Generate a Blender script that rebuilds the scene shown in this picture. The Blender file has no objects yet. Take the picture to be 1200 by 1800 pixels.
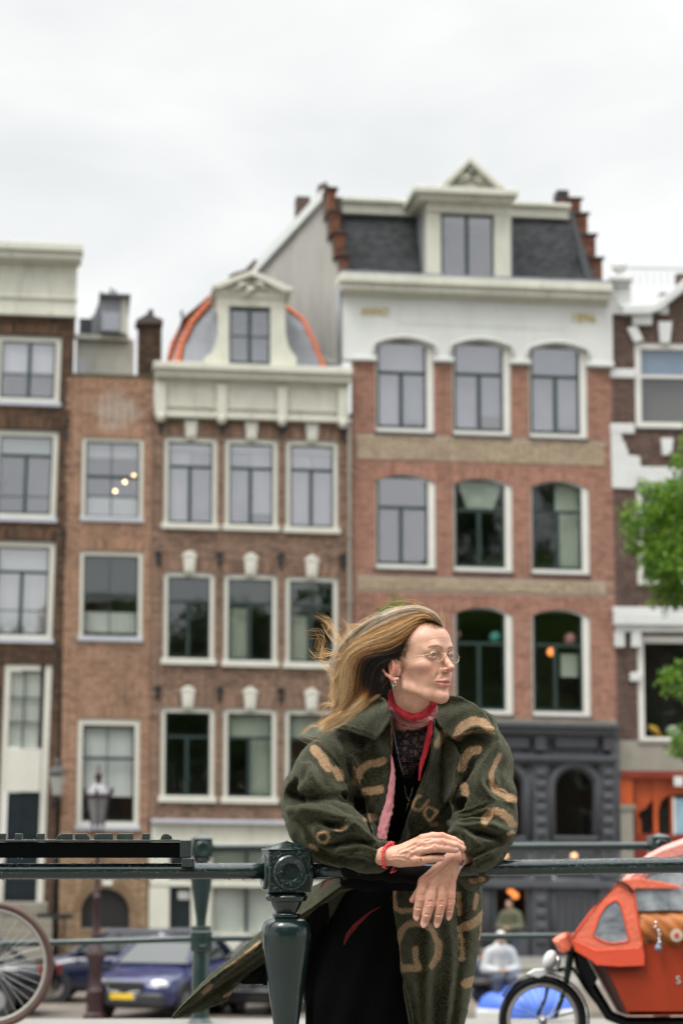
import bpy, math, random
import numpy as np
from mathutils import Vector, Matrix
from math import radians, sin, cos, pi, sqrt, atan2, tan

SC = bpy.context.scene
# ------------------------------------------------------------------ camera
CAMZ = 1.07
PITCH = math.atan(565/4250.0)
F = 4250.0                       # focal length in photograph pixels
cd = bpy.data.cameras.new('camera'); cam = bpy.data.objects.new('camera', cd)
SC.collection.objects.link(cam); SC.camera = cam
cam.location = (0, 0, CAMZ); cam.rotation_euler = (pi/2 + PITCH, 0, 0)
cd.sensor_fit = 'VERTICAL'; cd.sensor_height = 36.0; cd.lens = 85.0
cd.clip_start = .1; cd.clip_end = 3000
cd.dof.use_dof = True; cd.dof.focus_distance = 5.9; cd.dof.aperture_fstop = 5.2
# ------------------------------------------------------------------ world: overcast sky
W = bpy.data.worlds.new('World'); SC.world = W; W.use_nodes = True
def build_world():
    nt = W.node_tree; N = nt.nodes; L = nt.links; N.clear()
    out = N.new('ShaderNodeOutputWorld'); bg = N.new('ShaderNodeBackground')
    sky = N.new('ShaderNodeTexSky'); sky.sky_type = 'NISHITA'; sky.sun_disc = False
    sky.sun_elevation = radians(58); sky.sun_rotation = radians(215)
    tc = N.new('ShaderNodeTexCoord')
    sk = N.new('ShaderNodeVectorMath'); sk.operation = 'SCALE'; sk.inputs[3].default_value = .10
    L.new(sky.outputs[0], sk.inputs[0])
    # layered cloud cover, streaked towards the horizon
    mp = N.new('ShaderNodeMapping'); mp.inputs['Scale'].default_value = (1.0, 1.0, 2.6)
    L.new(tc.outputs['Generated'], mp.inputs[0])
    n1 = N.new('ShaderNodeTexNoise'); n1.inputs['Scale'].default_value = 5.5; n1.inputs['Detail'].default_value = 5
    n1.inputs['Roughness'].default_value = .5; n1.inputs['Distortion'].default_value = .3
    L.new(mp.outputs[0], n1.inputs['Vector'])
    rp = N.new('ShaderNodeValToRGB'); rp.color_ramp.elements[0].position = .34; rp.color_ramp.elements[1].position = .60
    rp.color_ramp.elements[0].color = (.87, .89, .885, 1); rp.color_ramp.elements[1].color = (1.05, 1.05, 1.04, 1)
    L.new(n1.outputs[0], rp.inputs[0])
    # an overcast sky is brighter overhead
    sp = N.new('ShaderNodeSeparateXYZ'); L.new(tc.outputs['Generated'], sp.inputs[0])
    mr = N.new('ShaderNodeMapRange'); mr.inputs[1].default_value = .42; mr.inputs[2].default_value = 1.0
    mr.inputs[3].default_value = .70; mr.inputs[4].default_value = 3.3
    L.new(sp.outputs[2], mr.inputs[0])
    sc2 = N.new('ShaderNodeVectorMath'); sc2.operation = 'SCALE'
    L.new(rp.outputs[0], sc2.inputs[0]); L.new(mr.outputs[0], sc2.inputs[3])
    mx = N.new('ShaderNodeMixRGB'); mx.inputs[0].default_value = .94
    L.new(sk.outputs[0], mx.inputs[1]); L.new(sc2.outputs[0], mx.inputs[2])
    L.new(mx.outputs[0], bg.inputs[0]); bg.inputs[1].default_value = 1.0
    L.new(bg.outputs[0], out.inputs[0])
build_world()
sd = bpy.data.lights.new('sun', 'SUN'); sd.energy = 1.5; sd.angle = radians(22); sd.color = (1, .97, .93)
sun = bpy.data.objects.new('sun', sd); SC.collection.objects.link(sun)
sun.rotation_euler = (radians(30), 0, radians(-42))      # high, from behind the camera and to the left
SC.view_settings.view_transform = 'Standard'; SC.view_settings.look = 'None'
SC.view_settings.exposure = 0.50; SC.view_settings.gamma = 1.0; SC.view_settings.use_curve_mapping = False
SC.render.engine = 'CYCLES'
SC.cycles.max_bounces = 8; SC.cycles.diffuse_bounces = 3; SC.cycles.glossy_bounces = 3
SC.cycles.transmission_bounces = 6; SC.cycles.transparent_max_bounces = 12
SC.cycles.caustics_reflective = False; SC.cycles.caustics_refractive = False
try:
    SC.cycles.use_denoising = True; SC.cycles.denoiser = 'OPENIMAGEDENOISE'
except Exception: pass

COL = SC.collection
rnd = random.Random(7)

# ------------------------------------------------------------------ pixel helpers (survey of the photograph)
def ray(px, py):
    c, s = cos(PITCH), sin(PITCH); x = px-600.0; y = 900.0-py
    return Vector((x/F, (c*F - s*y)/F, (s*F + c*y)/F))
def at(px, py, Y):                       # point seen at (px,py) at distance Y in front of the camera
    d = ray(px, py); t = Y/d.y
    return Vector((d.x*t, Y, CAMZ + d.z*t))

# ------------------------------------------------------------------ materials
MATS = {}
def _mat(name):
    m = bpy.data.materials.new(name); m.use_nodes = True
    nt = m.node_tree; b = nt.nodes['Principled BSDF']
    MATS[name] = m
    return m, nt, b
def ramp(nt, fac, stops):
    r = nt.nodes.new('ShaderNodeValToRGB'); e = r.color_ramp.elements
    while len(e) < len(stops): e.new(.5)
    for i, (p, c) in enumerate(stops):
        e[i].position = p; e[i].color = (*c, 1) if len(c) == 3 else c
    nt.links.new(fac, r.inputs[0]); return r.outputs[0]
def noise(nt, scale, detail=4, rough=.55, coord='Object', mapscale=None, dist=0):
    tc = nt.nodes.new('ShaderNodeTexCoord'); v = tc.outputs[coord]
    if mapscale:
        mp = nt.nodes.new('ShaderNodeMapping'); mp.inputs['Scale'].default_value = mapscale
        nt.links.new(v, mp.inputs[0]); v = mp.outputs[0]
    n = nt.nodes.new('ShaderNodeTexNoise'); n.inputs['Scale'].default_value = scale
    n.inputs['Detail'].default_value = detail; n.inputs['Roughness'].default_value = rough
    n.inputs['Distortion'].default_value = dist
    nt.links.new(v, n.inputs['Vector']); return n.outputs[0]
def mixc(nt, fac, a, b, mode='MIX'):
    m = nt.nodes.new('ShaderNodeMixRGB'); m.blend_type = mode
    for i, v in enumerate((fac, a, b)):
        if isinstance(v, (int, float)): m.inputs[i].default_value = v
        elif isinstance(v, tuple): m.inputs[i].default_value = (*v, 1)
        else: nt.links.new(v, m.inputs[i])
    return m.outputs[0]
def bump(nt, b, h, strength=.3, dist=.01):
    n = nt.nodes.new('ShaderNodeBump'); n.inputs['Strength'].default_value = strength
    n.inputs['Distance'].default_value = dist
    nt.links.new(h, n.inputs['Height']); nt.links.new(n.outputs[0], b.inputs['Normal'])
def paint(name, col, rough=.5, var=.12, scale=2.0, bmp=.05, metal=0, spec=.5, dirt=None, coat=0):
    """painted or plain surface: base colour with soft uneven wear"""
    m, nt, b = _mat(name)
    n = noise(nt, scale, 6, .6)
    lo = tuple(c*(1-var) for c in col); hi = tuple(min(1, c*(1+var*.6)) for c in col)
    c = ramp(nt, n, [(.3, lo), (.7, hi)])
    if dirt:
        d = noise(nt, scale*2.3, 8, .7, mapscale=(1.6, 1.6, .35))
        dm = nt.nodes.new('ShaderNodeMapRange'); dm.inputs[1].default_value = .52; dm.inputs[2].default_value = .75
        dm.inputs[4].default_value = .55
        nt.links.new(d, dm.inputs[0]); c = mixc(nt, dm.outputs[0], c, dirt)
    nt.links.new(c, b.inputs['Base Color'])
    b.inputs['Roughness'].default_value = rough; b.inputs['Metallic'].default_value = metal
    b.inputs['Specular IOR Level'].default_value = spec
    if coat: b.inputs['Coat Weight'].default_value = coat; b.inputs['Coat Roughness'].default_value = .08
    if bmp: bump(nt, b, noise(nt, scale*14, 4), bmp, .01)
    return m
def brickmat(name, cols, stain=(.06, .04, .03), stain_amt=.55, stain_scale=.35, patch=None, rough=.85):
    """single bricks carry a 'tone' attribute; stains are weathering on the wall"""
    m, nt, b = _mat(name)
    a = nt.nodes.new('ShaderNodeAttribute'); a.attribute_name = 'tone'
    c = ramp(nt, a.outputs['Fac'], [(i/(len(cols)-1), k) for i, k in enumerate(cols)])
    n = noise(nt, stain_scale, 7, .62, mapscale=(1, 1, .7))
    mr = nt.nodes.new('ShaderNodeMapRange'); mr.inputs[1].default_value = .48; mr.inputs[2].default_value = .72
    mr.inputs[4].default_value = stain_amt; nt.links.new(n, mr.inputs[0])
    c = mixc(nt, mr.outputs[0], c, stain)
    sn = noise(nt, 2.2, 5, .7, mapscale=(1, 1, .12)); m3 = nt.nodes.new('ShaderNodeMapRange'); m3.inputs[1].default_value = .5; m3.inputs[2].default_value = .78; m3.inputs[4].default_value = .45
    nt.links.new(sn, m3.inputs[0]); c = mixc(nt, m3.outputs[0], c, tuple(v*.75 for v in stain))
    if patch:
        px, pz, rx, rz, pc, amt = patch
        tc = nt.nodes.new('ShaderNodeTexCoord'); mp = nt.nodes.new('ShaderNodeMapping')
        mp.inputs['Location'].default_value = (-px/rx, 0, -pz/rz); mp.inputs['Scale'].default_value = (1/rx, 0, 1/rz)
        nt.links.new(tc.outputs['Object'], mp.inputs[0])
        ln = nt.nodes.new('ShaderNodeVectorMath'); ln.operation = 'LENGTH'; nt.links.new(mp.outputs[0], ln.inputs[0])
        pn = noise(nt, 2.2, 8, .7)
        ad = nt.nodes.new('ShaderNodeMath'); ad.operation = 'MULTIPLY_ADD'; ad.inputs[1].default_value = 2.0
        nt.links.new(pn, ad.inputs[0]); nt.links.new(ln.outputs['Value'], ad.inputs[2])
        m2 = nt.nodes.new('ShaderNodeMapRange'); m2.inputs[1].default_value = 1.75; m2.inputs[2].default_value = 1.35
        m2.inputs[4].default_value = amt; nt.links.new(ad.outputs[0], m2.inputs[0])
        c = mixc(nt, m2.outputs[0], c, pc)
    f = noise(nt, 40, 3)
    c = mixc(nt, .25, c, ramp(nt, f, [(.3, (.4, .4, .4)), (.7, (1, 1, 1))]), 'MULTIPLY')
    nt.links.new(c, b.inputs['Base Color']); b.inputs['Roughness'].default_value = rough
    b.inputs['Specular IOR Level'].default_value = .25
    return m
def glassmat(name, refl=.35, tint=(.85, .9, .95), through=(.8, .8, .8), rough=.015):
    """old window pane: part mirror, part see-through"""
    m, nt, b = _mat(name); nt.nodes.remove(b); out = nt.nodes['Material Output']
    g = nt.nodes.new('ShaderNodeBsdfGlossy'); g.inputs['Color'].default_value = (*tint, 1); g.inputs['Roughness'].default_value = rough
    t = nt.nodes.new('ShaderNodeBsdfTransparent'); t.inputs['Color'].default_value = (*through, 1)
    lw = nt.nodes.new('ShaderNodeLayerWeight'); lw.inputs[0].default_value = .5
    pw = nt.nodes.new('ShaderNodeMath'); pw.operation = 'POWER'; pw.inputs[1].default_value = 4.0; nt.links.new(lw.outputs['Facing'], pw.inputs[0])
    ad = nt.nodes.new('ShaderNodeMath'); ad.operation = 'MULTIPLY_ADD'; ad.use_clamp = True; ad.inputs[1].default_value = .7; ad.inputs[2].default_value = refl+.03
    nt.links.new(pw.outputs[0], ad.inputs[0])
    mx = nt.nodes.new('ShaderNodeMixShader'); nt.links.new(ad.outputs[0], mx.inputs[0])
    nt.links.new(t.outputs[0], mx.inputs[1]); nt.links.new(g.outputs[0], mx.inputs[2])
    # hand-made sheet glass is never quite flat
    bp = nt.nodes.new('ShaderNodeBump'); bp.inputs['Strength'].default_value = .06; bp.inputs['Distance'].default_value = .02
    nt.links.new(noise(nt, 1.3, 2), bp.inputs['Height']); nt.links.new(bp.outputs[0], g.inputs['Normal'])
    nt.links.new(mx.outputs[0], out.inputs[0]); return m
def emit(name, col, s):
    m, nt, b = _mat(name); b.inputs['Base Color'].default_value = (*col, 1)
    b.inputs['Emission Color'].default_value = (*col, 1); b.inputs['Emission Strength'].default_value = s
    return m

# ------------------------------------------------------------------ mesh building
def newobj(name, me, mat=None, parent=None, smooth=False):
    o = bpy.data.objects.new(name, me); COL.objects.link(o)
    if mat is not None:
        for mm in (mat if isinstance(mat, (list, tuple)) else [mat]): me.materials.append(mm)
    if parent is not None: o.parent = parent
    if smooth: me.shade_smooth()
    return o
def mesh_np(name, V, Fc, smooth=False):
    me = bpy.data.meshes.new(name); V = np.asarray(V, dtype=np.float32); Fc = np.asarray(Fc, dtype=np.int32)
    k = Fc.shape[1]
    me.vertices.add(len(V)); me.vertices.foreach_set('co', V.ravel())
    me.loops.add(Fc.size); me.loops.foreach_set('vertex_index', Fc.ravel())
    me.polygons.add(len(Fc)); me.polygons.foreach_set('loop_start', np.arange(0, Fc.size, k, dtype=np.int32))
    me.polygons.foreach_set('loop_total', np.full(len(Fc), k, dtype=np.int32))
    me.update(calc_edges=True); me.validate()
    if smooth: me.shade_smooth()
    return me
def empty(name, loc=(0, 0, 0), rz=0):
    o = bpy.data.objects.new(name, None); COL.objects.link(o); o.location = loc; o.rotation_euler = (0, 0, rz)
    o.empty_display_size = .2
    return o
def tag(o, label=None, cat=None, group=None, kind=None):
    if label: o['label'] = label
    if cat: o['category'] = cat
    if group: o['group'] = group
    if kind: o['kind'] = kind
    return o
class MB:
    def __init__(s): s.v = []; s.f = []
    def add(s, vs, fs):
        k = len(s.v); s.v += [tuple(p) for p in vs]; s.f += [tuple(i+k for i in f) for f in fs]; return s
    def box(s, x0, x1, y0, y1, z0, z1):
        return s.add([(x0,y0,z0),(x1,y0,z0),(x1,y1,z0),(x0,y1,z0),(x0,y0,z1),(x1,y0,z1),(x1,y1,z1),(x0,y1,z1)],
              [(0,3,2,1),(4,5,6,7),(0,1,5,4),(1,2,6,5),(2,3,7,6),(3,0,4,7)])
    def prism(s, pts, vec):              # planar polygon (3-D points) pushed along vec
        n = len(pts); v = [Vector(p) for p in pts]; w = [p+Vector(vec) for p in v]
        return s.add(v+w, [tuple(range(n)), tuple(range(2*n-1, n-1, -1))] + [(i, i+n, (i+1) % n+n, (i+1) % n) for i in range(n)])
    def tube(s, pts, r, n=8, cap=True, closed=False):
        pts = [Vector(p) for p in pts]; m = len(pts); rr = r if isinstance(r, (list, tuple, np.ndarray)) else [r]*m
        base = len(s.v); up = None
        for i, p in enumerate(pts):
            if closed: t = pts[(i+1) % m]-pts[i-1]
            else: t = pts[min(i+1, m-1)]-pts[max(i-1, 0)]
            t = t.normalized() if t.length > 1e-9 else Vector((0, 0, 1))
            if up is None:
                up = Vector((0, 0, 1)) if abs(t.z) < .9 else Vector((1, 0, 0))
            a = (up - t*up.dot(t)).normalized(); b = t.cross(a); up = a
            for k in range(n):
                q = 2*pi*k/n; s.v.append(tuple(p + (a*cos(q)+b*sin(q))*rr[i]))
        rng = m if closed else m-1
        for i in range(rng):
            j = (i+1) % m
            for k in range(n):
                s.f.append((base+i*n+k, base+i*n+(k+1) % n, base+j*n+(k+1) % n, base+j*n+k))
        if cap and not closed:
            s.f.append(tuple(base+k for k in range(n-1, -1, -1))); s.f.append(tuple(base+(m-1)*n+k for k in range(n)))
        return s
    def lathe(s, prof, c=(0, 0, 0), n=24, ax='z', sq=False, rot=0):
        """prof: (radius, height) list"""
        base = len(s.v); m = len(prof)
        for r, h in prof:
            for k in range(n):
                q = 2*pi*k/n + rot; x, y = r*cos(q), r*sin(q)
                p = (x, y, h) if ax == 'z' else ((h, x, y) if ax == 'x' else (x, h, y))
                s.v.append((p[0]+c[0], p[1]+c[1], p[2]+c[2]))
        for i in range(m-1):
            for k in range(n):
                s.f.append((base+i*n+k, base+i*n+(k+1) % n, base+(i+1)*n+(k+1) % n, base+(i+1)*n+k))
        s.f.append(tuple(base+k for k in range(n-1, -1, -1))); s.f.append(tuple(base+(m-1)*n+k for k in range(n)))
        return s
    def ball(s, c, r, nu=12, nv=8):
        rx, ry, rz = r if isinstance(r, (tuple, list)) else (r, r, r)
        base = len(s.v)
        for i in range(nv+1):
            a = pi*i/nv
            for k in range(nu):
                q = 2*pi*k/nu; s.v.append((c[0]+rx*sin(a)*cos(q), c[1]+ry*sin(a)*sin(q), c[2]+rz*cos(a)))
        for i in range(nv):
            for k in range(nu):
                s.f.append((base+i*nu+k, base+(i+1)*nu+k, base+(i+1)*nu+(k+1) % nu, base+i*nu+(k+1) % nu))
        return s
    def build(s, name, mat, parent=None, smooth=False, bevel=0, T=None, angle=None):
        me = bpy.data.meshes.new(name)
        vs = [T(*p) for p in s.v] if T else s.v
        me.from_pydata(vs, [], s.f); me.update()
        o = newobj(name, me, mat, parent)
        import bmesh
        bm = bmesh.new(); bm.from_mesh(me)
        if bevel:
            bmesh.ops.bevel(bm, geom=[e for e in bm.edges if len(e.link_faces) == 2 and e.calc_face_angle(0) > .6], offset=bevel, segments=1, affect='EDGES', clamp_overlap=True)
        bmesh.ops.recalc_face_normals(bm, faces=bm.faces); bm.to_mesh(me); bm.free()
        if smooth:
            if angle: me.set_sharp_from_angle(angle=angle) if hasattr(me, 'set_sharp_from_angle') else None
            me.shade_smooth()
            if angle and hasattr(me, 'set_sharp_from_angle'): me.set_sharp_from_angle(angle=angle)
        return o
def boxes_mesh(name, boxes, tones, T=None, back=False):
    """many small separate blocks in one mesh, each with its own 'tone'"""
    B = np.array(boxes, dtype=np.float64)
    ix = [(0,2,4),(1,2,4),(1,3,4),(0,3,4),(0,2,5),(1,2,5),(1,3,5),(0,3,5)]
    V = np.stack([B[:, list(i)] for i in ix], axis=1)        # n,8,3  (x,y,z) with y0 front
    fs = [(0,1,5,4),(1,2,6,5),(3,0,4,7),(4,5,6,7),(0,3,2,1)]
    if back: fs.append((2,3,7,6))
    fs = np.array(fs); n = len(B)
    Fc = (fs[None]+(np.arange(n)*8)[:, None, None]).reshape(-1, 4)
    V = V.reshape(-1, 3)
    if T is not None: V = T(V)
    me = mesh_np(name, V, Fc)
    a = me.attributes.new('tone', 'FLOAT', 'POINT'); a.data.foreach_set('value', np.repeat(np.array(tones, dtype=np.float32), 8))
    return me
# ------------------------------------------------------------------ solid modelling on a grid (smooth unions, then surface nets)
def smin(a, b, k):
    if k <= 0: return np.minimum(a, b)
    h = np.maximum(k-np.abs(a-b), 0)/k
    return np.minimum(a, b)-h*h*k*.25
class Grid:
    def __init__(s, lo, hi, h):
        s.lo = np.array(lo, dtype=np.float64); s.h = h; s.n = np.ceil((np.array(hi)-s.lo)/h).astype(int)+1
        s.D = np.full(tuple(s.n), .5, dtype=np.float32)
    def sub(s, lo, hi):
        a = np.clip(np.floor((np.array(lo)-s.lo)/s.h).astype(int), 0, s.n-1); b = np.clip(np.ceil((np.array(hi)-s.lo)/s.h).astype(int)+1, 1, s.n)
        sl = tuple(slice(a[i], max(b[i], a[i]+1)) for i in range(3))
        ax = [s.lo[i]+s.h*np.arange(a[i], max(b[i], a[i]+1)) for i in range(3)]
        X, Y, Z = np.meshgrid(*ax, indexing='ij', sparse=True)
        return sl, X.astype(np.float32), Y.astype(np.float32), Z.astype(np.float32)
    def op(s, fn, lo, hi, k=.01, mode='add', pad=.05):
        lo = np.array(lo)-pad; hi = np.array(hi)+pad; sl, X, Y, Z = s.sub(lo, hi); d = fn(X, Y, Z)
        if mode == 'add': s.D[sl] = smin(s.D[sl], d, k)
        else: s.D[sl] = -smin(-s.D[sl], d, k)
    def cone(s, a, b, ra, rb, k=.01, mode='add', flat=None):
        a, b = np.array(a, float), np.array(b, float); ab = b-a; L2 = float(ab@ab)+1e-12; R = max(ra, rb)
        def fn(X, Y, Z):
            px, py, pz = X-a[0], Y-a[1], Z-a[2]
            t = np.clip((px*ab[0]+py*ab[1]+pz*ab[2])/L2, 0, 1)
            return np.sqrt((px-t*ab[0])**2+(py-t*ab[1])**2+(pz-t*ab[2])**2)-(ra+(rb-ra)*t)
        s.op(fn, np.minimum(a, b)-R, np.maximum(a, b)+R, k, mode, pad=max(.02, k*1.2))
    def chain(s, pts, rs, k=.01, mode='add'):
        for i in range(len(pts)-1): s.cone(pts[i], pts[i+1], rs[i], rs[i+1], k, mode)
    def ell(s, c, r, k=.01, mode='add', M=None):
        """ellipsoid; M: 3x3 rows = local axes"""
        c = np.array(c, float); r = np.array(r, float); R = r.max()
        def fn(X, Y, Z):
            x, y, z = X-c[0], Y-c[1], Z-c[2]
            if M is not None:
                x, y, z = (M[0][0]*x+M[0][1]*y+M[0][2]*z, M[1][0]*x+M[1][1]*y+M[1][2]*z, M[2][0]*x+M[2][1]*y+M[2][2]*z)
            k0 = np.sqrt((x/r[0])**2+(y/r[1])**2+(z/r[2])**2); k1 = np.sqrt((x/r[0]**2)**2+(y/r[1]**2)**2+(z/r[2]**2)**2)+1e-9
            return k0*(k0-1)/k1
        s.op(fn, c-R, c+R, k, mode, pad=max(.02, k*1.2))
    def mesh(s):
        D = s.D; S = D < 0; nx, ny, nz = D.shape
        c = np.zeros((nx-1, ny-1, nz-1), dtype=np.uint8)
        for dx in (0, 1):
            for dy in (0, 1):
                for dz in (0, 1): c += S[dx:nx-1+dx, dy:ny-1+dy, dz:nz-1+dz]
        act = (c > 0) & (c < 8); idx = np.full(act.shape, -1, dtype=np.int64); I = np.argwhere(act); idx[act] = np.arange(len(I))
        acc = np.zeros((len(I), 3)); cnt = np.zeros(len(I))
        cor = [(x, y, z) for x in (0, 1) for y in (0, 1) for z in (0, 1)]
        vals = {k: D[I[:, 0]+k[0], I[:, 1]+k[1], I[:, 2]+k[2]].astype(np.float64) for k in cor}
        for a in cor:
            for ax in range(3):
                if a[ax]: continue
                b = list(a); b[ax] = 1; b = tuple(b); va, vb = vals[a], vals[b]; m = (va < 0) != (vb < 0)
                t = np.where(m, va/(va-vb+1e-20), 0); p = np.array(a, float)[None].repeat(len(I), 0); p[:, ax] += t
                acc[m] += p[m]; cnt[m] += 1
        V = s.lo + s.h*(I+acc/cnt[:, None])
        Fs = []
        for ax in range(3):
            o1, o2 = [(1, 2), (2, 0), (0, 1)][ax]
            sh = [slice(1, -1)]*3; sh[ax] = slice(0, -1); sh2 = list(sh); sh2[ax] = slice(1, None)
            A = S[tuple(sh)]; B = S[tuple(sh2)]
            E = np.argwhere(A != B)
            if not len(E): continue
            off = np.array([1, 1, 1]); off[ax] = 0; E = E+off; flip = S[E[:, 0], E[:, 1], E[:, 2]]
            def cell(d1, d2):
                q = E.copy(); q[:, o1] += d1; q[:, o2] += d2; return idx[q[:, 0], q[:, 1], q[:, 2]]
            q = np.stack([cell(-1, -1), cell(0, -1), cell(0, 0), cell(-1, 0)], 1)
            q[~flip] = q[~flip][:, ::-1]; Fs.append(q)
        Fc = np.concatenate(Fs); Fc = Fc[(Fc >= 0).all(1)]
        return V, Fc
def smooth_verts(V, Fc, it=1, lam=.5):
    n = len(V); e = np.concatenate([Fc[:, [0, 1]], Fc[:, [1, 2]], Fc[:, [2, 3]], Fc[:, [3, 0]]]) if Fc.shape[1] == 4 else np.concatenate([Fc[:, [0, 1]], Fc[:, [1, 2]], Fc[:, [2, 0]]])
    for _ in range(it):
        A = np.zeros_like(V); w = np.bincount(e[:, 0], minlength=n)+np.bincount(e[:, 1], minlength=n)
        for k in range(3): A[:, k] = np.bincount(e[:, 0], V[e[:, 1], k], n)+np.bincount(e[:, 1], V[e[:, 0], k], n)
        V = V + lam*(A/np.maximum(w, 1)[:, None]-V)
    return V
def vnormals(V, Fc):
    a, b, c = V[Fc[:, 0]], V[Fc[:, 1]], V[Fc[:, 2]]; d = V[Fc[:, 3]] if Fc.shape[1] == 4 else c
    fn = np.cross(c-a, d-b) if Fc.shape[1] == 4 else np.cross(b-a, c-a); N = np.zeros_like(V)
    for j in range(Fc.shape[1]):
        for k in range(3): N[:, k] += np.bincount(Fc[:, j], fn[:, k], len(V))
    return N/np.maximum(np.linalg.norm(N, axis=1, keepdims=True), 1e-12)
# ================================================================== setting colours
ZG = -2.33                       # quay level (the bridge deck is z = 0)
PSI = radians(6.5); GSL = .014   # the row of houses runs slightly away to the right, and has settled a little
CREAM = paint('cream_paint', (.56, .555, .47), .5, .10, 1.2, .03, dirt=(.25, .25, .19))
WHITE = paint('white_paint', (.62, .635, .61), .5, .07, 1.0, .03, dirt=(.5, .5, .45))
STONE = paint('white_stone', (.58, .59, .575), .6, .10, 1.5, .05)
FRAMEC = paint('frame_cream', (.57, .56, .49), .45, .06, 2, .02)
FRAMEW = paint('frame_white', (.66, .65, .60), .45, .06, 2, .02)
SILLG = paint('sill_grey', (.42, .43, .47), .5, .08, 2, .03)
DGREEN = paint('dark_green_paint', (.018, .035, .032), .35, .15, 3, .02)
BLACKP = paint('black_iron', (.012, .012, .013), .5, .2, 6, .05)
ZINC = paint('zinc', (.22, .23, .25), .5, .15, 1.2, .04, dirt=(.12, .12, .13))
SLATEC = brickmat('slate', [(.035, .037, .04), (.06, .062, .067), (.085, .085, .09)], (.01, .01, .011), .8, .5, rough=.45)
TILEO = brickmat('orange_tile', [(.42, .10, .045), (.58, .16, .07), (.50, .13, .06)], (.12, .06, .04), .5, 1.2, rough=.6)
STUCCO = paint('grey_stucco', (.36, .35, .32), .9, .12, .7, .12, dirt=(.14, .12, .09))
SHOPG = paint('shop_grey', (.075, .078, .088), .42, .14, 1.5, .04, dirt=(.045, .045, .05))
SHOPD = paint('shop_dark_grey', (.05, .052, .058), .45, .12, 1.5, .04)
ORANGEW = paint('orange_wood', (.48, .085, .02), .4, .25, 2.5, .05, dirt=(.16, .03, .01))
REDW = paint('red_wood', (.20, .025, .012), .4, .2, 2.5, .05)
GOLD = paint('gold_letter', (.50, .38, .10), .45, .1, 4, .0)
MORTAR = paint('mortar', (.20, .175, .145), .95, .12, 1.0, .1, dirt=(.10, .08, .06))
MORTARD = paint('mortar_dark', (.075, .065, .055), .95, .12, 1.0, .1)
MORTARL = paint('mortar_light', (.30, .25, .20), .95, .12, 1.0, .1)
ROOMD = paint('dark_room', (.035, .033, .03), .9, .3, .8, 0)
ROOMG = paint('grey_room', (.12, .115, .11), .9, .3, .8, 0)
CURT = paint('white_curtain', (.62, .64, .60), .9, .08, 1.5, .05)
CURTG = paint('pale_green_curtain', (.38, .43, .36), .9, .12, 1.5, .05)
BLIND = paint('white_blind', (.70, .71, .72), .8, .03, 1.5, .0)
BLINDG = paint('grey_blind', (.36, .36, .41), .8, .05, 1.5, .0); BLINDS = [BLINDG, paint('pale_blind', (.44, .44, .47), .8, .15, .8, 0), paint('dim_blind', (.23, .24, .28), .8, .25, .8, 0), paint('dusky_blind', (.30, .30, .33), .8, .3, .6, 0)]
CHECK = None
GLASS_HI = glassmat('sky_glass', .17, (.90, .91, .95), (.96, .96, .97))
GLASS_LO = glassmat('window_glass', .05, (.9, .93, .95), (.97, .98, .97))
GLASS_DK = glassmat('shop_glass', .015, (.85, .9, .9), (.97, .98, .97))
B1 = brickmat('brick_dark_brown', [(.045, .03, .02), (.10, .06, .038), (.16, .088, .052), (.08, .058, .042)], (.03, .022, .016), .55, .5)
B2 = brickmat('brick_orange_brown', [(0.224, 0.112, 0.067), (0.336, 0.174, 0.106), (0.426, 0.213, 0.134), (0.302, 0.190, 0.123)], (.10, .065, .045), .35, .45,
              patch=None)
B3 = brickmat('brick_brown', [(0.131, 0.081, 0.057), (0.247, 0.154, 0.109), (0.329, 0.204, 0.144), (0.220, 0.161, 0.116)], (.11, .065, .045), .4, .4)
B4 = brickmat('brick_red', [(0.265, 0.131, 0.090), (0.361, 0.188, 0.134), (0.469, 0.237, 0.172), (0.337, 0.194, 0.147)], (.17, .10, .075), .4, .35)
B4S = brickmat('brick_sand', [(.36, .28, .19), (.44, .35, .245), (.50, .40, .285)], (.28, .20, .14), .4, .7)
B5 = brickmat('brick_umber', [(0.094, 0.061, 0.050), (0.143, 0.094, 0.077), (0.176, 0.116, 0.094)], (.07, .05, .04), .4, .5)
BB = brickmat('brick_tan_base', [(0.220, 0.143, 0.083), (0.319, 0.209, 0.127), (0.374, 0.253, 0.154)], (.11, .08, .05), .5, .6)

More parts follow.
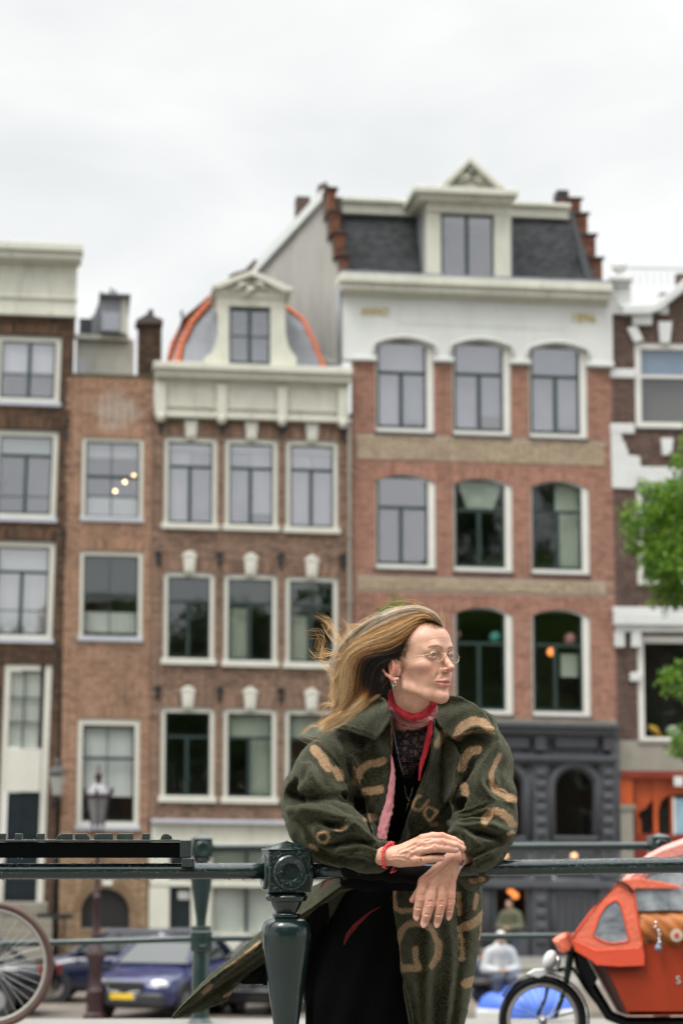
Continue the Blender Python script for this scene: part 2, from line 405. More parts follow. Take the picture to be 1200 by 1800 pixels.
class House:
    """one facade: local x along the street, y into the depth, z up; small lean and sag like the real row"""
    def __init__(s, name, label, xl, off=0.0, psi=PSI, g=GSL, lean=0.0, cat='house'):
        s.psi, s.g, s.lean = psi, g, lean
        U = Vector((cos(psi), sin(psi), 0)); N = Vector((-sin(psi), cos(psi), 0))
        # plane through (0,66) ; origin under pixel column xl
        d = ray(xl, 1465); base = Vector((0, 66, 0)) + Vector((-sin(PSI), cos(PSI), 0))*off
        if psi != PSI:
            b0 = Vector((-sin(PSI), cos(PSI), 0)); dd = ray(1078, 1465); t = (base.dot(b0))/(dd.dot(b0)); base = Vector((dd.x*t, dd.y*t, 0))
        t = base.dot(N)/(d.dot(N)); p = d*t
        s.O = Vector((p.x, p.y, ZG)); s.U, s.N = U, N
        s.root = empty(name, s.O, psi); tag(s.root, label, cat); s.holes = []
        s.bricks = []
    def uv(s, px, py, n=0.0):
        d = ray(px, py); C = Vector((0, 0, CAMZ))
        t = (s.O + s.N*n - C).dot(s.N)/d.dot(s.N); q = C + d*t - s.O
        X, Z = q.dot(s.U), q.z
        u = (X - s.lean*Z)/(1 - s.lean*s.g); return u, Z + s.g*u
    def T(s, u, n, v): return (u + s.lean*(v - s.g*u), n, v - s.g*u)
    def Tn(s, V): 
        X = V.copy(); X[:, 2] = V[:, 2] - s.g*V[:, 0]; X[:, 0] = V[:, 0] + s.lean*X[:, 2]; return X
    def rect(s, x0, y0, x1, y1, n=0.0):
        xc, yc = (x0+x1)/2, (y0+y1)/2
        return s.uv(x0, yc, n)[0], s.uv(x1, yc, n)[0], s.uv(xc, y1, n)[1], s.uv(xc, y0, n)[1]
    def box(s, name, mat, r, n0, n1, parent=None, bevel=0, kind=None, label=None):
        u0, u1, v0, v1 = s.rect(*r, n=n0)
        o = MB().box(u0, u1, n0, n1, v0, v1).build(name, mat, parent or s.root, T=s.T, bevel=bevel)
        if kind: o['kind'] = kind
        if label: o['label'] = label
        return o
    def boxuv(s, name, mat, u0, u1, v0, v1, n0, n1, parent=None, bevel=0):
        return MB().box(u0, u1, n0, n1, v0, v1).build(name, mat, parent or s.root, T=s.T, bevel=bevel)
    def poly(s, name, mat, pts, n0, n1, parent=None, bevel=0):
        P = [s.uv(x, y, n0) for x, y in pts]
        return MB().prism([(u, n0, v) for u, v in P], (0, n1-n0, 0)).build(name, mat, parent or s.root, T=s.T, bevel=bevel)
    # ---- walls
    def wall(s, mat, mortar, r, name='wall', extra=None, n=0.0, depth=.32, course=.0635, bl=.215, seed=1, tonefn=None, holes=None, body=True):
        u0, u1, v0, v1 = r if len(r) == 4 and not isinstance(r[0], int) else s.rect(*r)
        H = [h for h in (holes if holes is not None else s.holes) if h[1] > u0 and h[0] < u1 and h[3] > v0 and h[2] < v1]
        us = sorted({u0, u1, *[min(max(a, u0), u1) for h in H for a in h[:2]]}); vs = sorted({v0, v1, *[min(max(a, v0), v1) for h in H for a in h[2:]]})
        m = MB()
        for i in range(len(us)-1):
            if us[i+1]-us[i] < 1e-4: continue
            j = 0
            while j < len(vs)-1:
                def inh(j): 
                    uc, vc = (us[i]+us[i+1])/2, (vs[j]+vs[j+1])/2
                    return any(h[0] < uc < h[1] and h[2] < vc < h[3] for h in H)
                if inh(j): j += 1; continue
                k = j
                while k+1 < len(vs)-1 and not inh(k+1): k += 1
                m.box(us[i], us[i+1], n+.009, n+depth, vs[j], vs[k+1]); j = k+1
        w = m.build(name, mortar, s.root, T=s.T)
        R = random.Random(seed); bx = []; tn = []
        nrow = int((v1-v0)/course)
        for row in range(nrow):
            a = v0+row*course; b = a+course-.011
            x = u0 + (-.5*bl if row % 2 else 0)
            spans = [(u0, u1)]
            for h in H:
                if h[2] < b-.01 and h[3] > a+.01:
                    ns = []
                    for p, q in spans:
                        if h[1] <= p or h[0] >= q: ns.append((p, q)); continue
                        if h[0] > p: ns.append((p, h[0]))
                        if h[1] < q: ns.append((h[1], q))
                    spans = ns
            while x < u1:
                L = bl if (row//1) % 2 == 0 or R.random() < .5 else bl*.5
                e = x+L-.010
                for p, q in spans:
                    c0, c1 = max(x, p), min(e, q)
                    if c1-c0 > .03:
                        t = R.random()
                        if tonefn: t = tonefn((c0+c1)/2, a, t)
                        d = R.uniform(-.003, .002)
                        bx.append((c0, c1, n+d, n+.015, a, b)); tn.append(t)
                x += L
        me = boxes_mesh('brick', bx, tn, s.Tn); o = newobj('brick_courses', me, mat, w); o['kind'] = 'stuff'
        return w
    def arch(s, r, mat, h=.24, rise=.10, flare=.12, seed=3, parent=None, n=-.008, bw=.062):
        """soldier course over an opening r=(u0,u1,v0,v1): upright bricks fanned on a slight curve"""
        u0, u1, _, v1 = r; R = random.Random(seed); m = MB(); W2 = (u1-u0)/2; uc = (u0+u1)/2; k = int((u1-u0)/bw); tn = []
        for i in range(k):
            a, b = -1+2*i/k, -1+2*(i+1)/k - .012/W2
            f = lambda q: rise*(1-q*q)
            p = [(uc+a*W2, v1+f(a)-rise*.0), (uc+b*W2, v1+f(b)), (uc+b*(W2+flare), v1+f(b)+h), (uc+a*(W2+flare), v1+f(a)+h)]
            m.prism([(x, n, z) for x, z in p], (0, .03, 0)); tn += [R.random()]*8
        o = m.build('brick_arch', mat, parent or s.root, T=s.T); o['kind'] = 'stuff'
        at_ = o.data.attributes.new('tone', 'FLOAT', 'POINT'); 
        if len(at_.data) == len(tn): at_.data.foreach_set('value', np.array(tn, dtype=np.float32))
        return o
    # ---- windows
    def hole(s, r, grow=0.0):
        u = s.rect(*r); h = (u[0]-grow, u[1]+grow, u[2]-grow, u[3]+grow); s.holes.append(h); return h
    def window(s, r, glass, fr=(.11, .11, .11, .11), transom=(), mull=(), munt_v=(), munt_h=(), sill=None, frame=FRAMEC, sash=DGREEN,
               rec=.07, room=ROOMD, rise=0.0, items=(), bar=.055, label=None, arcmat=None, lower_mull=True, sashw=.05):
        h = s.hole(r) if r is not None else None
        u0, u1, v0, v1 = h; L, Rr, Tt, Bb = fr
        m = MB(); g0, g1, w0, w1 = u0+L, u1-Rr, v0+Bb, v1-Tt
        n0, n1 = rec, rec+.12
        if L: m.box(u0, g0, n0, n1, v0, v1)
        if Rr: m.box(g1, u1, n0, n1, v0, v1)
        if Bb: m.box(g0, g1, n0+.002, n1, v0, w0)
        if Tt and not rise: m.box(g0, g1, n0+.002, n1, w1, v1)
        if rise:                                     # curved head
            K = 10; f = lambda q: w1 - rise*q*q
            for i in range(K):
                a, b = -1+2*i/K, -1+2*(i+1)/K; uc, hw = (g0+g1)/2, (g1-g0)/2
                m.prism([(uc+a*hw, n0+.002, f(a)), (uc+b*hw, n0+.002, f(b)), (uc+b*hw, n0+.002, v1), (uc+a*hw, n0+.002, v1)], (0, .1, 0))
        w = m.build('window', frame, s.root, T=s.T)
        if label: w['label'] = label
        yy = lambda y: s.uv((r[0]+r[2])/2, y)[1]
        xx = lambda x: s.uv(x, (r[1]+r[3])/2)[0]
        ts = [yy(t) for t in transom]; ms = [xx(x) for x in mull]
        m = MB(); a0, a1 = n0+.03, n0+.08
        m.box(g0, g0+sashw, a0, a1, w0, w1); m.box(g1-sashw, g1, a0, a1, w0, w1)
        m.box(g0, g1, a0+.001, a1, w0, w0+sashw*1.2); m.box(g0, g1, a0+.001, a1, w1-sashw, w1)
        for t in ts: m.box(g0, g1, a0-.012, a1, t-bar*.75, t+bar*.75)
        top = ts[0] if (ts and lower_mull) else w1
        for x in ms: m.box(x-bar*.9, x+bar*.9, a0-.006, a1, w0, top)
        for x in munt_v: x = xx(x); m.box(x-.016, x+.016, a0+.012, a1-.004, w0, w1)
        for y in munt_h: y = yy(y); m.box(g0, g1, a0+.014, a1-.006, y-.016, y+.016)
        m.build('sash', sash, w, T=s.T)
        cuts = sorted([w0, w1]+ts)
        for i in range(len(cuts)-1):
            cols = [g0, g1] if (i == len(cuts)-2 and ts and lower_mull) else sorted([g0, g1]+ms)
            for k in range(len(cols)-1):
                MB().box(cols[k]+.002, cols[k+1]-.002, a0+.024, a0+.030, cuts[i]+.002, cuts[i+1]-.002).build('pane', glass, w, T=s.T)
        if sill: 
            MB().box(u0-sill[0], u1+sill[0], -sill[1], n0-.002, v0-.01, v0+sill[2]).build('sill', sill[3] if len(sill) > 3 else frame, w, T=s.T, bevel=.01)
        # room behind
        m = MB(); D = 2.2; e = .25; z0, z1 = w0-e, w1+e; x0, x1 = g0-e, g1+e; q = .33
        m.add([(x0,q,z0),(x1,q,z0),(x1,D,z0),(x0,D,z0),(x0,q,z1),(x1,q,z1),(x1,D,z1),(x0,D,z1)], [(0,1,2,3),(4,7,6,5),(1,5,6,2),(2,6,7,3),(3,7,4,0)])
        m.build('interior', room, w, T=s.T)
        for it in items:
            kind, rr, mat = it[:3]; p = s.rect(*rr, n=.25)
            if kind == 'flat': MB().box(p[0], p[1], .25, .262, p[2], p[3]).build(it[3] if len(it) > 3 else 'blind', mat, w, T=s.T)
            elif kind == 'pleat':
                m = MB(); K = max(4, int((p[1]-p[0])/.045)); pts = []
                for i in range(K+1): pts.append((p[0]+(p[1]-p[0])*i/K, .27+.02*(i % 2)))
                for i in range(K):
                    a, b = pts[i], pts[i+1]
                    m.add([(a[0], a[1], p[2]), (b[0], b[1], p[2]), (b[0], b[1], p[3]), (a[0], a[1], p[3])], [(0, 1, 2, 3)])
                m.build('curtain', mat, w, T=s.T)
            elif kind == 'ball':
                m = MB(); m.ball(((p[0]+p[1])/2, .5, (p[2]+p[3])/2), ((p[1]-p[0])/2,)*3); m.build(it[3], mat, w, smooth=True, T=s.T)
            elif kind == 'poly':
                P = [s.uv(x, y, .25) for x, y in rr]
        return w, h

LAMPW = emit('warm_lamp_glow', (1, .62, .30), 7.0)
LAMPO = emit('orange_lamp_glow', (1, .30, .08), 1.2)
# ------------------------------------------------------------------ house 1: dark brown, far left
H = House('canal_house', 'dark brown brick canal house with tall cream cornice, cut by the left edge', -60, lean=.022)
R0 = (-70, 430, 118, 1690)
KEEP = []
for r, t, m, it in [((-6, 590, 107, 713), (), (52,), [('flat', (5, 603, 100, 655), BLIND), ]),
                    ((-10, 756, 101, 917), (800,), (46,), [('flat', (-5, 762, 95, 800), CURTG)]),
                    ((-14, 951, 95, 1130), (1005,), (38,), [('pleat', (-10, 955, 90, 1125), CURT)])]:
    H.window(r, GLASS_HI, (.12, .15, .15, .22), transom=t, mull=m, frame=FRAMEC, sill=(.05, .05, .12, SILLG), items=it, room=ROOMG,
             munt_h=(658,) if not t else (872,) if r[1] < 800 else (1073,))
dr = H.hole((0, 1168, 84, 1600))
u0, u1, v0, v1 = H.rect(-60, 552, 130, 1700); u0 = H.uv(-60, 1400)[0]
u1 = H.uv(108, 1200)[0]
w = H.wall(B1, MORTARD, (u0, u1, 0.0, H.uv(60, 552)[1]), seed=11, tonefn=lambda u, v, t: t*.8 + .2*(v < 5))
H.boxuv('side_wall', MORTARD, u1-.3, u1-.002, 0, H.uv(60, 552)[1], .33, 10)
for r in ((2, 575, 107, 588), (-8, 742, 101, 754), (-12, 936, 95, 949)):
    q = H.rect(*r); H.arch((q[0], q[1], 0, q[2]), B1, h=.26, rise=.03, flare=.06)
# cornice
c1 = H.box('cornice', CREAM, (-90, 458, 135, 549), -.10, .3)
for r, n in (((-90, 424, 147, 437), -.62), ((-90, 437, 144, 452), -.50), ((-90, 452, 139, 459), -.34), ((-90, 517, 136, 523), -.16), ((-90, 544, 135, 553), -.15)):
    H.box('cornice_moulding', CREAM, r, n, .25, bevel=.012)
H.boxuv('roof', ZINC, u0, u1, H.uv(60, 440)[1]-.3, H.uv(60, 440)[1]-.1, .2, 10)
# entrance
en = H.boxuv('door_surround', FRAMEC, dr[0], H.uv(10, 1400)[0], 0.6, dr[3], .04, .2)
H.box('door_surround', FRAMEC, (72, 1168, 84, 1600), .04, .2)
H.box('door_surround', FRAMEC, (10, 1168, 72, 1178), .042, .2)
H.box('door_surround', FRAMEC, (10, 1316, 72, 1392), .05, .2, bevel=.01)
tw = H.box('transom_light', CURT, (12, 1180, 72, 1315), .20, .21)
for x in (42,): H.box('muntin', DGREEN, (x-1.2, 1180, x+1.2, 1315), .10, .15, parent=tw)
for y in (1227, 1270): H.box('muntin', DGREEN, (12, y-1.2, 72, y+1.2), .102, .15, parent=tw)
for (a, b) in ((12, 1180), (12, 1228), (12, 1271)):
    for k in range(2): H.box('pane', GLASS_LO, (a+k*30+1.4, b+1.4, a+k*30+28.6, b+(46 if b == 1180 else 41)), .12, .126, parent=tw)
H.box('frame', DGREEN, (12, 1179, 14, 1315), .095, .16, parent=tw); H.box('frame', DGREEN, (70, 1179, 72, 1315), .095, .16, parent=tw)
door = H.box('door', paint('door_dark', (.010, .017, .021), .3, .3, 2, .02), (10, 1393, 71, 1586), .14, .2)
for r in ((16, 1403, 37, 1470), (44, 1403, 65, 1470), (16, 1484, 37, 1575), (44, 1484, 65, 1575)):
    H.box('door_panel', MATS['door_dark'], r, .118, .14, parent=door, bevel=.012)
st = H.box('front_step', paint('step_stone', (.22, .20, .16), .8, .2, 2, .1, dirt=(.08, .07, .05)), (-60, 1586, 84, 1612), -.6, .2, bevel=.02)
for k in range(4): H.box('front_step', MATS['step_stone'], (-60, 1614+k*18, 92-k*0, 1631+k*18), -.9-k*.28, .2, bevel=.015)
H.box('step_rail', BLACKP, (66, 1606, 128, 1616), -.75, -.68); H.box('step_rail', BLACKP, (110, 1606, 114, 1690), -.75, -.70)
def anchor(H, x, y0, y1, w=3.0):
    u, v1 = H.uv(x, y0); v0 = H.uv(x, y1)[1]
    m = MB(); ww = w/64*.5; m.box(u-ww, u+ww, -.05, -.012, v0, v1); m.box(u-ww*2, u+ww*2, -.055, -.012, v1-.16, v1-.08)
    return m.build('wall_anchor', BLACKP, H.root, T=H.T, bevel=.006)
anchor(H, 113, 925, 975); anchor(H, 103, 1135, 1190); anchor(H, 118, 735, 775)
H1 = H
# ------------------------------------------------------------------ next house to the left, just out of view
H = House('canal_house', 'brown brick house next to the tall dark one, beyond the left edge', -360)
for y0 in (600, 770, 965, 1180):
    for x0 in (-345, -250, -155): H.window((x0, y0, x0+78, y0+150), GLASS_HI if y0 < 900 else GLASS_LO, (.12,)*4, transom=(y0+48,), mull=(x0+39,), frame=FRAMEC, sill=(.05, .06, .12, SILLG))
u0, u1, vt = H.uv(-360, 1200)[0], H.uv(-62, 1200)[0], H.uv(-200, 560)[1]
H.wall(B3, MORTAR, (u0, u1, 0, vt), seed=12); H.boxuv('cornice', CREAM, u0, u1, vt, vt+.9, -.3, .3); H.boxuv('side_wall', MORTAR, u0, u0+.3, 0, vt, .33, 10); H.boxuv('roof', ZINC, u0, u1, vt-.2, vt-.1, .33, 10)
# ------------------------------------------------------------------ house 2: narrow orange-brown
H = House('canal_house', 'narrow orange-brown brick house with one window per floor and no cornice', 118)
pc = H.uv(205, 722)
B2p = brickmat('brick_orange_brown_stained', [(0.198, 0.109, 0.068), (0.319, 0.188, 0.121), (0.439, 0.260, 0.173), (0.296, 0.205, 0.142)], (.10, .065, .045), .45, .45,
               patch=(pc[0], pc[1], .9, .8, (.50, .46, .40), .55))
for k, (r, fr, tr, mv, mh, it) in enumerate([
    ((144, 770, 252, 917), (.10,)*4, (838,), (196,), (872,), [('flat', (150, 778, 246, 805), CURT), ('flat', (150, 876, 246, 905), CURT),
        ('ball', (233, 831, 239, 837), LAMPW, 'ceiling_lamp'), ('ball', (217, 842, 223, 848), LAMPW, 'ceiling_lamp'), ('ball', (200, 858, 206, 864), LAMPW, 'ceiling_lamp')]),
    ((140, 970, 250, 1127), (.10,)*4, (1048,), (193,), (), [('pleat', (147, 1076, 243, 1112), CURT)]),
    ((136, 1265, 245, 1459), (.13, .13, .14, .22), (1333,), (189,), (), [('flat', (143, 1272, 238, 1400), BLIND)])]):
    H.window(r, GLASS_HI if k == 0 else GLASS_LO, fr, transom=tr, munt_v=mv, munt_h=mh, mull=(), frame=FRAMEC, sill=(.04, .06, .13, SILLG), items=it, lower_mull=False, rec=.03,
             room=ROOMG if k == 0 else ROOMD)
u0, u1 = H.uv(118, 1200)[0]-.12, H.uv(265, 1200)[0]
vt = H.uv(200, 662)[1]; vb = H.uv(180, 1500)[1]
ah = H.hole((143, 1562, 228, 1632))
def t2(u, v, t): return min(1, max(0, t*.75 + .12))
uo = H1.T(u1, 0, 0)
H.wall(B2p, MORTARL, (u0, u1, vb, vt), seed=21, tonefn=t2)
H.wall(BB, MORTAR, (u0, u1, 0, vb), seed=22, name='base_wall')
# arched basement door
m = MB(); K = 14; uc = (ah[0]+ah[1])/2; hw = (ah[1]-ah[0])/2; top = ah[3]; spr = top-hw*.98
for i in range(K):
    a, b = -cos(pi*i/K), -cos(pi*(i+1)/K)
    m.prism([(uc+a*hw, .012, spr+sin(pi*i/K)*hw*.97), (uc+b*hw, .012, spr+sin(pi*(i+1)/K)*hw*.97), (uc+b*hw, .012, top+.01), (uc+a*hw, .012, top+.01)], (0, .25, 0))
m.build('arch_spandrel', MORTAR, H.root, T=H.T)
m = MB(); tn = []
for i in range(36):
    a, b = pi*i/36+.006, pi*(i+1)/36-.012
    m.prism([(uc-cos(a)*hw, -.01, spr+sin(a)*hw), (uc-cos(b)*hw, -.01, spr+sin(b)*hw), (uc-cos(b)*(hw+.22), -.01, spr+sin(b)*(hw+.22)), (uc-cos(a)*(hw+.22), -.01, spr+sin(a)*(hw+.22))], (0, .05, 0))
m.build('brick_arch', BB, H.root, T=H.T)['kind'] = 'stuff'
MB().box(ah[0], ah[1], .16, .2, 0, top).build('basement_door', paint('tar_black', (.008, .007, .006), .6, .2, 2, .02), H.root, T=H.T)
for r in ((148, 755, 248, 768), (144, 955, 246, 968), (138, 1244, 243, 1263)):
    q = H.rect(*r); H.arch((q[0], q[1], 0, q[2]), B2p, h=.27, rise=.04, flare=.08, seed=r[1])
MB().box(u0-1.1, u0+.01, .34, .5, 0, vt-.2).build('party_wall', MORTARD, H.root, T=H.T)
H.boxuv('coping', paint('mossy_coping', (.10, .09, .05), .9, .3, 3, .2), u0+.02, u1, vt, vt+.06, -.03, .34)
H.boxuv('roof', ZINC, u0, u1, vt-.5, vt-.42, .34, 10)
H.box('wall_plate', WHITE, (181, 1547, 198, 1556), -.04, 0)
# penthouse, dormer and chimney behind the parapet
pn = 3.0
H.box('roof_room', CREAM, (134, 595, 236, 664), pn, pn+4)
H.box('roof_room', CREAM, (160, 556, 225, 597), pn-.1, pn+3); H.box('roof_trim', CREAM, (130, 588, 228, 597), pn-.2, pn, bevel=.01)
H.box('roof_window', GLASS_HI, (134, 629, 158, 664), pn-.03, pn)
H.box('roof_cabin', ZINC, (178, 520, 213, 584), pn-.35, pn+2.5); H.box('roof_cabin', paint('lead_dark', (.06, .065, .07), .5, .15, 2, .03), (140, 560, 162, 586), pn-.1, pn+2)
H.poly('roof_cabin', ZINC, [(160, 586), (163, 560), (178, 520), (178, 586)], pn-.2, pn+2)
H.box('roof_trim', CREAM, (213, 520, 224, 586), pn-.33, pn+1); H.box('roof_trim', MATS['lead_dark'], (175, 516, 230, 521), pn-.5, pn+2.6)
H.box('roof_window', GLASS_HI, (180, 549, 211, 580), pn-.38, pn-.36)
for x, y in ((178, 513), (196, 506), (203, 510)): H.box('chimney_pot', BLACKP, (x-2, y, x+2, 518), pn, pn+.3)
ch = H.rect(243, 560, 285, 668, n=1.2)
mb = []; tn = []
R = random.Random(5)
v = ch[2]
while v < ch[3]:
    u = ch[0]
    while u < ch[1]-.02:
        e = min(u+.2, ch[1]); mb.append((u, e-.01, 1.2, 1.9, v, v+.052)); tn.append(R.random()*.5); u += .21
    v += .0635
chim = MB().box(ch[0]+.008, ch[1]-.018, 1.21, 1.9, ch[2], ch[3]).build('chimney', MORTARD, H.root, T=H.T)
newobj('brick_courses', boxes_mesh('chimney_bricks', mb, tn, H.Tn), B1, chim)['kind'] = 'stuff'
H.poly('chimney_cap', MORTARD, [(239, 563), (264, 548), (264, 552), (287, 562), (287, 568), (239, 568)], 1.1, 1.95, parent=chim)
H.box('chimney_pot', B1, (261, 544, 270, 553), 1.3, 1.6, parent=chim)
H2 = H
# ------------------------------------------------------------------ house 3: brown brick with dormer
H = House('canal_house', 'brown brick house with cream cornice, keystones and an orange-hipped dormer roof', 266)
W3 = []
for row, (ys, xs) in enumerate([(((768, 930), (771, 933), (774, 937)), ((288, 382), (395, 488), (502, 594))),
                                (((1005, 1168), (1009, 1172), (1013, 1175)), ((287, 377), (393, 487), (501, 594))),
                                (((1243, 1410), (1245, 1412), (1247, 1415)), ((282, 377), (392, 486), (500, 594)))]):
    for k in range(3):
        x0, x1 = xs[k]; y0, y1 = ys[k]; xm = (x0+x1)/2
        it = []
        if row == 0: it = [('flat', (x0+5, y0+10, x1-5, y0+24), BLIND, 'blind'), ('flat', (x0+5, y0+26, xm-1, y1-8), BLINDS[(k*2+1) % 4], 'blind'), ('flat', (xm+1, y0+26, x1-5, y1-8-(22 if k == 1 else 0)), BLINDS[(k*3+2) % 4], 'blind')]
        if row == 1 and k == 1: it = [('pleat', (x0+8, y0+60, xm-6, y1-10), CURTG)]
        if row == 1 and k == 2: it = [('pleat', (x0+8, y0+70, xm-8, y1-12), CURTG)]
        if row == 2 and k: it = [('pleat', (xm, y0+40, x1-8, y1-8), CURTG), ('flat', (x0+8, y0+8, x1-8, y0+50), CURTG)]
        g = GLASS_HI if row == 0 else GLASS_LO
        w, h = H.window((x0, y0, x1, y1), g, (.125, .125, .14, .17), transom=(y0+52,), mull=(xm-1,), frame=FRAMEC,
                 sill=(.06, .09, .15, FRAMEC), items=it, rec=.05, room=ROOMG if row == 0 else ROOMD)
        W3.append(h)
hs = list(H.holes)
# rounded upper corners of the openings
u0, u1 = H.uv(266, 1200)[0], H.uv(622, 1200)[0]
vt = H.uv(440, 735)[1]; vb = H.uv(440, 1447)[1]
H.wall(B3, MORTAR, (u0, u1, vb, vt), seed=31)
for i, h in enumerate(hs): H.arch((h[0], h[1], 0, h[3]-.03), B3, h=.30, rise=.07, flare=.10, seed=40+i)
for i, h in enumerate(hs):          # carved keystones
    uc = (h[0]+h[1])/2 + .0; z = h[3]-.04; pt = .10 if i > 2 else 0
    m = MB(); m.prism([(uc-.13, -.09, z), (uc+.13, -.09, z), (uc+.19, -.09, z+.50), (uc-.19, -.09, z+.50)], (0, .12, 0))
    if pt: m.prism([(uc-.23, -.11, z+.44), (uc+.23, -.11, z+.44), (uc+.13, -.11, z+.56), (uc, -.11, z+.63), (uc-.13, -.11, z+.56)], (0, .14, 0))
    m.prism([(uc-.06, -.125, z+.08), (uc+.06, -.125, z+.08), (uc+.08, -.125, z+.38), (uc-.08, -.125, z+.38)], (0, .04, 0))
    m.build('keystone', FRAMEC, H.root, T=H.T, bevel=.012)
for y in (968, 1205):
    for k, x in enumerate((278, 386, 494, 602)):
        if y > 1100: x -= 0
        yy = y + k*2; u, v = H.uv(x, yy)
        m = MB(); m.box(u-.09, u+.09, -.07, -.01, v-.14, v); m.box(u-.045, u+.045, -.06, -.01, v-.40, v-.14); m.box(u-.07, u+.07, -.065, -.01, v-.32, v-.24)
        m.build('wall_anchor', BLACKP, H.root, T=H.T, bevel=.01)
# timber cornice
H.box('cornice', CREAM, (272, 668, 613, 733), -.12, .3)
for r, n in (((270, 640, 620, 652), -.55), ((273, 652, 617, 666), -.42), ((276, 666, 614, 671), -.25), ((274, 716, 611, 720), -.19), ((272, 728, 613, 737), -.22)):
    H.box('cornice_moulding', CREAM, r, n, .3, bevel=.015)
for x in (283, 390, 496, 603):
    dy = (x-283)*.035
    b = H.box('bracket', CREAM, (x-9, 672+dy, x+9, 730+dy), -.26, .1, bevel=.015)
    u, v = H.uv(x, 733+dy, -.26); MB().ball((u, -.16, v+.02), (.14, .14, .16)).build('bracket_foot', CREAM, b, smooth=True, T=H.T)
    u, v = H.uv(x, 738+dy); m = MB(); m.box(u-.10, u+.10, -.12, -.01, v-.16, v); m.box(u-.05, u+.05, -.09, -.01, v-.36, v-.16)
    m.build('wall_anchor', BLACKP, H.root, T=H.T, bevel=.01)
for xa, xb in ((296, 378), (402, 485), (508, 592)):
    H.box('frieze_panel', CREAM, (xa, 679+(xa-283)*.035, xb, 712+(xa-283)*.035), -.14, -.1, bevel=.01)
# mansard: grey slope between orange hips
def slope_uv(pts, n_lo, n_hi, y_lo, y_hi):
    out = []
    for x, y in pts:
        n = n_lo + (n_hi-n_lo)*(y_lo-y)/(y_lo-y_hi); u, v = H.uv(x, y, n); out.append((u, n, v))
    return out
P = slope_uv([(300, 646), (316, 590), (335, 560), (380, 512), (505, 536), (533, 556), (550, 596), (568, 650)], .35, 2.2, 646, 512)
MB().prism(P, (0, .15, 0)).build('roof', ZINC, H.root, T=H.T)
m = MB()
for x in range(322, 368, 9):
    a = slope_uv([(x, 640), (x+ (368-x)*.2, 565)], .33, 2.18, 646, 512); m.tube([(p[0], p[1]-.02, p[2]) for p in a], .015, 4)
for x in range(515, 565, 9):
    a = slope_uv([(x, 645), (x-(x-505)*.2, 575)], .33, 2.18, 646, 512); m.tube([(p[0], p[1]-.02, p[2]) for p in a], .015, 4)
m.build('roof_seam', ZINC, H.root, T=H.T)
# back body of the mansard in tiles (left flank)
A = H.uv(292, 646, .4); Bq = H.uv(320, 560, 1.2); Cq = H.uv(380, 510, 2.2)
MB().add([(A[0], .4, A[1]), (A[0], 7, A[1]), (Bq[0], 7, Bq[1]), (Bq[0], 1.2, Bq[1])], [(0, 1, 2, 3)]).build('roof_flank', TILEO, H.root, T=H.T)
MB().add([(Bq[0], 1.2, Bq[1]), (Bq[0], 7, Bq[1]), (Cq[0], 7, Cq[1]), (Cq[0], 2.2, Cq[1])], [(0, 1, 2, 3)]).build('roof_flank', TILEO, H.root, T=H.T)
tile_me = None
def tile_row(pts, n, wid=.22, seed=1):
    """half-round ridge tiles, each its own object"""
    global tile_me
    if tile_me is None:
        m = MB(); K = 6
        for i in range(2):
            for k in range(K+1):
                q = pi*k/K; r = .5 if i == 0 else .42; m.v.append((-cos(q)*r, (i-.5)*1.0, sin(q)*r*.75))
        for k in range(K): m.f.append((k, k+1, K+2+k, K+1+k))
        for k in range(K+1): v = m.v[k]; m.v.append((v[0]*.8, v[1], v[2]*.8-.02))
        for k in range(K): m.f.append((k+1, k, 2*K+2+k, 2*K+3+k))
        tile_me = bpy.data.meshes.new('tile'); tile_me.from_pydata(m.v, [], m.f); tile_me.update(); tile_me.shade_smooth(); tile_me.materials.append(TILEO)
        tile_me.attributes.new('tone', 'FLOAT', 'POINT').data.foreach_set('value', np.linspace(0, 1, len(m.v), dtype=np.float32))
    R = random.Random(seed)
    P = [Vector(p) for p in pts]; tot = [0]
    for a, b in zip(P, P[1:]): tot.append(tot[-1]+(b-a).length)
    for i in range(n):
        s_ = (i+.5)/n*tot[-1]; k = max(j for j in range(len(P)-1) if tot[j] <= s_)
        d = (P[k+1]-P[k]).normalized(); c = P[k]+d*(s_-tot[k])
        o = bpy.data.objects.new('ridge_tile', tile_me); COL.objects.link(o); o.parent = H.root
        yax = d; xax = yax.cross(Vector((0, -1, .4))).normalized(); zax = xax.cross(yax)
        if zax.y > 0: xax, zax = -xax, -zax
        L = tot[-1]/n*1.15
        M = Matrix((xax*wid, yax*L, zax*wid)).transposed().to_4x4(); M.translation = Vector(H.T(*c))
        o.matrix_local = M @ Matrix.Rotation(R.uniform(-.05, .05), 4, 'Z')
for off, wd, sd_ in ((0, .20, 1), (-8, .19, 2), (-15, .18, 3)):
    pts = []
    for x, y in ((311+off, 642), (320+off, 603), (338+off*.8, 566), (378+off*.4, 520)):
        n = .32 + (642-y)*.0135 + (-off)*.03; u, v = H.uv(x, y, n); pts.append((u, n, v))
    tile_row(pts, 11, wd, sd_)
pts = []
for x, y in ((504, 540), (533, 562), (551, 600), (569, 646)):
    n = .32+(646-y)*.0135; u, v = H.uv(x, y, n); pts.append((u, n, v))
tile_row(pts, 12, .15, 9)
H.box('chimney_pot', BLACKP, (318, 545, 322, 556), 1, 1.2)
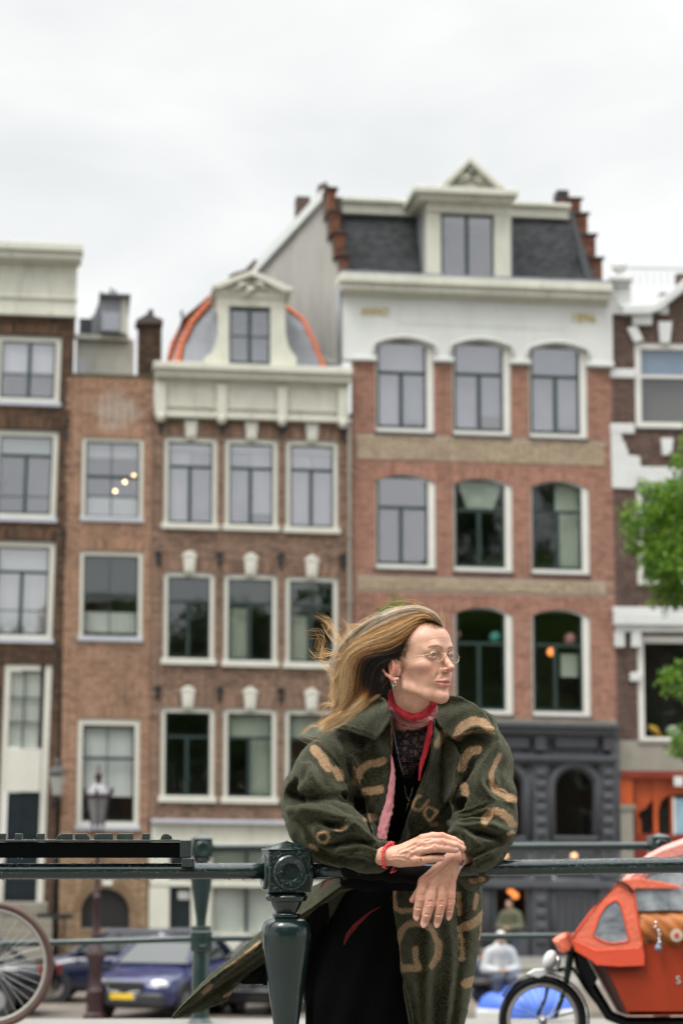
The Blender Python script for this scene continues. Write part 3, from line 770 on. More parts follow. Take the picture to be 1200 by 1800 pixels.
# dormer
dn = -.02
for nm, pts, n0, n1 in [('dormer_front', [(383, 518), (500, 524), (501, 541), (384, 537)], dn, 2.4),
                        ('dormer_front', [(384, 537), (403, 538), (403, 640), (358, 640), (360, 628), (372, 620), (380, 604), (384, 580)], dn, .5),
                        ('dormer_front', [(475, 540), (501, 541), (502, 585), (506, 606), (514, 620), (521, 628), (522, 642), (475, 642)], dn, .5)]:
    H.poly(nm, CREAM, pts, n0, n1, bevel=.008)
m = MB(); d1 = H.rect(384, 540, 500, 642, n=.5)
for uu in (d1[0], d1[1]-.05): m.box(uu, uu+.05, .5, 2.6, d1[2], d1[3])
m.build('dormer_cheek', ZINC, H.root, T=H.T)
H.poly('pediment', CREAM, [(374, 499), (443, 475), (516, 506), (514, 511), (500, 512), (443, 484), (384, 506), (374, 505)], dn-.30, 1.6, bevel=.012)
H.poly('pediment', CREAM, [(382, 504), (443, 482), (503, 510), (502, 526), (382, 519)], dn-.06, 1.5, bevel=.01)
m = MB()
for sgn, (xa, ya, xb, yb) in ((1, (408, 512, 440, 498)), (1, (443, 496, 470, 511)), (1, (430, 520, 450, 505))):
    p, q = H.uv(xa, ya, dn-.1), H.uv(xb, yb, dn-.1); m.tube([(p[0], dn-.1, p[1]), ((p[0]+q[0])/2, dn-.2, (p[1]+q[1])/2+.06), (q[0], dn-.1, q[1])], [.05, .09, .05], 8)
m.build('carved_scroll', CREAM, H.root, smooth=True, T=H.T)
def free_window(H, r, n, glass, mull, munt, room=ROOMG, bw=.06):
    h = H.rect(*r, n=n); w = MB()
    g0, g1, w0, w1 = h
    w.box(g0, g0+bw, n, n+.1, w0, w1).box(g1-bw, g1, n, n+.1, w0, w1).box(g0, g1, n+.002, n+.1, w0, w0+bw).box(g0, g1, n+.002, n+.1, w1-bw, w1)
    for x in mull: x = H.uv(x, r[1], n)[0]; w.box(x-.05, x+.05, n-.01, n+.1, w0, w1)
    for y in munt: y = H.uv(r[0], y, n)[1]; w.box(g0, g1, n+.02, n+.08, y-.02, y+.02)
    o = w.build('window', DGREEN, H.root, T=H.T)
    cols = [g0]+[H.uv(x, r[1], n)[0] for x in mull]+[g1]
    for a, b in zip(cols, cols[1:]): MB().box(a+.003, b-.003, n+.045, n+.052, w0, w1).build('pane', glass, o, T=H.T)
    m = MB(); D = n+1.3; x0, x1, z0, z1, q = g0, g1, w0, w1, n+.1
    m.add([(x0,q,z0),(x1,q,z0),(x1,D,z0),(x0,D,z0),(x0,q,z1),(x1,q,z1),(x1,D,z1),(x0,D,z1)], [(0,1,2,3),(4,7,6,5),(1,5,6,2),(2,6,7,3),(3,7,4,0)])
    m.build('interior', room, o, T=H.T); return o
free_window(H, (403, 543, 475, 639), .03, GLASS_HI, (439,), (590,))
H.boxuv('roof', ZINC, u0, u1, vt+.2, vt+.28, .3, 10)
H.boxuv('side_wall', MORTAR, u0-.0, u0+.25, 0, vt, .34, 10)
# dark flue tiles seen over the dormer
H.poly('ridge', paint('ridge_brown', (.10, .065, .05), .8, .2, 3, .1), [(403, 484), (412, 479), (430, 474), (448, 455), (452, 457), (440, 478)], 1.7, 2.2)
# ground floor in painted timber
u0b = H.uv(264, 1550)[0]; u1b = H.uv(640, 1550)[0]
H.boxuv('base_wall', ROOMD, u0b, u1b, 0, vb, .35, .4)
H.box('ledge', SILLG, (266, 1442, 640, 1449), -.22, .3, bevel=.01)
H.box('shop_fascia', CREAM, (266, 1449, 640, 1484), -.05, .3); H.box('fascia_moulding', CREAM, (266, 1484, 640, 1489), -.12, .3, bevel=.01)
H.box('fascia_moulding', CREAM, (264, 1548, 640, 1560), -.08, .3, bevel=.01)
H.box('pilaster', CREAM, (262, 1560, 298, 1684), -.08, .34, bevel=.015)
H.box('pilaster', CREAM, (336, 1490, 372, 1684), -.06, .34, bevel=.015); H.box('pilaster', CREAM, (262, 1489, 298, 1548), -.06, .34)
dd = H.box('door', MATS['door_dark'], (298, 1490, 336, 1684), .12, .2)
H.box('house_number_plate', WHITE, (313, 1566, 333, 1581), .08, .12, parent=dd, bevel=.01)
H.box('shop_fascia', CREAM, (298, 1484, 336, 1492), -.04, .3)
sw = H.box('shop_window', DGREEN, (430, 1490, 436, 1640), .02, .12)
for r in ((372, 1492, 430, 1547), (436, 1492, 520, 1547), (372, 1561, 430, 1640), (436, 1561, 520, 1640), (524, 1561, 640, 1640)):
    H.box('pane', GLASS_LO, r, .08, .086, parent=sw)
    p = H.rect(*r, n=.25); m = MB(); K = int((p[1]-p[0])/.05)
    for i in range(K):
        a, b = p[0]+(p[1]-p[0])*i/K, p[0]+(p[1]-p[0])*(i+1)/K; y0_, y1_ = .25+.02*(i % 2), .25+.02*((i+1) % 2)
        m.add([(a, y0_, p[2]), (b, y1_, p[2]), (b, y1_, p[3]), (a, y0_, p[3])], [(0, 1, 2, 3)])
    m.build('curtain', CURT if r[1] > 1550 else CURTG, sw, T=H.T)
H.box('stall_riser', CREAM, (372, 1640, 640, 1684), -.02, .3)
H.box('sash_bar', DGREEN, (520, 1490, 524, 1640), .02, .12, parent=sw)
# rain pipe between the houses
uu, vv = H.uv(613, 742); vv2 = H.uv(613, 1440)[1]
pz = vv2; m = MB(); m.tube([(uu, -.14, vv2), (uu, -.14, vv)], .055, 10)
zz = vv2+.5
while zz < vv: m.box(uu-.09, uu+.09, -.2, 0, zz, zz+.05); zz += 1.8
m.build('rain_pipe', paint('pipe_grey', (.27, .24, .20), .6, .2, 2, .03), H.root, T=H.T, smooth=True, angle=.6)
H3 = H
# ------------------------------------------------------------------ house 4: tall red brick with white frieze
H = House('canal_house', 'tall red brick house with white dated frieze, slate mansard and grey arched shopfront', 622)
H4W = []
def H4win(r, tr, mull, it=(), g=GLASS_HI, room=ROOMG, lab=None):
    w, h = H.window(r, g, (.035, .20, .03, .17), transom=(tr,), mull=(mull,), frame=FRAMEW, items=it, rec=.05, rise=.16, room=room, sashw=.07, bar=.06,
                    sill=(.03, .06, .05, paint('sill_stone', (.09, .085, .08), .8, .1, 3, .05) if 'sill_stone' not in MATS else MATS['sill_stone']), label=lab)
    H4W.append(h); return w
for r_, t_, m__ in (((660, 597, 762, 763), 655, 705), ((795, 600, 897, 768), 658, 842), ((930, 606, 1031, 773), 662, 976)): H4win(r_, t_, m__, it=[('flat', (r_[0]+6, r_[1]+6, r_[2]-12, t_), BLINDS[int(r_[0]/50) % 4], 'blind'), ('flat', (r_[0]+6, t_+1, m__-1, r_[3]-8), BLINDS[int(r_[0]/40) % 4], 'blind'), ('flat', (m__+1, t_+1, r_[2]-12, r_[3]-8-int(r_[0]/9) % 30), BLINDS[int(r_[0]/30) % 4], 'blind')])
H4win((660, 834, 765, 1003), 892, 705, g=GLASS_HI)
H4win((797, 840, 900, 1008), 897, 842, g=GLASS_DK, room=ROOMD, it=[])
w_ = H4win((933, 845, 1035, 1012), 900, 980, g=GLASS_DK, room=ROOMD, it=[('pleat', (975, 850, 1018, 1000), CURTG)])
H4win((660, 1062, 765, 1255), 1128, 705, g=GLASS_DK, room=ROOMD, it=[('flat', (668, 1070, 750, 1100), CURTG)])
H4win((799, 1067, 901, 1259), 1131, 842, g=GLASS_DK, room=ROOMD, it=[('ball', (862, 1108, 884, 1130), paint('teal_lantern', (.10, .42, .33), .6, .1, 3, 0), 'paper_lantern'), ('ball', (795, 1105, 812, 1122), paint('pink_lantern', (.55, .25, .27), .6, .1, 3, 0), 'paper_lantern')])
H4win((935, 1071, 1037, 1262), 1134, 976, g=GLASS_DK, room=ROOMD, it=[('ball', (994, 1112, 1016, 1132), MATS['pink_lantern'], 'paper_lantern'), ('ball', (964, 1138, 978, 1152), LAMPO, 'hanging_lamp'), ('pleat', (985, 1150, 1015, 1190), CURTG)])
# draped pale cloth in the middle window
P = [H.uv(x, y, .24) for x, y in ((802, 845), (883, 847), (866, 893), (820, 893))]
m = MB(); K = 14
for i in range(K):
    a, b = i/K, (i+1)/K
    f = lambda t, k: (P[3-0][0]*(1-t)+P[2][0]*t, P[3][1]) if k else (P[0][0]*(1-t)+P[1][0]*t, P[0][1])
    q0, q1, q2, q3 = f(a, 1), f(b, 1), f(b, 0), f(a, 0)
    m.add([(q0[0], .24+.03*(i % 2), q0[1]), (q1[0], .24+.03*((i+1) % 2), q1[1]), (q2[0], .24, q2[1]), (q3[0], .24, q3[1])], [(0, 1, 2, 3)])
m.build('draped_cloth', CURTG, H.root, T=H.T)
u0, u1 = H.uv(620, 1000)[0], H.uv(1082, 1000)[0]
vtop = H.uv(840, 640)[1]; vs1, vs0 = H.uv(840, 769)[1], H.uv(840, 812)[1]; vt1, vt0 = H.uv(840, 1016)[1], H.uv(840, 1040)[1]; vb = H.uv(840, 1267)[1]
H.wall(B4, MORTARL, (u0, u1, vs1, vtop), seed=51, name='wall')
H.wall(B4S, MORTARL, (u0+.12, u1-.3, vs0, vs1), seed=52, name='sand_band', n=-.012)
H.wall(B4, MORTARL, (u0, u1, vt1, vs0), seed=53, name='wall')
H.wall(B4S, MORTARL, (u0+.12, u1-.3, vt0, vt1), seed=54, name='sand_band', n=-.012)
H.wall(B4, MORTARL, (u0, u1, vb, vt0), seed=55, name='wall')
for q in (vs0, vt0):
    for a, b in ((u0, u0+.12), (u1-.3, u1)): H.wall(B4, MORTARL, (a, b, q, q+(vs1-vs0 if q == vs0 else vt1-vt0)), seed=56, name='wall')
def curved_head(H, h, mat, n0, n1, rise, parent=None, name='arch_infill'):
    m = MB(); K = 12; uc, hw = (h[0]+h[1])/2, (h[1]-h[0])/2; v1 = h[3]
    for i in range(K):
        a, b = -1+2*i/K, -1+2*(i+1)/K
        m.prism([(uc+a*hw, n0, v1-rise*a*a), (uc+b*hw, n0, v1-rise*b*b), (uc+b*hw, n0, v1+.01), (uc+a*hw, n0, v1+.01)], (0, n1-n0, 0))
    return m.build(name, mat, parent or H.root, T=H.T)
for i, h in enumerate(H4W):
    curved_head(H, h, WHITE if i < 3 else B4, .0, .06, .20)
    if i >= 3: H.arch((h[0], h[1], 0, h[3]-.19), B4, h=.24, rise=.19, flare=.06, seed=60+i)
# white frieze with its arched openings
fr_v0, fr_v1 = H.uv(840, 640)[1], H.uv(840, 523)[1]
HH = H4W[:3]; us = [u0-.32] + [x for h in HH for x in (h[0], h[1])] + [u1-.02]
lows = [H.uv(640, 632)[1], H.uv(780, 636)[1], H.uv(912, 640)[1], H.uv(1055, 645)[1]]
lows[0] = H.uv(640, 634)[1]
m = MB()
for k in range(4): m.box(us[2*k], us[2*k+1], -.10, .3, lows[k], fr_v1)
for h in HH: m.box(h[0], h[1], -.10, .3, h[3], fr_v1)
fz = m.build('frieze', WHITE, H.root, T=H.T)
for h in HH:
    curved_head(H, h, WHITE, -.10, .06, .20, name='frieze_arch')
    m = MB(); K = 14; uc, hw = (h[0]+h[1])/2, (h[1]-h[0])/2+.06
    pts = [(uc+(-1+2*i/K)*hw, -.11, h[3]+.06-.20*(-1+2*i/K)**2) for i in range(K+1)]; m.tube([(pts[0][0], -.11, pts[0][2]-.35)]+pts+[(pts[-1][0], -.11, pts[-1][2]-.35)], .045, 6)
    m.build('arch_moulding', WHITE, H.root, T=H.T, smooth=True)
for k in range(4):
    a, b = us[2*k], us[2*k+1]
    MB().box(a+(.30 if k == 0 else -.03), b+.03, -.16, .02, lows[k]-.02, lows[k]+.12).build('impost', WHITE, H.root, T=H.T, bevel=.02)
m = MB(); a, b = H.uv(700, 530)[0], H.uv(990, 530)[0]; vv0, vv1 = H.uv(840, 576)[1], H.uv(840, 532)[1]
m.box(a, b, -.115, -.09, vv0, vv1); m.build('frieze_panel', WHITE, H.root, T=H.T, bevel=.01)
def words(H, txt, r, n, mat, parent, name='lettering', deep=.02):
    cu = bpy.data.curves.new(name, 'FONT'); cu.body = txt; cu.extrude = deep; cu.align_x = 'CENTER'; cu.align_y = 'CENTER'
    o = bpy.data.objects.new('tmp', cu); COL.objects.link(o)
    dg = bpy.context.evaluated_depsgraph_get(); me = bpy.data.meshes.new_from_object(o.evaluated_get(dg)); bpy.data.objects.remove(o)
    vs = np.empty(len(me.vertices)*3, dtype=np.float32); me.vertices.foreach_get('co', vs); vs = vs.reshape(-1, 3)
    lo, hi = vs.min(0), vs.max(0); p = H.rect(*r, n=n)
    X = p[0] + (vs[:, 0]-lo[0])/(hi[0]-lo[0])*(p[1]-p[0]); Z = p[2]+(vs[:, 1]-lo[1])/(hi[1]-lo[1])*(p[3]-p[2])
    V = np.stack([X, n - vs[:, 2], Z], 1); V = H.Tn(V); me.vertices.foreach_set('co', V.astype(np.float32).ravel()); me.update()
    me.materials.clear(); return newobj(name, me, mat, parent)
words(H, 'ANNO', (634, 540, 683, 555), -.115, GOLD, H.root); words(H, '1896', (1006, 551, 1046, 567), -.115, GOLD, H.root)
for r, n in (((597, 489, 1076, 503), -.62), ((599, 503, 1073, 517), -.50), ((602, 517, 1071, 525), -.3)):
    H.box('cornice', CREAM, r, n, .4, bevel=.015)
H.box('gutter', ZINC, (600, 484, 1074, 489.5), -.5, .2)
# mansard of slates
def SL(x, y):
    t = (492-y)/(492-372.0); n = .45+1.5*t; u, v = H.uv(x, y, n); return u, n, v
a, b, c, d = SL(600, 492), SL(1045, 495), SL(1005, 372), SL(590, 372)
MB().prism([a, b, c, d], (0, .2, 0)).build('roof', MORTARD, H.root, T=H.T)
bx = []; tn = []; R = random.Random(3); rows = 26
V0 = Vector(a); dU = (Vector(b)-Vector(a)).normalized(); dV = (Vector(d)-Vector(a)); dV -= dU*dV.dot(dU); Ls = dV.length; dV = dV.normalized(); nrm = dU.cross(dV).normalized()
if nrm.y > 0: nrm = -nrm
sv = []; sf = []; st_ = []
Wd = (Vector(b)-Vector(a)).length
for r in range(rows):
    z0 = r*Ls/rows; z1 = z0+Ls/rows*1.15; x = -.1*(r % 2)
    shrink = (z0/Ls)*.62
    while x < Wd-shrink:
        w = .2; k = len(sv); h0, h1 = .03+R.random()*.006, .012
        for (xx, zz, hh) in ((x, z0, h0), (x+w-.006, z0, h0), (x+w-.006, z1, h1), (x, z1, h1), (x, z0, .0), (x+w-.006, z0, .0)):
            p = V0 + dU*max(0, xx) + dV*zz + nrm*hh; sv.append(H.T(*p))
        sf += [(k, k+1, k+2, k+3), (k, k+4, k+5, k+1)]; st_ += [R.random()]*6; x += w
me = mesh_np('slate', sv, sf); me.attributes.new('tone', 'FLOAT', 'POINT').data.foreach_set('value', np.array(st_, dtype=np.float32))
newobj('slates', me, SLATEC, H.root)['kind'] = 'stuff'
# ridge fascia
H.box('ridge_beam', CREAM, (590, 352, 745, 377), 1.55, 2.2, bevel=.02); H.box('ridge_beam', CREAM, (895, 358, 1000, 383), 1.55, 2.2, bevel=.02)
H.box('ridge_moulding', CREAM, (588, 348, 748, 355), 1.40, 2.2, bevel=.01); H.box('ridge_moulding', CREAM, (893, 355, 1003, 362), 1.40, 2.2, bevel=.01)
H.boxuv('roof_top', ZINC, H.uv(590, 360, 2)[0], H.uv(1000, 360, 2)[0], H.uv(800, 362, 2)[1], H.uv(800, 358, 2)[1], 1.9, 12)
# big dormer
for x0, x1 in ((750, 775), (868, 897)):
    p = H.box('dormer_post', CREAM, (x0, 374, x1, 494), -.05, .7, bevel=.02)
H.box('dormer_head', CREAM, (750, 352, 897, 375), -.08, 2, bevel=.015)
H.box('dormer_cheek', ZINC, (742, 378, 750, 490), .5, 2.0); H.box('dormer_cheek', ZINC, (895, 380, 900, 490), .5, 2.0)
H.box('dormer_cornice', CREAM, (735, 340, 902, 353), -.35, 2, bevel=.02); H.box('dormer_cornice', CREAM, (727, 329, 911, 340), -.55, 2, bevel=.02)
H.poly('pediment', CREAM, [(775, 330), (823, 284), (826, 284), (878, 330)], -.20, 1.5)
m = MB()
for pts in ([(768, 330), (826, 274), (826, 286), (783, 330)], [(826, 274), (888, 330), (874, 330), (826, 286)]):
    P = [H.uv(x, y, -.5) for x, y in pts]; m.prism([(u, -.5, v) for u, v in P], (0, 2.0, 0))
m.build('pediment_cornice', CREAM, H.root, T=H.T, bevel=.015)
m = MB()
for xa, ya, xb, yb, rr in ((803, 322, 818, 302, .07), (818, 302, 836, 300, .08), (836, 300, 850, 322, .07), (812, 318, 828, 310, .09), (826, 296, 830, 288, .05), (832, 312, 846, 326, .06)):
    p, q = H.uv(xa, ya, -.3), H.uv(xb, yb, -.3); m.tube([(p[0], -.26, p[1]), ((p[0]+q[0])/2, -.34, (p[1]+q[1])/2+.05), (q[0], -.26, q[1])], [rr*.7, rr, rr*.7], 8)
m.build('carved_scroll', CREAM, H.root, smooth=True, T=H.T)
free_window(H, (775, 377, 867, 490), .12, GLASS_HI, (820,), ())
# stepped brick edges
def steps(H, lst, n):
    for k, (x0, y0, x1, y1) in enumerate(lst):
        nn = n[k] if isinstance(n, (list, tuple)) else n
        rr = H.rect(x0, y0, x1, y1, n=nn)
        bx, tn = [], []; v = rr[2]; i = 0
        while v < rr[3]-.03:
            u = rr[0] - (.1 if i % 2 else 0)
            while u < rr[1]-.03:
                aa, ee = max(u, rr[0]), min(u+.2, rr[1])
                if ee-aa > .03: bx.append((aa, ee, nn, nn+.3, v, v+.052)); tn.append(R.random())
                u += .21
            v += .0635; i += 1
        w = MB().box(rr[0]+.005, rr[1]-.005, nn+.01, nn+1.2, rr[2], rr[3]).build('gable_step', MORTARD, H.root, T=H.T)
        newobj('brick_courses', boxes_mesh('step_bricks', bx, tn, H.Tn), B4D, w)['kind'] = 'stuff'
        MB().box(rr[0]-.05, rr[1]+.07, nn-.06, nn+1.2, rr[3], rr[3]+.05).build('step_cap', MORTARD, w, T=H.T)
B4D = brickmat('brick_step', [(.11, .045, .03), (.19, .075, .045), (.24, .10, .06)], (.05, .03, .025), .5, .8)
steps(H, [(575, 332, 590, 372), (580, 370, 597, 410), (588, 408, 606, 450), (597, 448, 612, 486)], [.22, .22, .22, .22])
steps(H, [(1000, 350, 1020, 378), (1004, 376, 1032, 415), (1012, 413, 1046, 456), (1020, 454, 1058, 496)], [2.2, 1.7, 1.2, .7])
H.poly('roof_edge', MATS['lead_dark'], [(1000, 372), (1006, 370), (1042, 492), (1028, 492)], .4, .6)
H.box('chimney', BLACKP, (979, 334, 999, 349), 2.4, 3.0); H.box('chimney', B4D, (983, 348, 998, 360), 2.4, 3.0)
# left flank wall, grey render, with white coping
def P3(x, y, n): u, v = H.uv(x, y, n); return (u, n, v)
pl = [P3(452, 486, 7), P3(572, 352, 1.2), P3(600, 345, .5), P3(600, 640, .5), P3(560, 640, 2), P3(452, 560, 7)]
m = MB(); m.add(pl + [(p[0]+.05, p[1]+.3, p[2]) for p in pl], [(0, 1, 2, 3, 4, 5), (11, 10, 9, 8, 7, 6), (0, 6, 7, 1), (1, 7, 8, 2)]); m.build('flank_wall', STUCCO, H.root, T=H.T)
cp = [P3(446, 482, 6.9), P3(566, 350, 1.1)]
m = MB(); d_ = Vector((0, 0, .30)); m.prism([cp[0], cp[1], tuple(Vector(cp[1])+d_), tuple(Vector(cp[0])+d_)], (.15, .35, 0)); m.build('flank_coping', WHITE, H.root, T=H.T)
H.box('chimney', MATS['ridge_brown'], (521, 345, 545, 372), 4, 4.6); H.poly('chimney', MATS['ridge_brown'], [(516, 388), (524, 372), (545, 355), (560, 342), (566, 346), (530, 384)], 3.4, 3.8)
H.poly('gable_top', MATS['ridge_brown'], [(558, 350), (560, 324), (568, 322), (573, 318), (576, 326), (590, 330), (590, 345), (576, 375)], 1.9, 2.3)
# left rain pipe at the frieze
m = MB(); p, q = H.uv(595, 505), H.uv(596, 640); m.tube([(p[0], -.1, p[1]), (q[0], -.1, q[1])], .07, 10); m.build('rain_pipe', ZINC, H.root, T=H.T, smooth=True)
# shopfront
u0s, u1s = H.uv(622, 1300)[0], H.uv(1087, 1300)[0]
ar = [H.hole((975, 1352, 1043, 1470)), H.hole((853, 1352, 917, 1470)), H.hole((730, 1352, 796, 1470)), H.hole((868, 1560, 927, 1636)), H.hole((742, 1560, 800, 1636)), H.hole((640, 1560, 690, 1684))]
vS = H.uv(980, 1269)[1]
H.wall(SHOPG, SHOPG, (u0s, u1s, 0, vS), name='shopfront', holes=ar, n=-.05, course=3, bl=50)
for r, n in (((622, 1268, 1087, 1276), -.50), ((622, 1276, 1084, 1288), -.36), ((622, 1288, 1083, 1292), -.2), ((622, 1325, 1084, 1334), -.30), ((622, 1334, 1083, 1340), -.2)):
    H.box('cornice', SHOPG, r, n, .0, bevel=.015)
H.box('lead_flashing', MATS['step_stone'], (622, 1262, 1083, 1268), -.42, .0)
for xa, xb in ((880, 930), (975, 1050), (790, 840), (700, 750)): H.box('fascia_panel', SHOPG, (xa, 1294, xb, 1316), -.16, -.05, bevel=.03)
for xa in (940, 1060, 850, 760): H.box('bracket', SHOPG, (xa, 1292, xa+20, 1320), -.24, -.05, bevel=.03)
for i, h in enumerate(ar[:3]):
    hw = (h[1]-h[0])/2; uc = (h[0]+h[1])/2; spr = h[3]-hw
    m = MB(); K = 16
    for k in range(K):
        a_, b_ = pi*k/K, pi*(k+1)/K
        m.prism([(uc-cos(a_)*hw, -.045, spr+sin(a_)*hw*.98), (uc-cos(b_)*hw, -.045, spr+sin(b_)*hw*.98), (uc-cos(b_)*hw, -.045, h[3]+.005), (uc-cos(a_)*hw, -.045, h[3]+.005)], (0, .3, 0))
    m.build('arch_spandrel', SHOPG, H.root, T=H.T)
    m = MB(); pts = [(uc-cos(pi*k/20)*(hw+.13), -.07, spr+sin(pi*k/20)*(hw+.13)) for k in range(21)]
    m.tube([(pts[0][0], -.07, h[2])]+pts+[(pts[-1][0], -.07, h[2])], .10, 8); m.build('arch_moulding', SHOPG, H.root, T=H.T, smooth=True)
    pn_ = MB().box(h[0], h[1], .08, .086, h[2], h[3]).build('shop_window', GLASS_DK, H.root, T=H.T)
    m = MB(); x0, x1, z0, z1, q, D = h[0]-.3, h[1]+.3, h[2]-.2, h[3]+.2, .29, 2.5
    m.add([(x0,q,z0),(x1,q,z0),(x1,D,z0),(x0,D,z0),(x0,q,z1),(x1,q,z1),(x1,D,z1),(x0,D,z1)], [(0,1,2,3),(4,7,6,5),(1,5,6,2),(2,6,7,3),(3,7,4,0)])
    m.build('interior', ROOMD, pn_, T=H.T)
    MB().box(h[0]-.1, h[1]+.1, -.16, .0, h[2]-.10, h[2]).build('sill', SHOPG, pn_, T=H.T, bevel=.02)
for xc in (952, 1070, 832, 712):
    H.box('pilaster', SHOPG, (xc-15, 1342, xc+13, 1545), -.13, -.05, bevel=.02)
    for y in (1352, 1372, 1394, 1414, 1437, 1458, 1480): H.box('pilaster_block', SHOPG, (xc-10, y, xc+9, y+13), -.24, -.13, bevel=.05)
    H.box('pilaster', SHOPG, (xc-17, 1562, xc+13, 1684), -.13, -.05, bevel=.02)
    for y in (1575, 1598, 1621, 1645): H.box('pilaster_block', SHOPG, (xc-10, y, xc+9, y+15), -.22, -.13, bevel=.05)
for r, n in (((622, 1546, 1085, 1560), -.22), ((622, 1478, 1084, 1484), -.16)): H.box('string_course', SHOPG, r, n, -.05, bevel=.02)
for xa, xb in ((975, 1045), (855, 917), (730, 795)): H.box('fascia_panel', SHOPD, (xa, 1492, xb, 1540), -.09, -.05, bevel=.015)
H.box('garage_door', SHOPD, (978, 1572, 1062, 1682), -.07, -.05)
for k in range(6): H.box('door_panel', SHOPD, (981+k*13.5, 1576, 993+k*13.5, 1680), -.09, -.07)
for i, h in enumerate(ar[3:]):
    pn_ = MB().box(h[0], h[1], .08, .086, h[2], h[3]).build('shop_window', GLASS_DK, H.root, T=H.T)
    m = MB(); x0, x1, z0, z1, q, D = h[0]-.1, h[1]+.1, h[2]-.1, h[3]+.1, .29, 2.5
    m.add([(x0,q,z0),(x1,q,z0),(x1,D,z0),(x0,D,z0),(x0,q,z1),(x1,q,z1),(x1,D,z1),(x0,D,z1)], [(0,1,2,3),(4,7,6,5),(1,5,6,2),(2,6,7,3),(3,7,4,0)])
    m.build('interior', paint('warm_room', (.10, .06, .03), .9, .4, 1.5, 0) if i == 0 else ROOMD, pn_, T=H.T)
    MB().box(h[0]-.03, h[0]+.05, -.07, .1, h[2], h[3]).box(h[1]-.05, h[1]+.03, -.07, .1, h[2], h[3]).box(h[0], h[1], -.072, .1, h[3]-.05, h[3]+.03).build('window_frame', SHOPD, pn_, T=H.T)
for x, y in ((897, 1566), (905, 1574)):
    u, v = H.uv(x, y, .6); MB().ball((u, .6, v), .10).build('hanging_lamp', LAMPO, H.root, T=H.T, smooth=True)
for x in (886, 1008):       # warm lamps above the string course, seen under the far handrail
    u, v = H.uv(x, 1505, -.3); m = MB(); m.ball((u, -.32, v), (.10, .10, .09)); m.build('wall_lamp', emit('peach_lamp', (1, .55, .28), .55) if 'peach_lamp' not in MATS else MATS['peach_lamp'], H.root, T=H.T, smooth=True)
H4 = H
# ------------------------------------------------------------------ house 5: umber brick with white stone bands, right edge
H = House('canal_house', 'dark umber brick house with white stone blocks behind the green tree at right', 1080, psi=radians(4), g=.004)
def H5win(r, tr=(), mull=(), g=GLASS_DK, it=(), munt=()):
    return H.window(r, g, (.16, .16, .16, .17), transom=tr, mull=mull, frame=FRAMEW, items=it, rec=.05, room=ROOMD if g is GLASS_DK else ROOMG, sill=(.02, .05, .05, MATS['sill_stone']), sashw=.04, sash=FRAMEW)
m_, nt, b = _mat('blue_check_cloth')
tc = nt.nodes.new('ShaderNodeTexCoord'); ck = nt.nodes.new('ShaderNodeTexWave'); ck.inputs['Scale'].default_value = 2.2; nt.links.new(tc.outputs['Object'], ck.inputs[0])
ck2 = nt.nodes.new('ShaderNodeTexWave'); ck2.bands_direction = 'Z'; ck2.inputs['Scale'].default_value = 2.2; nt.links.new(tc.outputs['Object'], ck2.inputs[0])
c_ = mixc(nt, .5, ramp(nt, ck.outputs[0], [(.3, (.10, .16, .24)), (.7, (.30, .40, .55))]), ramp(nt, ck2.outputs[0], [(.3, (.10, .16, .24)), (.7, (.30, .40, .55))]))
nt.links.new(c_, b.inputs['Base Color']); b.inputs['Roughness'].default_value = .9
w1, _ = H5win((1115, 603, 1320, 756), tr=(662,), g=glassmat('clear_glass', .03, (.85, .88, .9), (.97, .97, .97)))
q = H.rect(1124, 614, 1310, 660, n=.22); MB().box(q[0], q[1], .22, .23, q[2], q[3]).build('checked_curtain', m_, w1, T=H.T)
q = H.rect(1124, 665, 1310, 744, n=.24); MB().box(q[0], q[1], .5, .51, q[2], q[3]).build('grey_screen', paint('screen_grey', (.15, .145, .135), .8, .1, 2, 0), w1, T=H.T)
H5win((1118, 848, 1320, 1032), g=GLASS_DK); H5win((1120, 1118, 1330, 1310), g=GLASS_DK)
u0, u1 = H.uv(1078, 1000)[0], H.uv(1420, 1000)[0]; vb = H.uv(1120, 1300)[1]
vt = H.uv(1120, 540)[1]
hx = H.hole((1090, 1356, 1400, 1700))
H.wall(B5, MORTARD, (u0+.02, u1, vb, vt), seed=71)
H.wall(B5, MORTARD, (H.uv(1160, 500)[0], u1, vt, H.uv(1180, 515)[1]), seed=72, name='gable')
H.wall(B5, MORTARD, (H.uv(1190, 500)[0], u1, H.uv(1180, 515)[1], H.uv(1180, 480)[1]), seed=73, name='gable')
BAND = paint('cement_band', (.26, .24, .20), .9, .12, 1.5, .1, dirt=(.15, .13, .1))
H.box('cement_band', BAND, (1083, 1302, 1420, 1356), -.03, .3)
# white stonework
for r in ((1072, 648, 1117, 664), (1072, 744, 1115, 762)):
    H.box('stone_band', STONE, r, -.05, .1, bevel=.02)
H.poly('stone_quoin', STONE, [(1073, 762), (1091, 762), (1094, 776), (1099, 778), (1099, 786), (1103, 790), (1104, 800), (1124, 802), (1126, 824), (1120, 840), (1117, 860), (1075, 858)], -.05, .1, bevel=.02)
H.box('stone_band', STONE, (1120, 822, 1400, 850), -.07, .1, bevel=.02)
H.poly('keystone', STONE, [(1156, 565), (1181, 565), (1177, 603), (1160, 603)], -.1, .1, bevel=.02)
H.poly('stone_voussoir', STONE, [(1101, 576), (1118, 572), (1131, 598), (1114, 602)], -.09, .1, bevel=.02)
H.poly('keystone', STONE, [(1161, 770), (1183, 770), (1180, 800), (1164, 800)], -.1, .1, bevel=.02)
H.box('stone_block', STONE, (1111, 548, 1146, 571), -.12, .1, bevel=.03); H.box('stone_block', STONE, (1158, 520, 1174, 552), -.1, .1, bevel=.03)
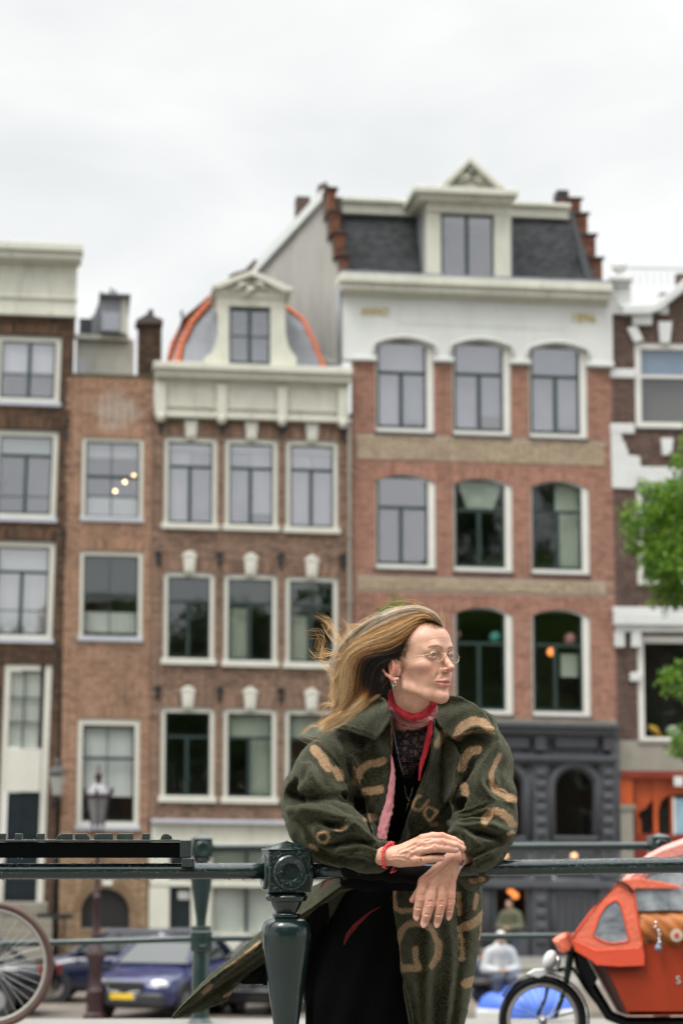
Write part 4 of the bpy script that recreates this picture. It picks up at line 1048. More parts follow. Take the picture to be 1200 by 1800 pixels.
H.poly('gable_coping', STONE, [(1093, 536), (1150, 534), (1200, 492), (1260, 445), (1262, 458), (1206, 508), (1160, 545), (1140, 552), (1094, 552)], -.25, .4, bevel=.03)
H.box('stone_pier', STONE, (1083, 492, 1108, 540), -.12, .4, bevel=.02); H.box('stone_cap', STONE, (1073, 482, 1113, 494), -.3, .5, bevel=.04); H.box('stone_cap', STONE, (1078, 496, 1106, 503), -.2, .5, bevel=.02)
u, v = H.uv(1088, 469, .1); m = MB(); m.ball((u, .1, v), .22, 20, 14); m.lathe([(.10, 0), (.14, .04), (.08, .1), (.1, .2)], (u, .1, v-.36), 16); m.build('ball_finial', STONE, H.root, smooth=True, T=H.T)
H.box('stone_quoin', STONE, (1074, 503, 1096, 552), -.08, .1, bevel=.02)
for r, n in (((1077, 1068, 1400, 1078), -.18), ((1079, 1078, 1400, 1100), -.26), ((1082, 1100, 1400, 1112), -.16)): H.box('stone_band', STONE, r, n, .1, bevel=.02)
H.box('stone_corbel', STONE, (1080, 1110, 1098, 1138), -.15, .1, bevel=.03); H.box('stone_corbel', STONE, (1109, 1110, 1127, 1138), -.15, .1, bevel=.03)
H.box('stone_block', STONE, (1107, 1182, 1127, 1198), -.09, .1, bevel=.03)
qq = H.rect(1126, 780, 1220, 800); H.arch((qq[0], qq[1], 0, qq[2]+.05), B5, h=.22, rise=.28, flare=.1)
# roof-terrace glass rail
RAILM = paint('pale_rail', (.55, .58, .58), .5, .1, 2, 0)
gr = H.box('roof_rail', RAILM, (1100, 472, 1400, 475), 3.0, 3.05)
for x in range(1112, 1400, 12): H.box('rail_bar', RAILM, (x, 475, x+.8, 500), 3.0, 3.03, parent=gr)
# orange timber shop below
H.boxuv('interior', ROOMD, u0+.3, u1, 0, vb, 1.0, 1.1)
H.box('shop_beam', REDW, (1092, 1356, 1400, 1368), -.06, .3)
H.box('pier', BAND, (1089, 1422, 1114, 1690), -.04, .3); H.box('pier_cap', MATS['step_stone'], (1088, 1414, 1116, 1423), -.08, .3)
H.box('shop_panel', ORANGEW, (1089, 1368, 1112, 1415), .02, .1)
sf = H.box('shop_panel', ORANGEW, (1120, 1366, 1400, 1392), .25, .35)
for r in ((1116, 1366, 1121, 1500), (1148, 1366, 1156, 1500), (1178, 1400, 1183, 1500), (1120, 1440, 1126, 1500)): H.box('shop_post', ORANGEW, r, .2, .3, parent=sf)
H.poly('shop_arch', ORANGEW, [(1120, 1390), (1152, 1390), (1150, 1402), (1140, 1412), (1132, 1422), (1124, 1426), (1120, 1432)], .24, .34, parent=sf)
H.poly('shop_arch', ORANGEW, [(1152, 1390), (1210, 1390), (1205, 1396), (1172, 1398), (1162, 1406), (1156, 1425), (1152, 1440)], .242, .34, parent=sf)
H.box('shop_base', REDW, (1114, 1466, 1400, 1690), .15, .4, parent=sf); H.box('shop_glass', GLASS_DK, (1121, 1392, 1400, 1466), .38, .39, parent=sf)
po = H.box('poster', paint('poster_blue', (.25, .38, .48), .5, .3, 3, 0), (1184, 1404, 1206, 1466), .14, .17); H.box('poster_border', WHITE, (1182, 1402, 1186, 1467), .13, .17, parent=po)
H.box('white_sign', WHITE, (1184, 1365, 1200, 1382), -.1, -.04, bevel=.01)
u, v = H.uv(1146, 1287, .4); 
m = MB(); p, q = H.uv(1138, 1276, .3), H.uv(1160, 1296, .3); m.tube([(p[0], .3, p[1]), ((p[0]+q[0])/2, .25, (p[1]+q[1])/2+.06), (q[0], .3, q[1])], [.05, .10, .06], 8)
m.build('yellow_ornament', paint('yellow_plastic', (.55, .33, .04), .5, .1, 3, 0), H.root, T=H.T, smooth=True)
m = MB(); u, v = H.uv(1182, 1285, .4); m.ball((u, .4, v), (.2, .15, .16)); m.ball((u+.15, .4, v-.1), (.22, .15, .1)); m.build('window_flowers', CURTG, H.root, T=H.T, smooth=True)
H5 = H
# wall lantern on house 1/2
wl = empty('wall_lantern', H1.O, PSI); tag(wl, 'black wall lantern hanging beside the dark front door', 'lantern')
def q1(x, y, n): u, v = H1.uv(x, y, n); return Vector(H1.T(u, n, v))
c0 = q1(101, 1350, -.5); c1 = q1(101, 1365, -.5); c2 = q1(101, 1398, -.5)
MB().lathe([(.01, c0.z+.05-c0.z+.22), (.05, .2), (.06, .12), (.03, .06), (.22, -.02), (.24, -.12), (.22, -.16)], (c0.x, c0.y, c0.z), 8).build('lantern_roof', paint('lantern_grey', (.10, .10, .10), .5, .1, 3, 0), wl)
MB().lathe([(.20, 0), (.11, c2.z-c1.z)], (c1.x, c1.y, c1.z), 6).build('lantern_glass', paint('lantern_glass', (.33, .33, .31), .3, .1, 3, 0), wl)
m = MB(); b0 = q1(101, 1398, -.5); b1 = q1(98, 1424, -.1); m.tube([b0, b0+Vector((0, .1, -.15)), b1+Vector((0, .0, .1)), b1], .07, 8); m.tube([b1+Vector((0, 0, .4)), b1], .09, 8); m.build('lantern_bracket', BLACKP, wl)
# ================================================================== ground, canal, street
def sheet(name, mat, x0, x1, y0, y1, z, kind='structure'):
    return tag(MB().add([(x0, y0, z), (x1, y0, z), (x1, y1, z), (x0, y1, z)], [(0, 1, 2, 3)]).build(name, mat), kind=kind)
m_, nt, b = _mat('street_bricks')
tc = nt.nodes.new('ShaderNodeTexCoord'); bt = nt.nodes.new('ShaderNodeTexBrick'); bt.inputs['Scale'].default_value = 1; bt.inputs['Brick Width'].default_value = .21; bt.inputs['Row Height'].default_value = .08; bt.inputs['Mortar Size'].default_value = .006
bt.inputs['Color1'].default_value = (.17, .13, .10, 1); bt.inputs['Color2'].default_value = (.24, .19, .15, 1); bt.inputs['Mortar'].default_value = (.08, .07, .06, 1)
nt.links.new(tc.outputs['Object'], bt.inputs[0]); nt.links.new(mixc(nt, ramp(nt, noise(nt, .4), [(.4, (0,)*3), (.7, (1,)*3)]), bt.outputs[0], (.13, .12, .10)), b.inputs['Base Color']); b.inputs['Roughness'].default_value = .45
m_, nt, b = _mat('canal_water'); b.inputs['Base Color'].default_value = (.03, .04, .03, 1); b.inputs['Roughness'].default_value = .06; bump(nt, b, noise(nt, 1.5, 4, mapscale=(1, .5, 1)), .4, .05)
ASPH = paint('asphalt', (.05, .05, .052), .7, .2, 3, .3); PAVE = paint('pavement_grey', (.22, .21, .19), .6, .15, 1.5, .2); COPE = paint('coping_stone', (.46, .46, .43), .7, .12, 1, .1)
sheet('ground', paint('earth', (.12, .12, .10), .9, .2, .2, .1), -900, 900, 86, 1500, ZG-.02)
sheet('pavement', MATS['street_bricks'], -400, 400, 43.8, 86.1, ZG)
sheet('canal_water', MATS['canal_water'], -400, 400, 4.9, 43.0, -4.2)
tag(MB().box(-400, 400, 43.0, 43.9, -4.3, ZG+.06).build('quay_wall', COPE), kind='structure')
tag(MB().box(-400, 400, -60, 4.9, -4.3, -.55).build('near_pavement', PAVE), kind='structure')
tag(MB().box(-30, 30, 5.3, 14.35, -.75, -.2).build('bridge_roadway', ASPH), kind='structure')
tag(MB().box(-30, 30, 5.3, 7.3, -.2, 0).build('bridge_pavement', PAVE), kind='structure'); tag(MB().box(-30, 30, 13.0, 14.35, -.2, 0).build('bridge_pavement', PAVE), kind='structure')
for sx in (-1, 1): tag(MB().box(sx*30-1.5, sx*30+1.5, 5.3, 43, -4.3, -.2).build('bridge_abutment', MATS['street_bricks']), kind='structure')

# ------------------------------------------------------------------ trees
LEAF = []
for nm, lo, hi in (('leaf_light', (.03, .11, .006), (.21, .36, .025)), ('leaf_dark', (.02, .055, .01), (.06, .13, .02))):
    m_, nt, b = _mat(nm); a = nt.nodes.new('ShaderNodeAttribute'); a.attribute_name = 'tone'
    c = ramp(nt, a.outputs['Fac'], [(0, lo), (1, hi)]); nt.links.new(c, b.inputs['Base Color']); b.inputs['Roughness'].default_value = .5
    tr = nt.nodes.new('ShaderNodeBsdfTranslucent'); nt.links.new(c, tr.inputs[0]); mx = nt.nodes.new('ShaderNodeMixShader'); mx.inputs[0].default_value = .35
    nt.links.new(b.outputs[0], mx.inputs[1]); nt.links.new(tr.outputs[0], mx.inputs[2]); nt.links.new(mx.outputs[0], nt.nodes['Material Output'].inputs[0]); LEAF.append(m_)
BARK = paint('bark', (.09, .075, .055), .9, .25, 4, .4)
def tree(name, label, base, trunk_pts, trunk_r, clumps, leaf, per, mat, seed, cat='tree', group=None):
    R = np.random.RandomState(seed); rt = empty(name, base); tag(rt, label, cat, group); B = Vector(base)
    m = MB(); P = [Vector(p)-B for p in trunk_pts]; m.tube(P, trunk_r, 10)
    for c, r in clumps:
        c = Vector(c)-B; k = min(range(1, len(P)), key=lambda i: (P[i]-c).length + (3 if P[i].z > c.z else 0)); s_ = P[k]; mid = (s_+c)/2+Vector((0, 0, .15*r))
        m.tube([s_, mid, c], [trunk_r[k]*.5, trunk_r[k]*.3, .02], 6)
    m.build('trunk', BARK, rt, smooth=True)
    Cs = []
    for c, r in clumps:
        n = int(per*r*r); d = R.normal(size=(n, 3)); d /= np.linalg.norm(d, axis=1)[:, None]; rad = r*R.uniform(.25, 1.12, n)**.6
        lump = 1+.28*np.sin(d[:, 0]*5+c[0]*3)*np.cos(d[:, 2]*6+c[2]*2)
        p = np.array(c)-np.array(base)+d*(rad*lump)[:, None]*np.array([1, 1, .8]); Cs.append(p)
    Cc = np.concatenate(Cs); n = len(Cc)
    a = R.normal(size=(n, 3)); a /= np.linalg.norm(a, axis=1)[:, None]; nn = R.normal(size=(n, 3))+np.array([0, 0, 1.0]); b_ = np.cross(a, nn); b_ /= np.linalg.norm(b_, axis=1)[:, None]
    sz = leaf*R.uniform(.6, 1.3, n)[:, None]; a = a*sz; b_ = b_*sz*.45
    V = np.stack([Cc-a*.5, Cc+b_*.5+a*.05, Cc+a*.5, Cc-b_*.5+a*.05], 1).reshape(-1, 3)
    me = mesh_np('crown', V, np.arange(4*n).reshape(-1, 4)); at_ = me.attributes.new('tone', 'FLOAT', 'POINT'); at_.data.foreach_set('value', np.repeat(R.uniform(0, 1, n).astype(np.float32), 4))
    newobj('crown', me, mat, rt); return rt
b0 = at(1330, 1500, 52); b0 = (b0.x, 52, ZG)
cl = [(at(x, y, Y), r) for x, y, Y, r in ((1150, 935, 52, .72), (1118, 905, 51.6, .42), (1195, 880, 52, .75), (1185, 985, 51.5, .75), (1160, 1000, 51.5, .5), (1180, 930, 52.6, .9), (1200, 1010, 52.6, .8), (1210, 900, 52.8, .9), (1175, 1048, 52, .45), (1140, 860, 52, .28), (1198, 815, 52, .32), (1215, 780, 52, .3),
      (1185, 1205, 51, .38), (1170, 1185, 51, .2), (1195, 1170, 51, .2), (1205, 1300, 51, .38), (1188, 1320, 51, .2), (1260, 900, 52.5, 1.2), (1300, 1050, 52, 1.3), (1290, 1200, 52, 1.0), (1340, 800, 53, 1.5), (1400, 950, 53, 1.5), (1420, 1150, 52, 1.3), (1110, 965, 51.8, .2))]
tree('elm_tree', 'bright green leafy tree reaching in at the right edge before the umber house', b0, [b0, (b0[0]+.05, 52, 0.5), (b0[0]-.1, 52, 3.2), (b0[0]+.1, 52.2, 6), (b0[0], 52.3, 9)], [.22, .18, .15, .1, .04], cl, .13, 1900, LEAF[0], 3)
b1 = at(712, 1500, 58); b1 = (b1.x, 58, ZG)
cl = [(at(x, y, 58), r) for x, y, r in ((695, 1092, .50), (678, 1082, .28), (700, 1060, .18), (712, 1120, .5), (690, 1150, .55), (730, 1160, .5), (690, 1048, .10), (685, 1066, .14))]
tree('young_tree', 'slim young green tree standing behind the woman, its tip above her hair', b1, [b1, (b1[0], 58, 0), (b1[0]-.1, 58, 3.0), (b1[0]-.2, 58, 5.6)], [.08, .07, .05, .02], cl, .11, 1500, LEAF[0], 4)
# the row of elms on the camera's own side of the water: out of view, mirrored in the lower windows
R_ = random.Random(12)
for i, (x, h_) in enumerate(((-17, 15.5), (-9.5, 13.0), (-3, 12.2), (4, 13.5), (10.5, 14.5), (18, 15.5), (24.5, 21), (31.5, 23), (39, 22))):
    base = (x, -9-R_.random()*3, -.55); cl = []
    for k in range(26):
        a = R_.uniform(0, 2*pi); zz = R_.uniform(.30, 1.0); rr = 3.9*sin(pi*min(1, .2+zz*.75))**.6*R_.uniform(.3, 1)
        cl.append(((x+cos(a)*rr, base[1]+sin(a)*rr*.7, zz*h_), R_.uniform(1.2, 2.0)))
    tree('elm_tree', ['tall elm on the near quay, farthest to the left behind the camera', 'elm on the near quay behind the camera, second from the left', 'lowest elm of the near quay, just left behind the camera', 'elm on the near quay, just right behind the camera', 'tallest elm of the near quay, behind the camera to the right', 'broad elm on the near quay, third from the right behind the camera', 'high-crowned elm on the near quay, beside the broad one', 'very tall elm on the near quay, last but one of the row', 'last elm of the near quay, farthest to the right behind the camera'][i], base, [base, (x, base[1], 3), (x+.2, base[1], 7), (x, base[1], h_*.9)], [.35, .28, .2, .06], cl, .5, 75, LEAF[1], 30+i, group='elms on the near quay')

# the houses across the street behind the camera, mirrored in the panes
for i, (x0, x1, hh, mt, lb) in enumerate(((-26, -17.5, 15, B3, 'brown'), (-17.5, -11, 13, B1, 'dark brown'), (-11, -4, 16, B4, 'red'), (-4, 2.5, 14, B5, 'umber'), (2.5, 10, 17, B3, 'tall brown'), (10, 17, 14.5, B1, 'plain dark'), (17, 26, 16, B4, 'wide red'), (26, 35, 15, B3, 'broad brown'), (35, 44, 17, B5, 'high umber'))):
    rt = empty('canal_house', (x0, -30, -.55)); tag(rt, lb+' brick house behind the camera, number %s of its row from the left' % ['one', 'two', 'three', 'four', 'five', 'six', 'seven', 'eight', 'nine'][i], 'house')
    wl_ = MB().box(.02, x1-x0-.02, -10, 0, 0, hh).build('wall', mt, rt); MB().box(-.05, x1-x0+.05, -.1, .4, hh, hh+.6).build('cornice', CREAM, rt)
    for fl in range(4):
        for k in range(3):
            xa = (x1-x0)*(k+.5)/3; MB().box(xa-.6, xa+.6, -.05, .04, fl*3.5+1.2, fl*3.5+3.1).build('window', FRAMEC, rt); MB().box(xa-.5, xa+.5, .04, .05, fl*3.5+1.3, fl*3.5+3.0).build('pane', ROOMD, rt)
# ------------------------------------------------------------------ cars
CARGLASS = paint('car_glass', (.02, .025, .025), .05, .2, 1, 0, spec=.8); RUB = paint('tyre_rubber', (.015, .015, .015), .8, .2, 5, .1); ALU = paint('aluminium', (.45, .45, .46), .3, .1, 5, 0, metal=.8)
CHR = paint('chrome', (.7, .7, .72), .12, .05, 5, 0, metal=1); LENS = paint('lamp_lens', (.62, .64, .66), .08, .2, 6, 0, coat=1); TRIM = paint('black_trim', (.02, .02, .022), .5, .2, 5, .05); PLATE = paint('yellow_plate', (.72, .47, .03), .4, .04, 4, 0)
def make_car(name, label, pos, yaw, paintm, L=4.25, Wd=.86, hb=False, plate=True):
    rt = empty(name, pos, yaw); tag(rt, label, 'car', 'cars parked on the far quay')
    h = L/2
    st = [(h, .44, .60, .66), (h-.06, .30, .70, .76), (h-.22, .22, .78, Wd*.96), (h-.6, .20, .86, Wd), (h-1.15, .20, .98, Wd), (h-1.6, .20, 1.0, Wd), (0, .2, 1.0, Wd), (-h+1.1, .2, 1.02, Wd), (-h+.45, .22, 1.02, Wd*.98), (-h+.1, .28, .98 if not hb else 1.0, Wd*.93), (-h, .42, .86, Wd*.85)]
    m = MB(); K = 18
    for x, zb, zt, w in st:
        zc, hz = (zb+zt)/2, (zt-zb)/2
        for k in range(K):
            q = 2*pi*(k+.5)/K; cx, cz = cos(q), sin(q); e = .38
            m.v.append((x, w*math.copysign(abs(cx)**e, cx)*(1-.06*max(0, cz)), zc+hz*math.copysign(abs(cz)**e, cz)))
    for i in range(len(st)-1):
        for k in range(K): m.f.append((i*K+k, i*K+(k+1) % K, (i+1)*K+(k+1) % K, (i+1)*K+k))
    m.f.append(tuple(range(K))); m.f.append(tuple(range(len(st)*K-1, (len(st)-1)*K-1, -1)))
    m.build('body', paintm, rt, smooth=True, angle=.7)
    # glasshouse and roof
    xf, xb = h-1.12, (-h+.12 if hb else -h+.75); rf, rb = h-1.85, (-h+.55 if hb else -h+1.35); g = MB()
    lo = [(xf, Wd*.86), (xb, Wd*.82)]; hi = [(rf, Wd*.66), (rb, Wd*.64)]
    g.add([(xf, -Wd*.86, .98), (xf, Wd*.86, .98), (xb, Wd*.82, .99), (xb, -Wd*.82, .99), (rf, -Wd*.68, 1.40), (rf, Wd*.68, 1.40), (rb, Wd*.66, 1.41), (rb, -Wd*.66, 1.41)], [(0, 1, 5, 4), (1, 2, 6, 5), (2, 3, 7, 6), (3, 0, 4, 7), (4, 5, 6, 7), (0, 3, 2, 1)])
    g.build('window_glass', CARGLASS, rt, bevel=.04)
    r = MB(); r.box(rb-.05, rf+.05, -Wd*.66, Wd*.66, 1.38, 1.45); r.build('roof', paintm, rt, bevel=.035)
    for s_ in (-1, 1):
        for a_, b_, r_ in (((xf+.02, s_*Wd*.87, .97), (rf, s_*Wd*.69, 1.41), .035), ((xb, s_*Wd*.83, .99), (rb, s_*Wd*.67, 1.42), .07), ((.0, s_*Wd*.87, .98), (-.05, s_*Wd*.69, 1.41), .035)): MB().tube([a_, b_], r_, 6).build('pillar', paintm, rt)
    for s_ in (-1, 1):
        m = MB(); m.ball((h-.17, s_*Wd*.70, .66), (.14, .20, .10), 14, 8); m.build('headlight', LENS, rt, smooth=True)
        m = MB(); m.ball((h-1.25, s_*(Wd+.12), 1.0), (.07, .12, .08), 10, 6); m.build('mirror', paintm, rt, smooth=True)
        m = MB(); m.box(-h-.01, -h+.05, s_*Wd*.65-.15, s_*Wd*.65+.15, .7, .92); m.build('tail_light', REDW, rt, bevel=.02)
        for x in (h-.82, -h+.80):
            w = MB(); w.lathe([(.20, -.09), (.30, -.10), (.32, -.05), (.32, .05), (.30, .10), (.20, .09)], (x, s_*(Wd-.08), .31), 24, ax='y'); w = w.build('wheel', RUB, rt, smooth=True, angle=.6)
            MB().lathe([(.06, -.115), (.19, -.10), (.19, .10), (.06, .115)], (x, s_*(Wd-.08), .31), 20, ax='y').build('rim', ALU, w, smooth=True, angle=.5)
            MB().lathe([(.36, -.05), (.36, .05)], (x, s_*(Wd-.03), .33), 20, ax='y').build('wheel_arch', TRIM, rt)
    m = MB(); m.box(h-.05, h+.03, -Wd*.42, Wd*.42, .55, .68); gr = m.build('grille', TRIM, rt, bevel=.02)
    m = MB(); m.box(h-.02, h+.045, -Wd*.46, Wd*.46, .675, .715); m.tube([(h+.02, -Wd*.45, .70), (h+.03, -Wd*.36, .55), (h+.03, -Wd*.1, .53)], .018, 6); m.tube([(h+.02, Wd*.45, .70), (h+.03, Wd*.36, .55), (h+.03, Wd*.1, .53)], .018, 6); m.build('chrome_bar', CHR, gr)
    m = MB(); m.box(h-.08, h+.06, -Wd*.9, Wd*.9, .26, .52); m.build('bumper', TRIM if plate else paintm, rt, bevel=.05)
    if plate:
        p = MB().box(h+.06, h+.075, -.26, .26, .40, .51).build('number_plate', PLATE, rt, bevel=.004)
        MB().box(h+.0755, h+.078, .225, .258, .402, .508).build('plate_band', paint('plate_blue', (.03, .08, .35), .4, .1, 3, 0) if 'plate_blue' not in MATS else MATS['plate_blue'], p)
    return rt
def gp(px, Y): p = at(px, 1465, Y); return (p.x, Y, ZG)
CBLUE = paint('car_paint_blue', (.006, .011, .075), .2, .1, 2, 0, coat=.5); CNAVY = paint('car_paint_navy', (.006, .010, .035), .2, .1, 2, 0, coat=.4); CBLK = paint('car_paint_black', (.005, .005, .007), .2, .1, 2, 0, coat=.3, spec=.4)
CSIL = paint('car_paint_silver', (.30, .31, .33), .25, .1, 2, 0, coat=1)
make_car('parked_car', 'blue sedan with yellow number plate parked facing the bridge beside the lamp post', gp(305, 46.9), radians(-90-20), CBLUE)
make_car('parked_car', 'dark navy hatchback parked side-on behind the maroon lamp post', gp(212, 50.6), radians(180), CNAVY, L=4.1, hb=True, plate=False)
make_car('parked_car', 'dark car seen between the far bridge post and the wind-blown coat tail', gp(500, 48.2), radians(-90-24), CBLK, L=4.3, hb=True, plate=False)
make_car('parked_car', 'black car behind the bicycle wheel at the left edge', gp(-95, 47.0), radians(170), CBLK, L=4.3, plate=False)
# ------------------------------------------------------------------ street lamp with crown
MAR = paint('maroon_cast_iron', (.032, .010, .011), .4, .2, 4, .05)
pl = gp(172, 45.0); lp = empty('street_lamp', pl); tag(lp, 'maroon cast-iron street lamp with crowned glass lantern', 'street lamp')
S_ = 1/ (F/45.0)     # metres per photo pixel here
zb = lambda y: (CAMZ + (1465-y)*S_) - ZG
MB().lathe([(.22, 0), (.22, .12), (.17, .16), (.15, .5), (.17, .55), (.13, .62), (.12, 1.05), (.19, 1.15), (.19, 1.22), (.10, 1.34), (.07, 1.5), (.09, 1.55), (.065, 1.62), (.055, 2.2), (.08, 2.25), (.05, 2.3), (.042, zb(1478)-.05), (.07, zb(1476)), (.05, zb(1470))], (0, 0, 0), 14).build('column', MAR, lp, smooth=True, angle=.7)
za, zc_ = zb(1448), zb(1400)
MB().lathe([(.10, za-zb(1470)-.02), (.13, za-zb(1470)), (.225, zc_-zb(1470))], (0, 0, zb(1470)), 6, rot=pi/6).build('lantern_glass', paint('milky_glass', (.20, .195, .20), .25, .15, 6, 0), lp)
m = MB()
for k in range(6):
    q = pi/3*k+pi/6; c_, s_ = cos(q), sin(q); m.tube([(.13*c_, .13*s_, za-.02), (.235*c_, .235*s_, zc_)], .012, 5); m.tube([(.235*c_, .235*s_, zc_), (.29*c_, .29*s_, zc_+.08), (.31*c_, .31*s_, zc_+.16)], [.03, .03, .008], 6)
    m.tube([(.07*c_, .07*s_, zb(1472)), (.13*c_, .13*s_, za)], .012, 5)
m.lathe([(.25, -.02), (.25, .03), (.22, .03)], (0, 0, zc_), 6, rot=pi/6); m.build('lantern_frame', MAR, lp)
MB().lathe([(.23, 0), (.20, .07), (.12, .17), (.05, .21)], (0, 0, zc_+.02), 6, rot=pi/6).build('lantern_roof', paint('lantern_top', (.26, .26, .27), .35, .1, 5, 0), lp)
MB().lathe([(.03, .2), (.07, .23), (.03, .27), (.06, .31), (.075, .37), (.05, .42), (.02, .46), (.015, .56), (.004, .6)], (0, 0, zc_), 10).build('crown', MAR, lp, smooth=True)

# ------------------------------------------------------------------ figures on the far quay (small, out of focus)
SKIN2 = paint('skin_far', (.45, .27, .19), .6, .08, 8, 0)
def figure(name, label, pos, yaw, seat, coat, legs, hairm, hat=None, arms='fold', s_=1.0):
    """seat: height of the hips; 0 = standing"""
    rt = empty(name, pos, yaw); tag(rt, label, 'person')
    G = Grid((-.45, -.75, -.05), (.45, .45, 1.9), .022); hz = seat if seat else .92
    if seat:
        for sx in (-.1, .1): G.chain([(sx, 0, hz), (sx*1.3, -.45, hz+.04), (sx*1.3, -.42, .08)], [.10, .07, .045], .03); G.cone((sx*1.3, -.42, .05), (sx*1.3, -.56, .03), .045, .035, .02)
    else:
        for sx in (-.1, .1): G.chain([(sx, 0, hz), (sx*1.1, -.02, .5), (sx, .02, .08)], [.10, .07, .045], .03); G.cone((sx, .02, .05), (sx, -.14, .03), .045, .035, .02)
    G.chain([(0, 0, hz+.02), (0, .02, hz+.25), (0, -.03, hz+.5)], [.14, .135, .15], .06); G.cone((-.15, 0, hz+.50), (.15, 0, hz+.50), .075, .075, .05)
    G.cone((0, -.03, hz+.5), (0, -.06, hz+.66), .06, .05, .03); G.ell((0, -.09, hz+.74), (.078, .095, .115), .02)
    for sx in (-1, 1):
        G.chain([(sx*.19, 0, hz+.48), (sx*.27, -.04, hz+.22), (sx*.06, -.26, hz+.18)], [.07, .055, .035], .02)
        G.ell((sx*.03, -.29, hz+.18), (.04, .045, .03), .02)
    G.cone((0, -.17, hz+.73), (0, -.20, hz+.71), .014, .014, .01)
    V, Fc = G.mesh(); body = newobj('body', mesh_np('body', V, Fc, True), [SKIN2], rt)
    G2 = Grid((-.45, -.6, 0), (.45, .45, 1.9), .025)
    G2.chain([(0, 0, hz-.02), (0, .02, hz+.25), (0, -.02, hz+.5)], [.18, .175, .17], .06); G2.cone((-.16, 0, hz+.50), (.16, 0, hz+.50), .10, .10, .05)
    for sx in (-1, 1): G2.chain([(sx*.20, 0, hz+.47), (sx*.29, -.04, hz+.20), (sx*.10, -.24, hz+.18)], [.095, .08, .06], .02)
    V, Fc = G2.mesh(); newobj('jacket', mesh_np('jacket', V, Fc, True), [coat], rt)
    G3 = Grid((-.35, -.7, -.02), (.35, .3, 1.2), .025)
    for sx in (-.1, .1):
        P = [(sx, 0, hz), (sx*1.3, -.45, hz+.04), (sx*1.3, -.42, .12)] if seat else [(sx, 0, hz), (sx*1.1, -.02, .5), (sx, .02, .12)]
        G3.chain(P, [.125, .09, .07], .03)
    V, Fc = G3.mesh(); newobj('trousers', mesh_np('trousers', V, Fc, True), [legs], rt)
    m = MB(); m.ball((0, -.065, hz+.775), (.09, .105, .105)); m.build('hat' if hat else 'hair', hat or hairm, rt, smooth=True)
    if hat:
        m = MB(); m.ball((0, .02, hz+.6), (.12, .11, .10)); m.build('hood', coat, rt, smooth=True)
    rt.scale = (s_, s_, s_); return rt
GREYJ = paint('grey_jacket', (.42, .43, .44), .8, .15, 3, .1); NAVYT = paint('navy_trousers', (.05, .06, .09), .8, .2, 4, .1); BRN = paint('brown_hair', (.06, .035, .02), .6, .2, 8, .1)
p = at(879, 1740, 44.6); figure('person', 'seated person in light grey hooded jacket and pale cap by the blue tarpaulin', (p.x, 44.6, ZG+.30), radians(8), .45, GREYJ, NAVYT, BRN, hat=paint('pale_cap', (.55, .55, .48), .8, .1, 4, 0), s_=1.02)
p = at(845, 1740, 45.2); figure('person', 'person in dark blue clothes sitting low beside the one in grey', (p.x, 45.2, ZG+.05), radians(35), .45, NAVYT, NAVYT, BRN, s_=.95)
p = at(897, 1640, 60.5); figure('person', 'dark-haired person in olive jacket standing before the warm-lit shop window', (p.x, 60.5, ZG), radians(-25), 0, paint('olive_jacket', (.10, .10, .06), .8, .15, 3, .1), NAVYT, BRN, s_=1.0)
# bench under the seated people
m = MB(); p = at(862, 1740, 44.9); m.box(p.x-.9, p.x+.6, 44.5, 45.0, ZG+.70, ZG+.76)
for dx in (-.8, .5): m.box(p.x+dx-.05, p.x+dx+.05, 44.55, 44.95, ZG, ZG+.7)
tag(m.build('bench', BARK), 'plain dark bench under the two seated people', 'bench')
# blue tarpaulin over a low boat/cart
G = Grid((-1.2, -1, -.2), (1.2, 1, .9), .035)
G.ell((0, 0, .05), (.85, .6, .42), .05); G.cone((-.75, 0, .05), (.3, 0, .42), .10, .16, .25); G.cone((.3, 0, .42), (.75, 0, .1), .15, .12, .2); G.cone((.2, -.4, .1), (.2, .3, .4), .1, .1, .2)
V, Fc = G.mesh(); V = smooth_verts(V, Fc, 2); V[:, 2] += .02*np.sin(V[:, 0]*14+V[:, 1]*6); p = at(928, 1790, 44.3)
o = newobj('tarpaulin', mesh_np('tarpaulin', V, Fc, True), paint('blue_tarpaulin', (.07, .16, .62), .45, .15, 2, .1)); o.location = (p.x, 44.3, ZG+.24); tag(o, 'bright blue tarpaulin heaped low behind the cargo bicycle wheel', 'tarpaulin')
m = MB(); m.box(-1.0, 1.0, -.5, .5, -.25, .03); o = m.build('handcart', COPE, bevel=.04); o.location = (p.x+.05, 44.3, ZG+.26); tag(o, 'pale low cart carrying the blue tarpaulin', 'cart')
m = MB(); p = at(900, 1735, 46.5); m.box(-.7, 2.2, -.3, .3, .70, .80); m.box(-.6, -.5, -.2, .2, 0, .7); m.box(2.0, 2.1, -.2, .2, 0, .7); o = m.build('terrace_table', paint('table_olive', (.17, .17, .11), .7, .15, 3, .1), bevel=.01); o.location = (p.x, 46.5, ZG+.1); tag(o, 'long olive terrace table behind the person in the grey jacket', 'table')
# kerb along the far quay parking
for x0 in range(-24, 24, 1):
    pass
tag(MB().box(-60, 60, 55.5, 55.7, ZG, ZG+.12).build('kerb', COPE), kind='structure')
tag(MB().box(-60, 60, 55.7, 66, ZG+.002, ZG+.118).build('pavement', PAVE), kind='structure')
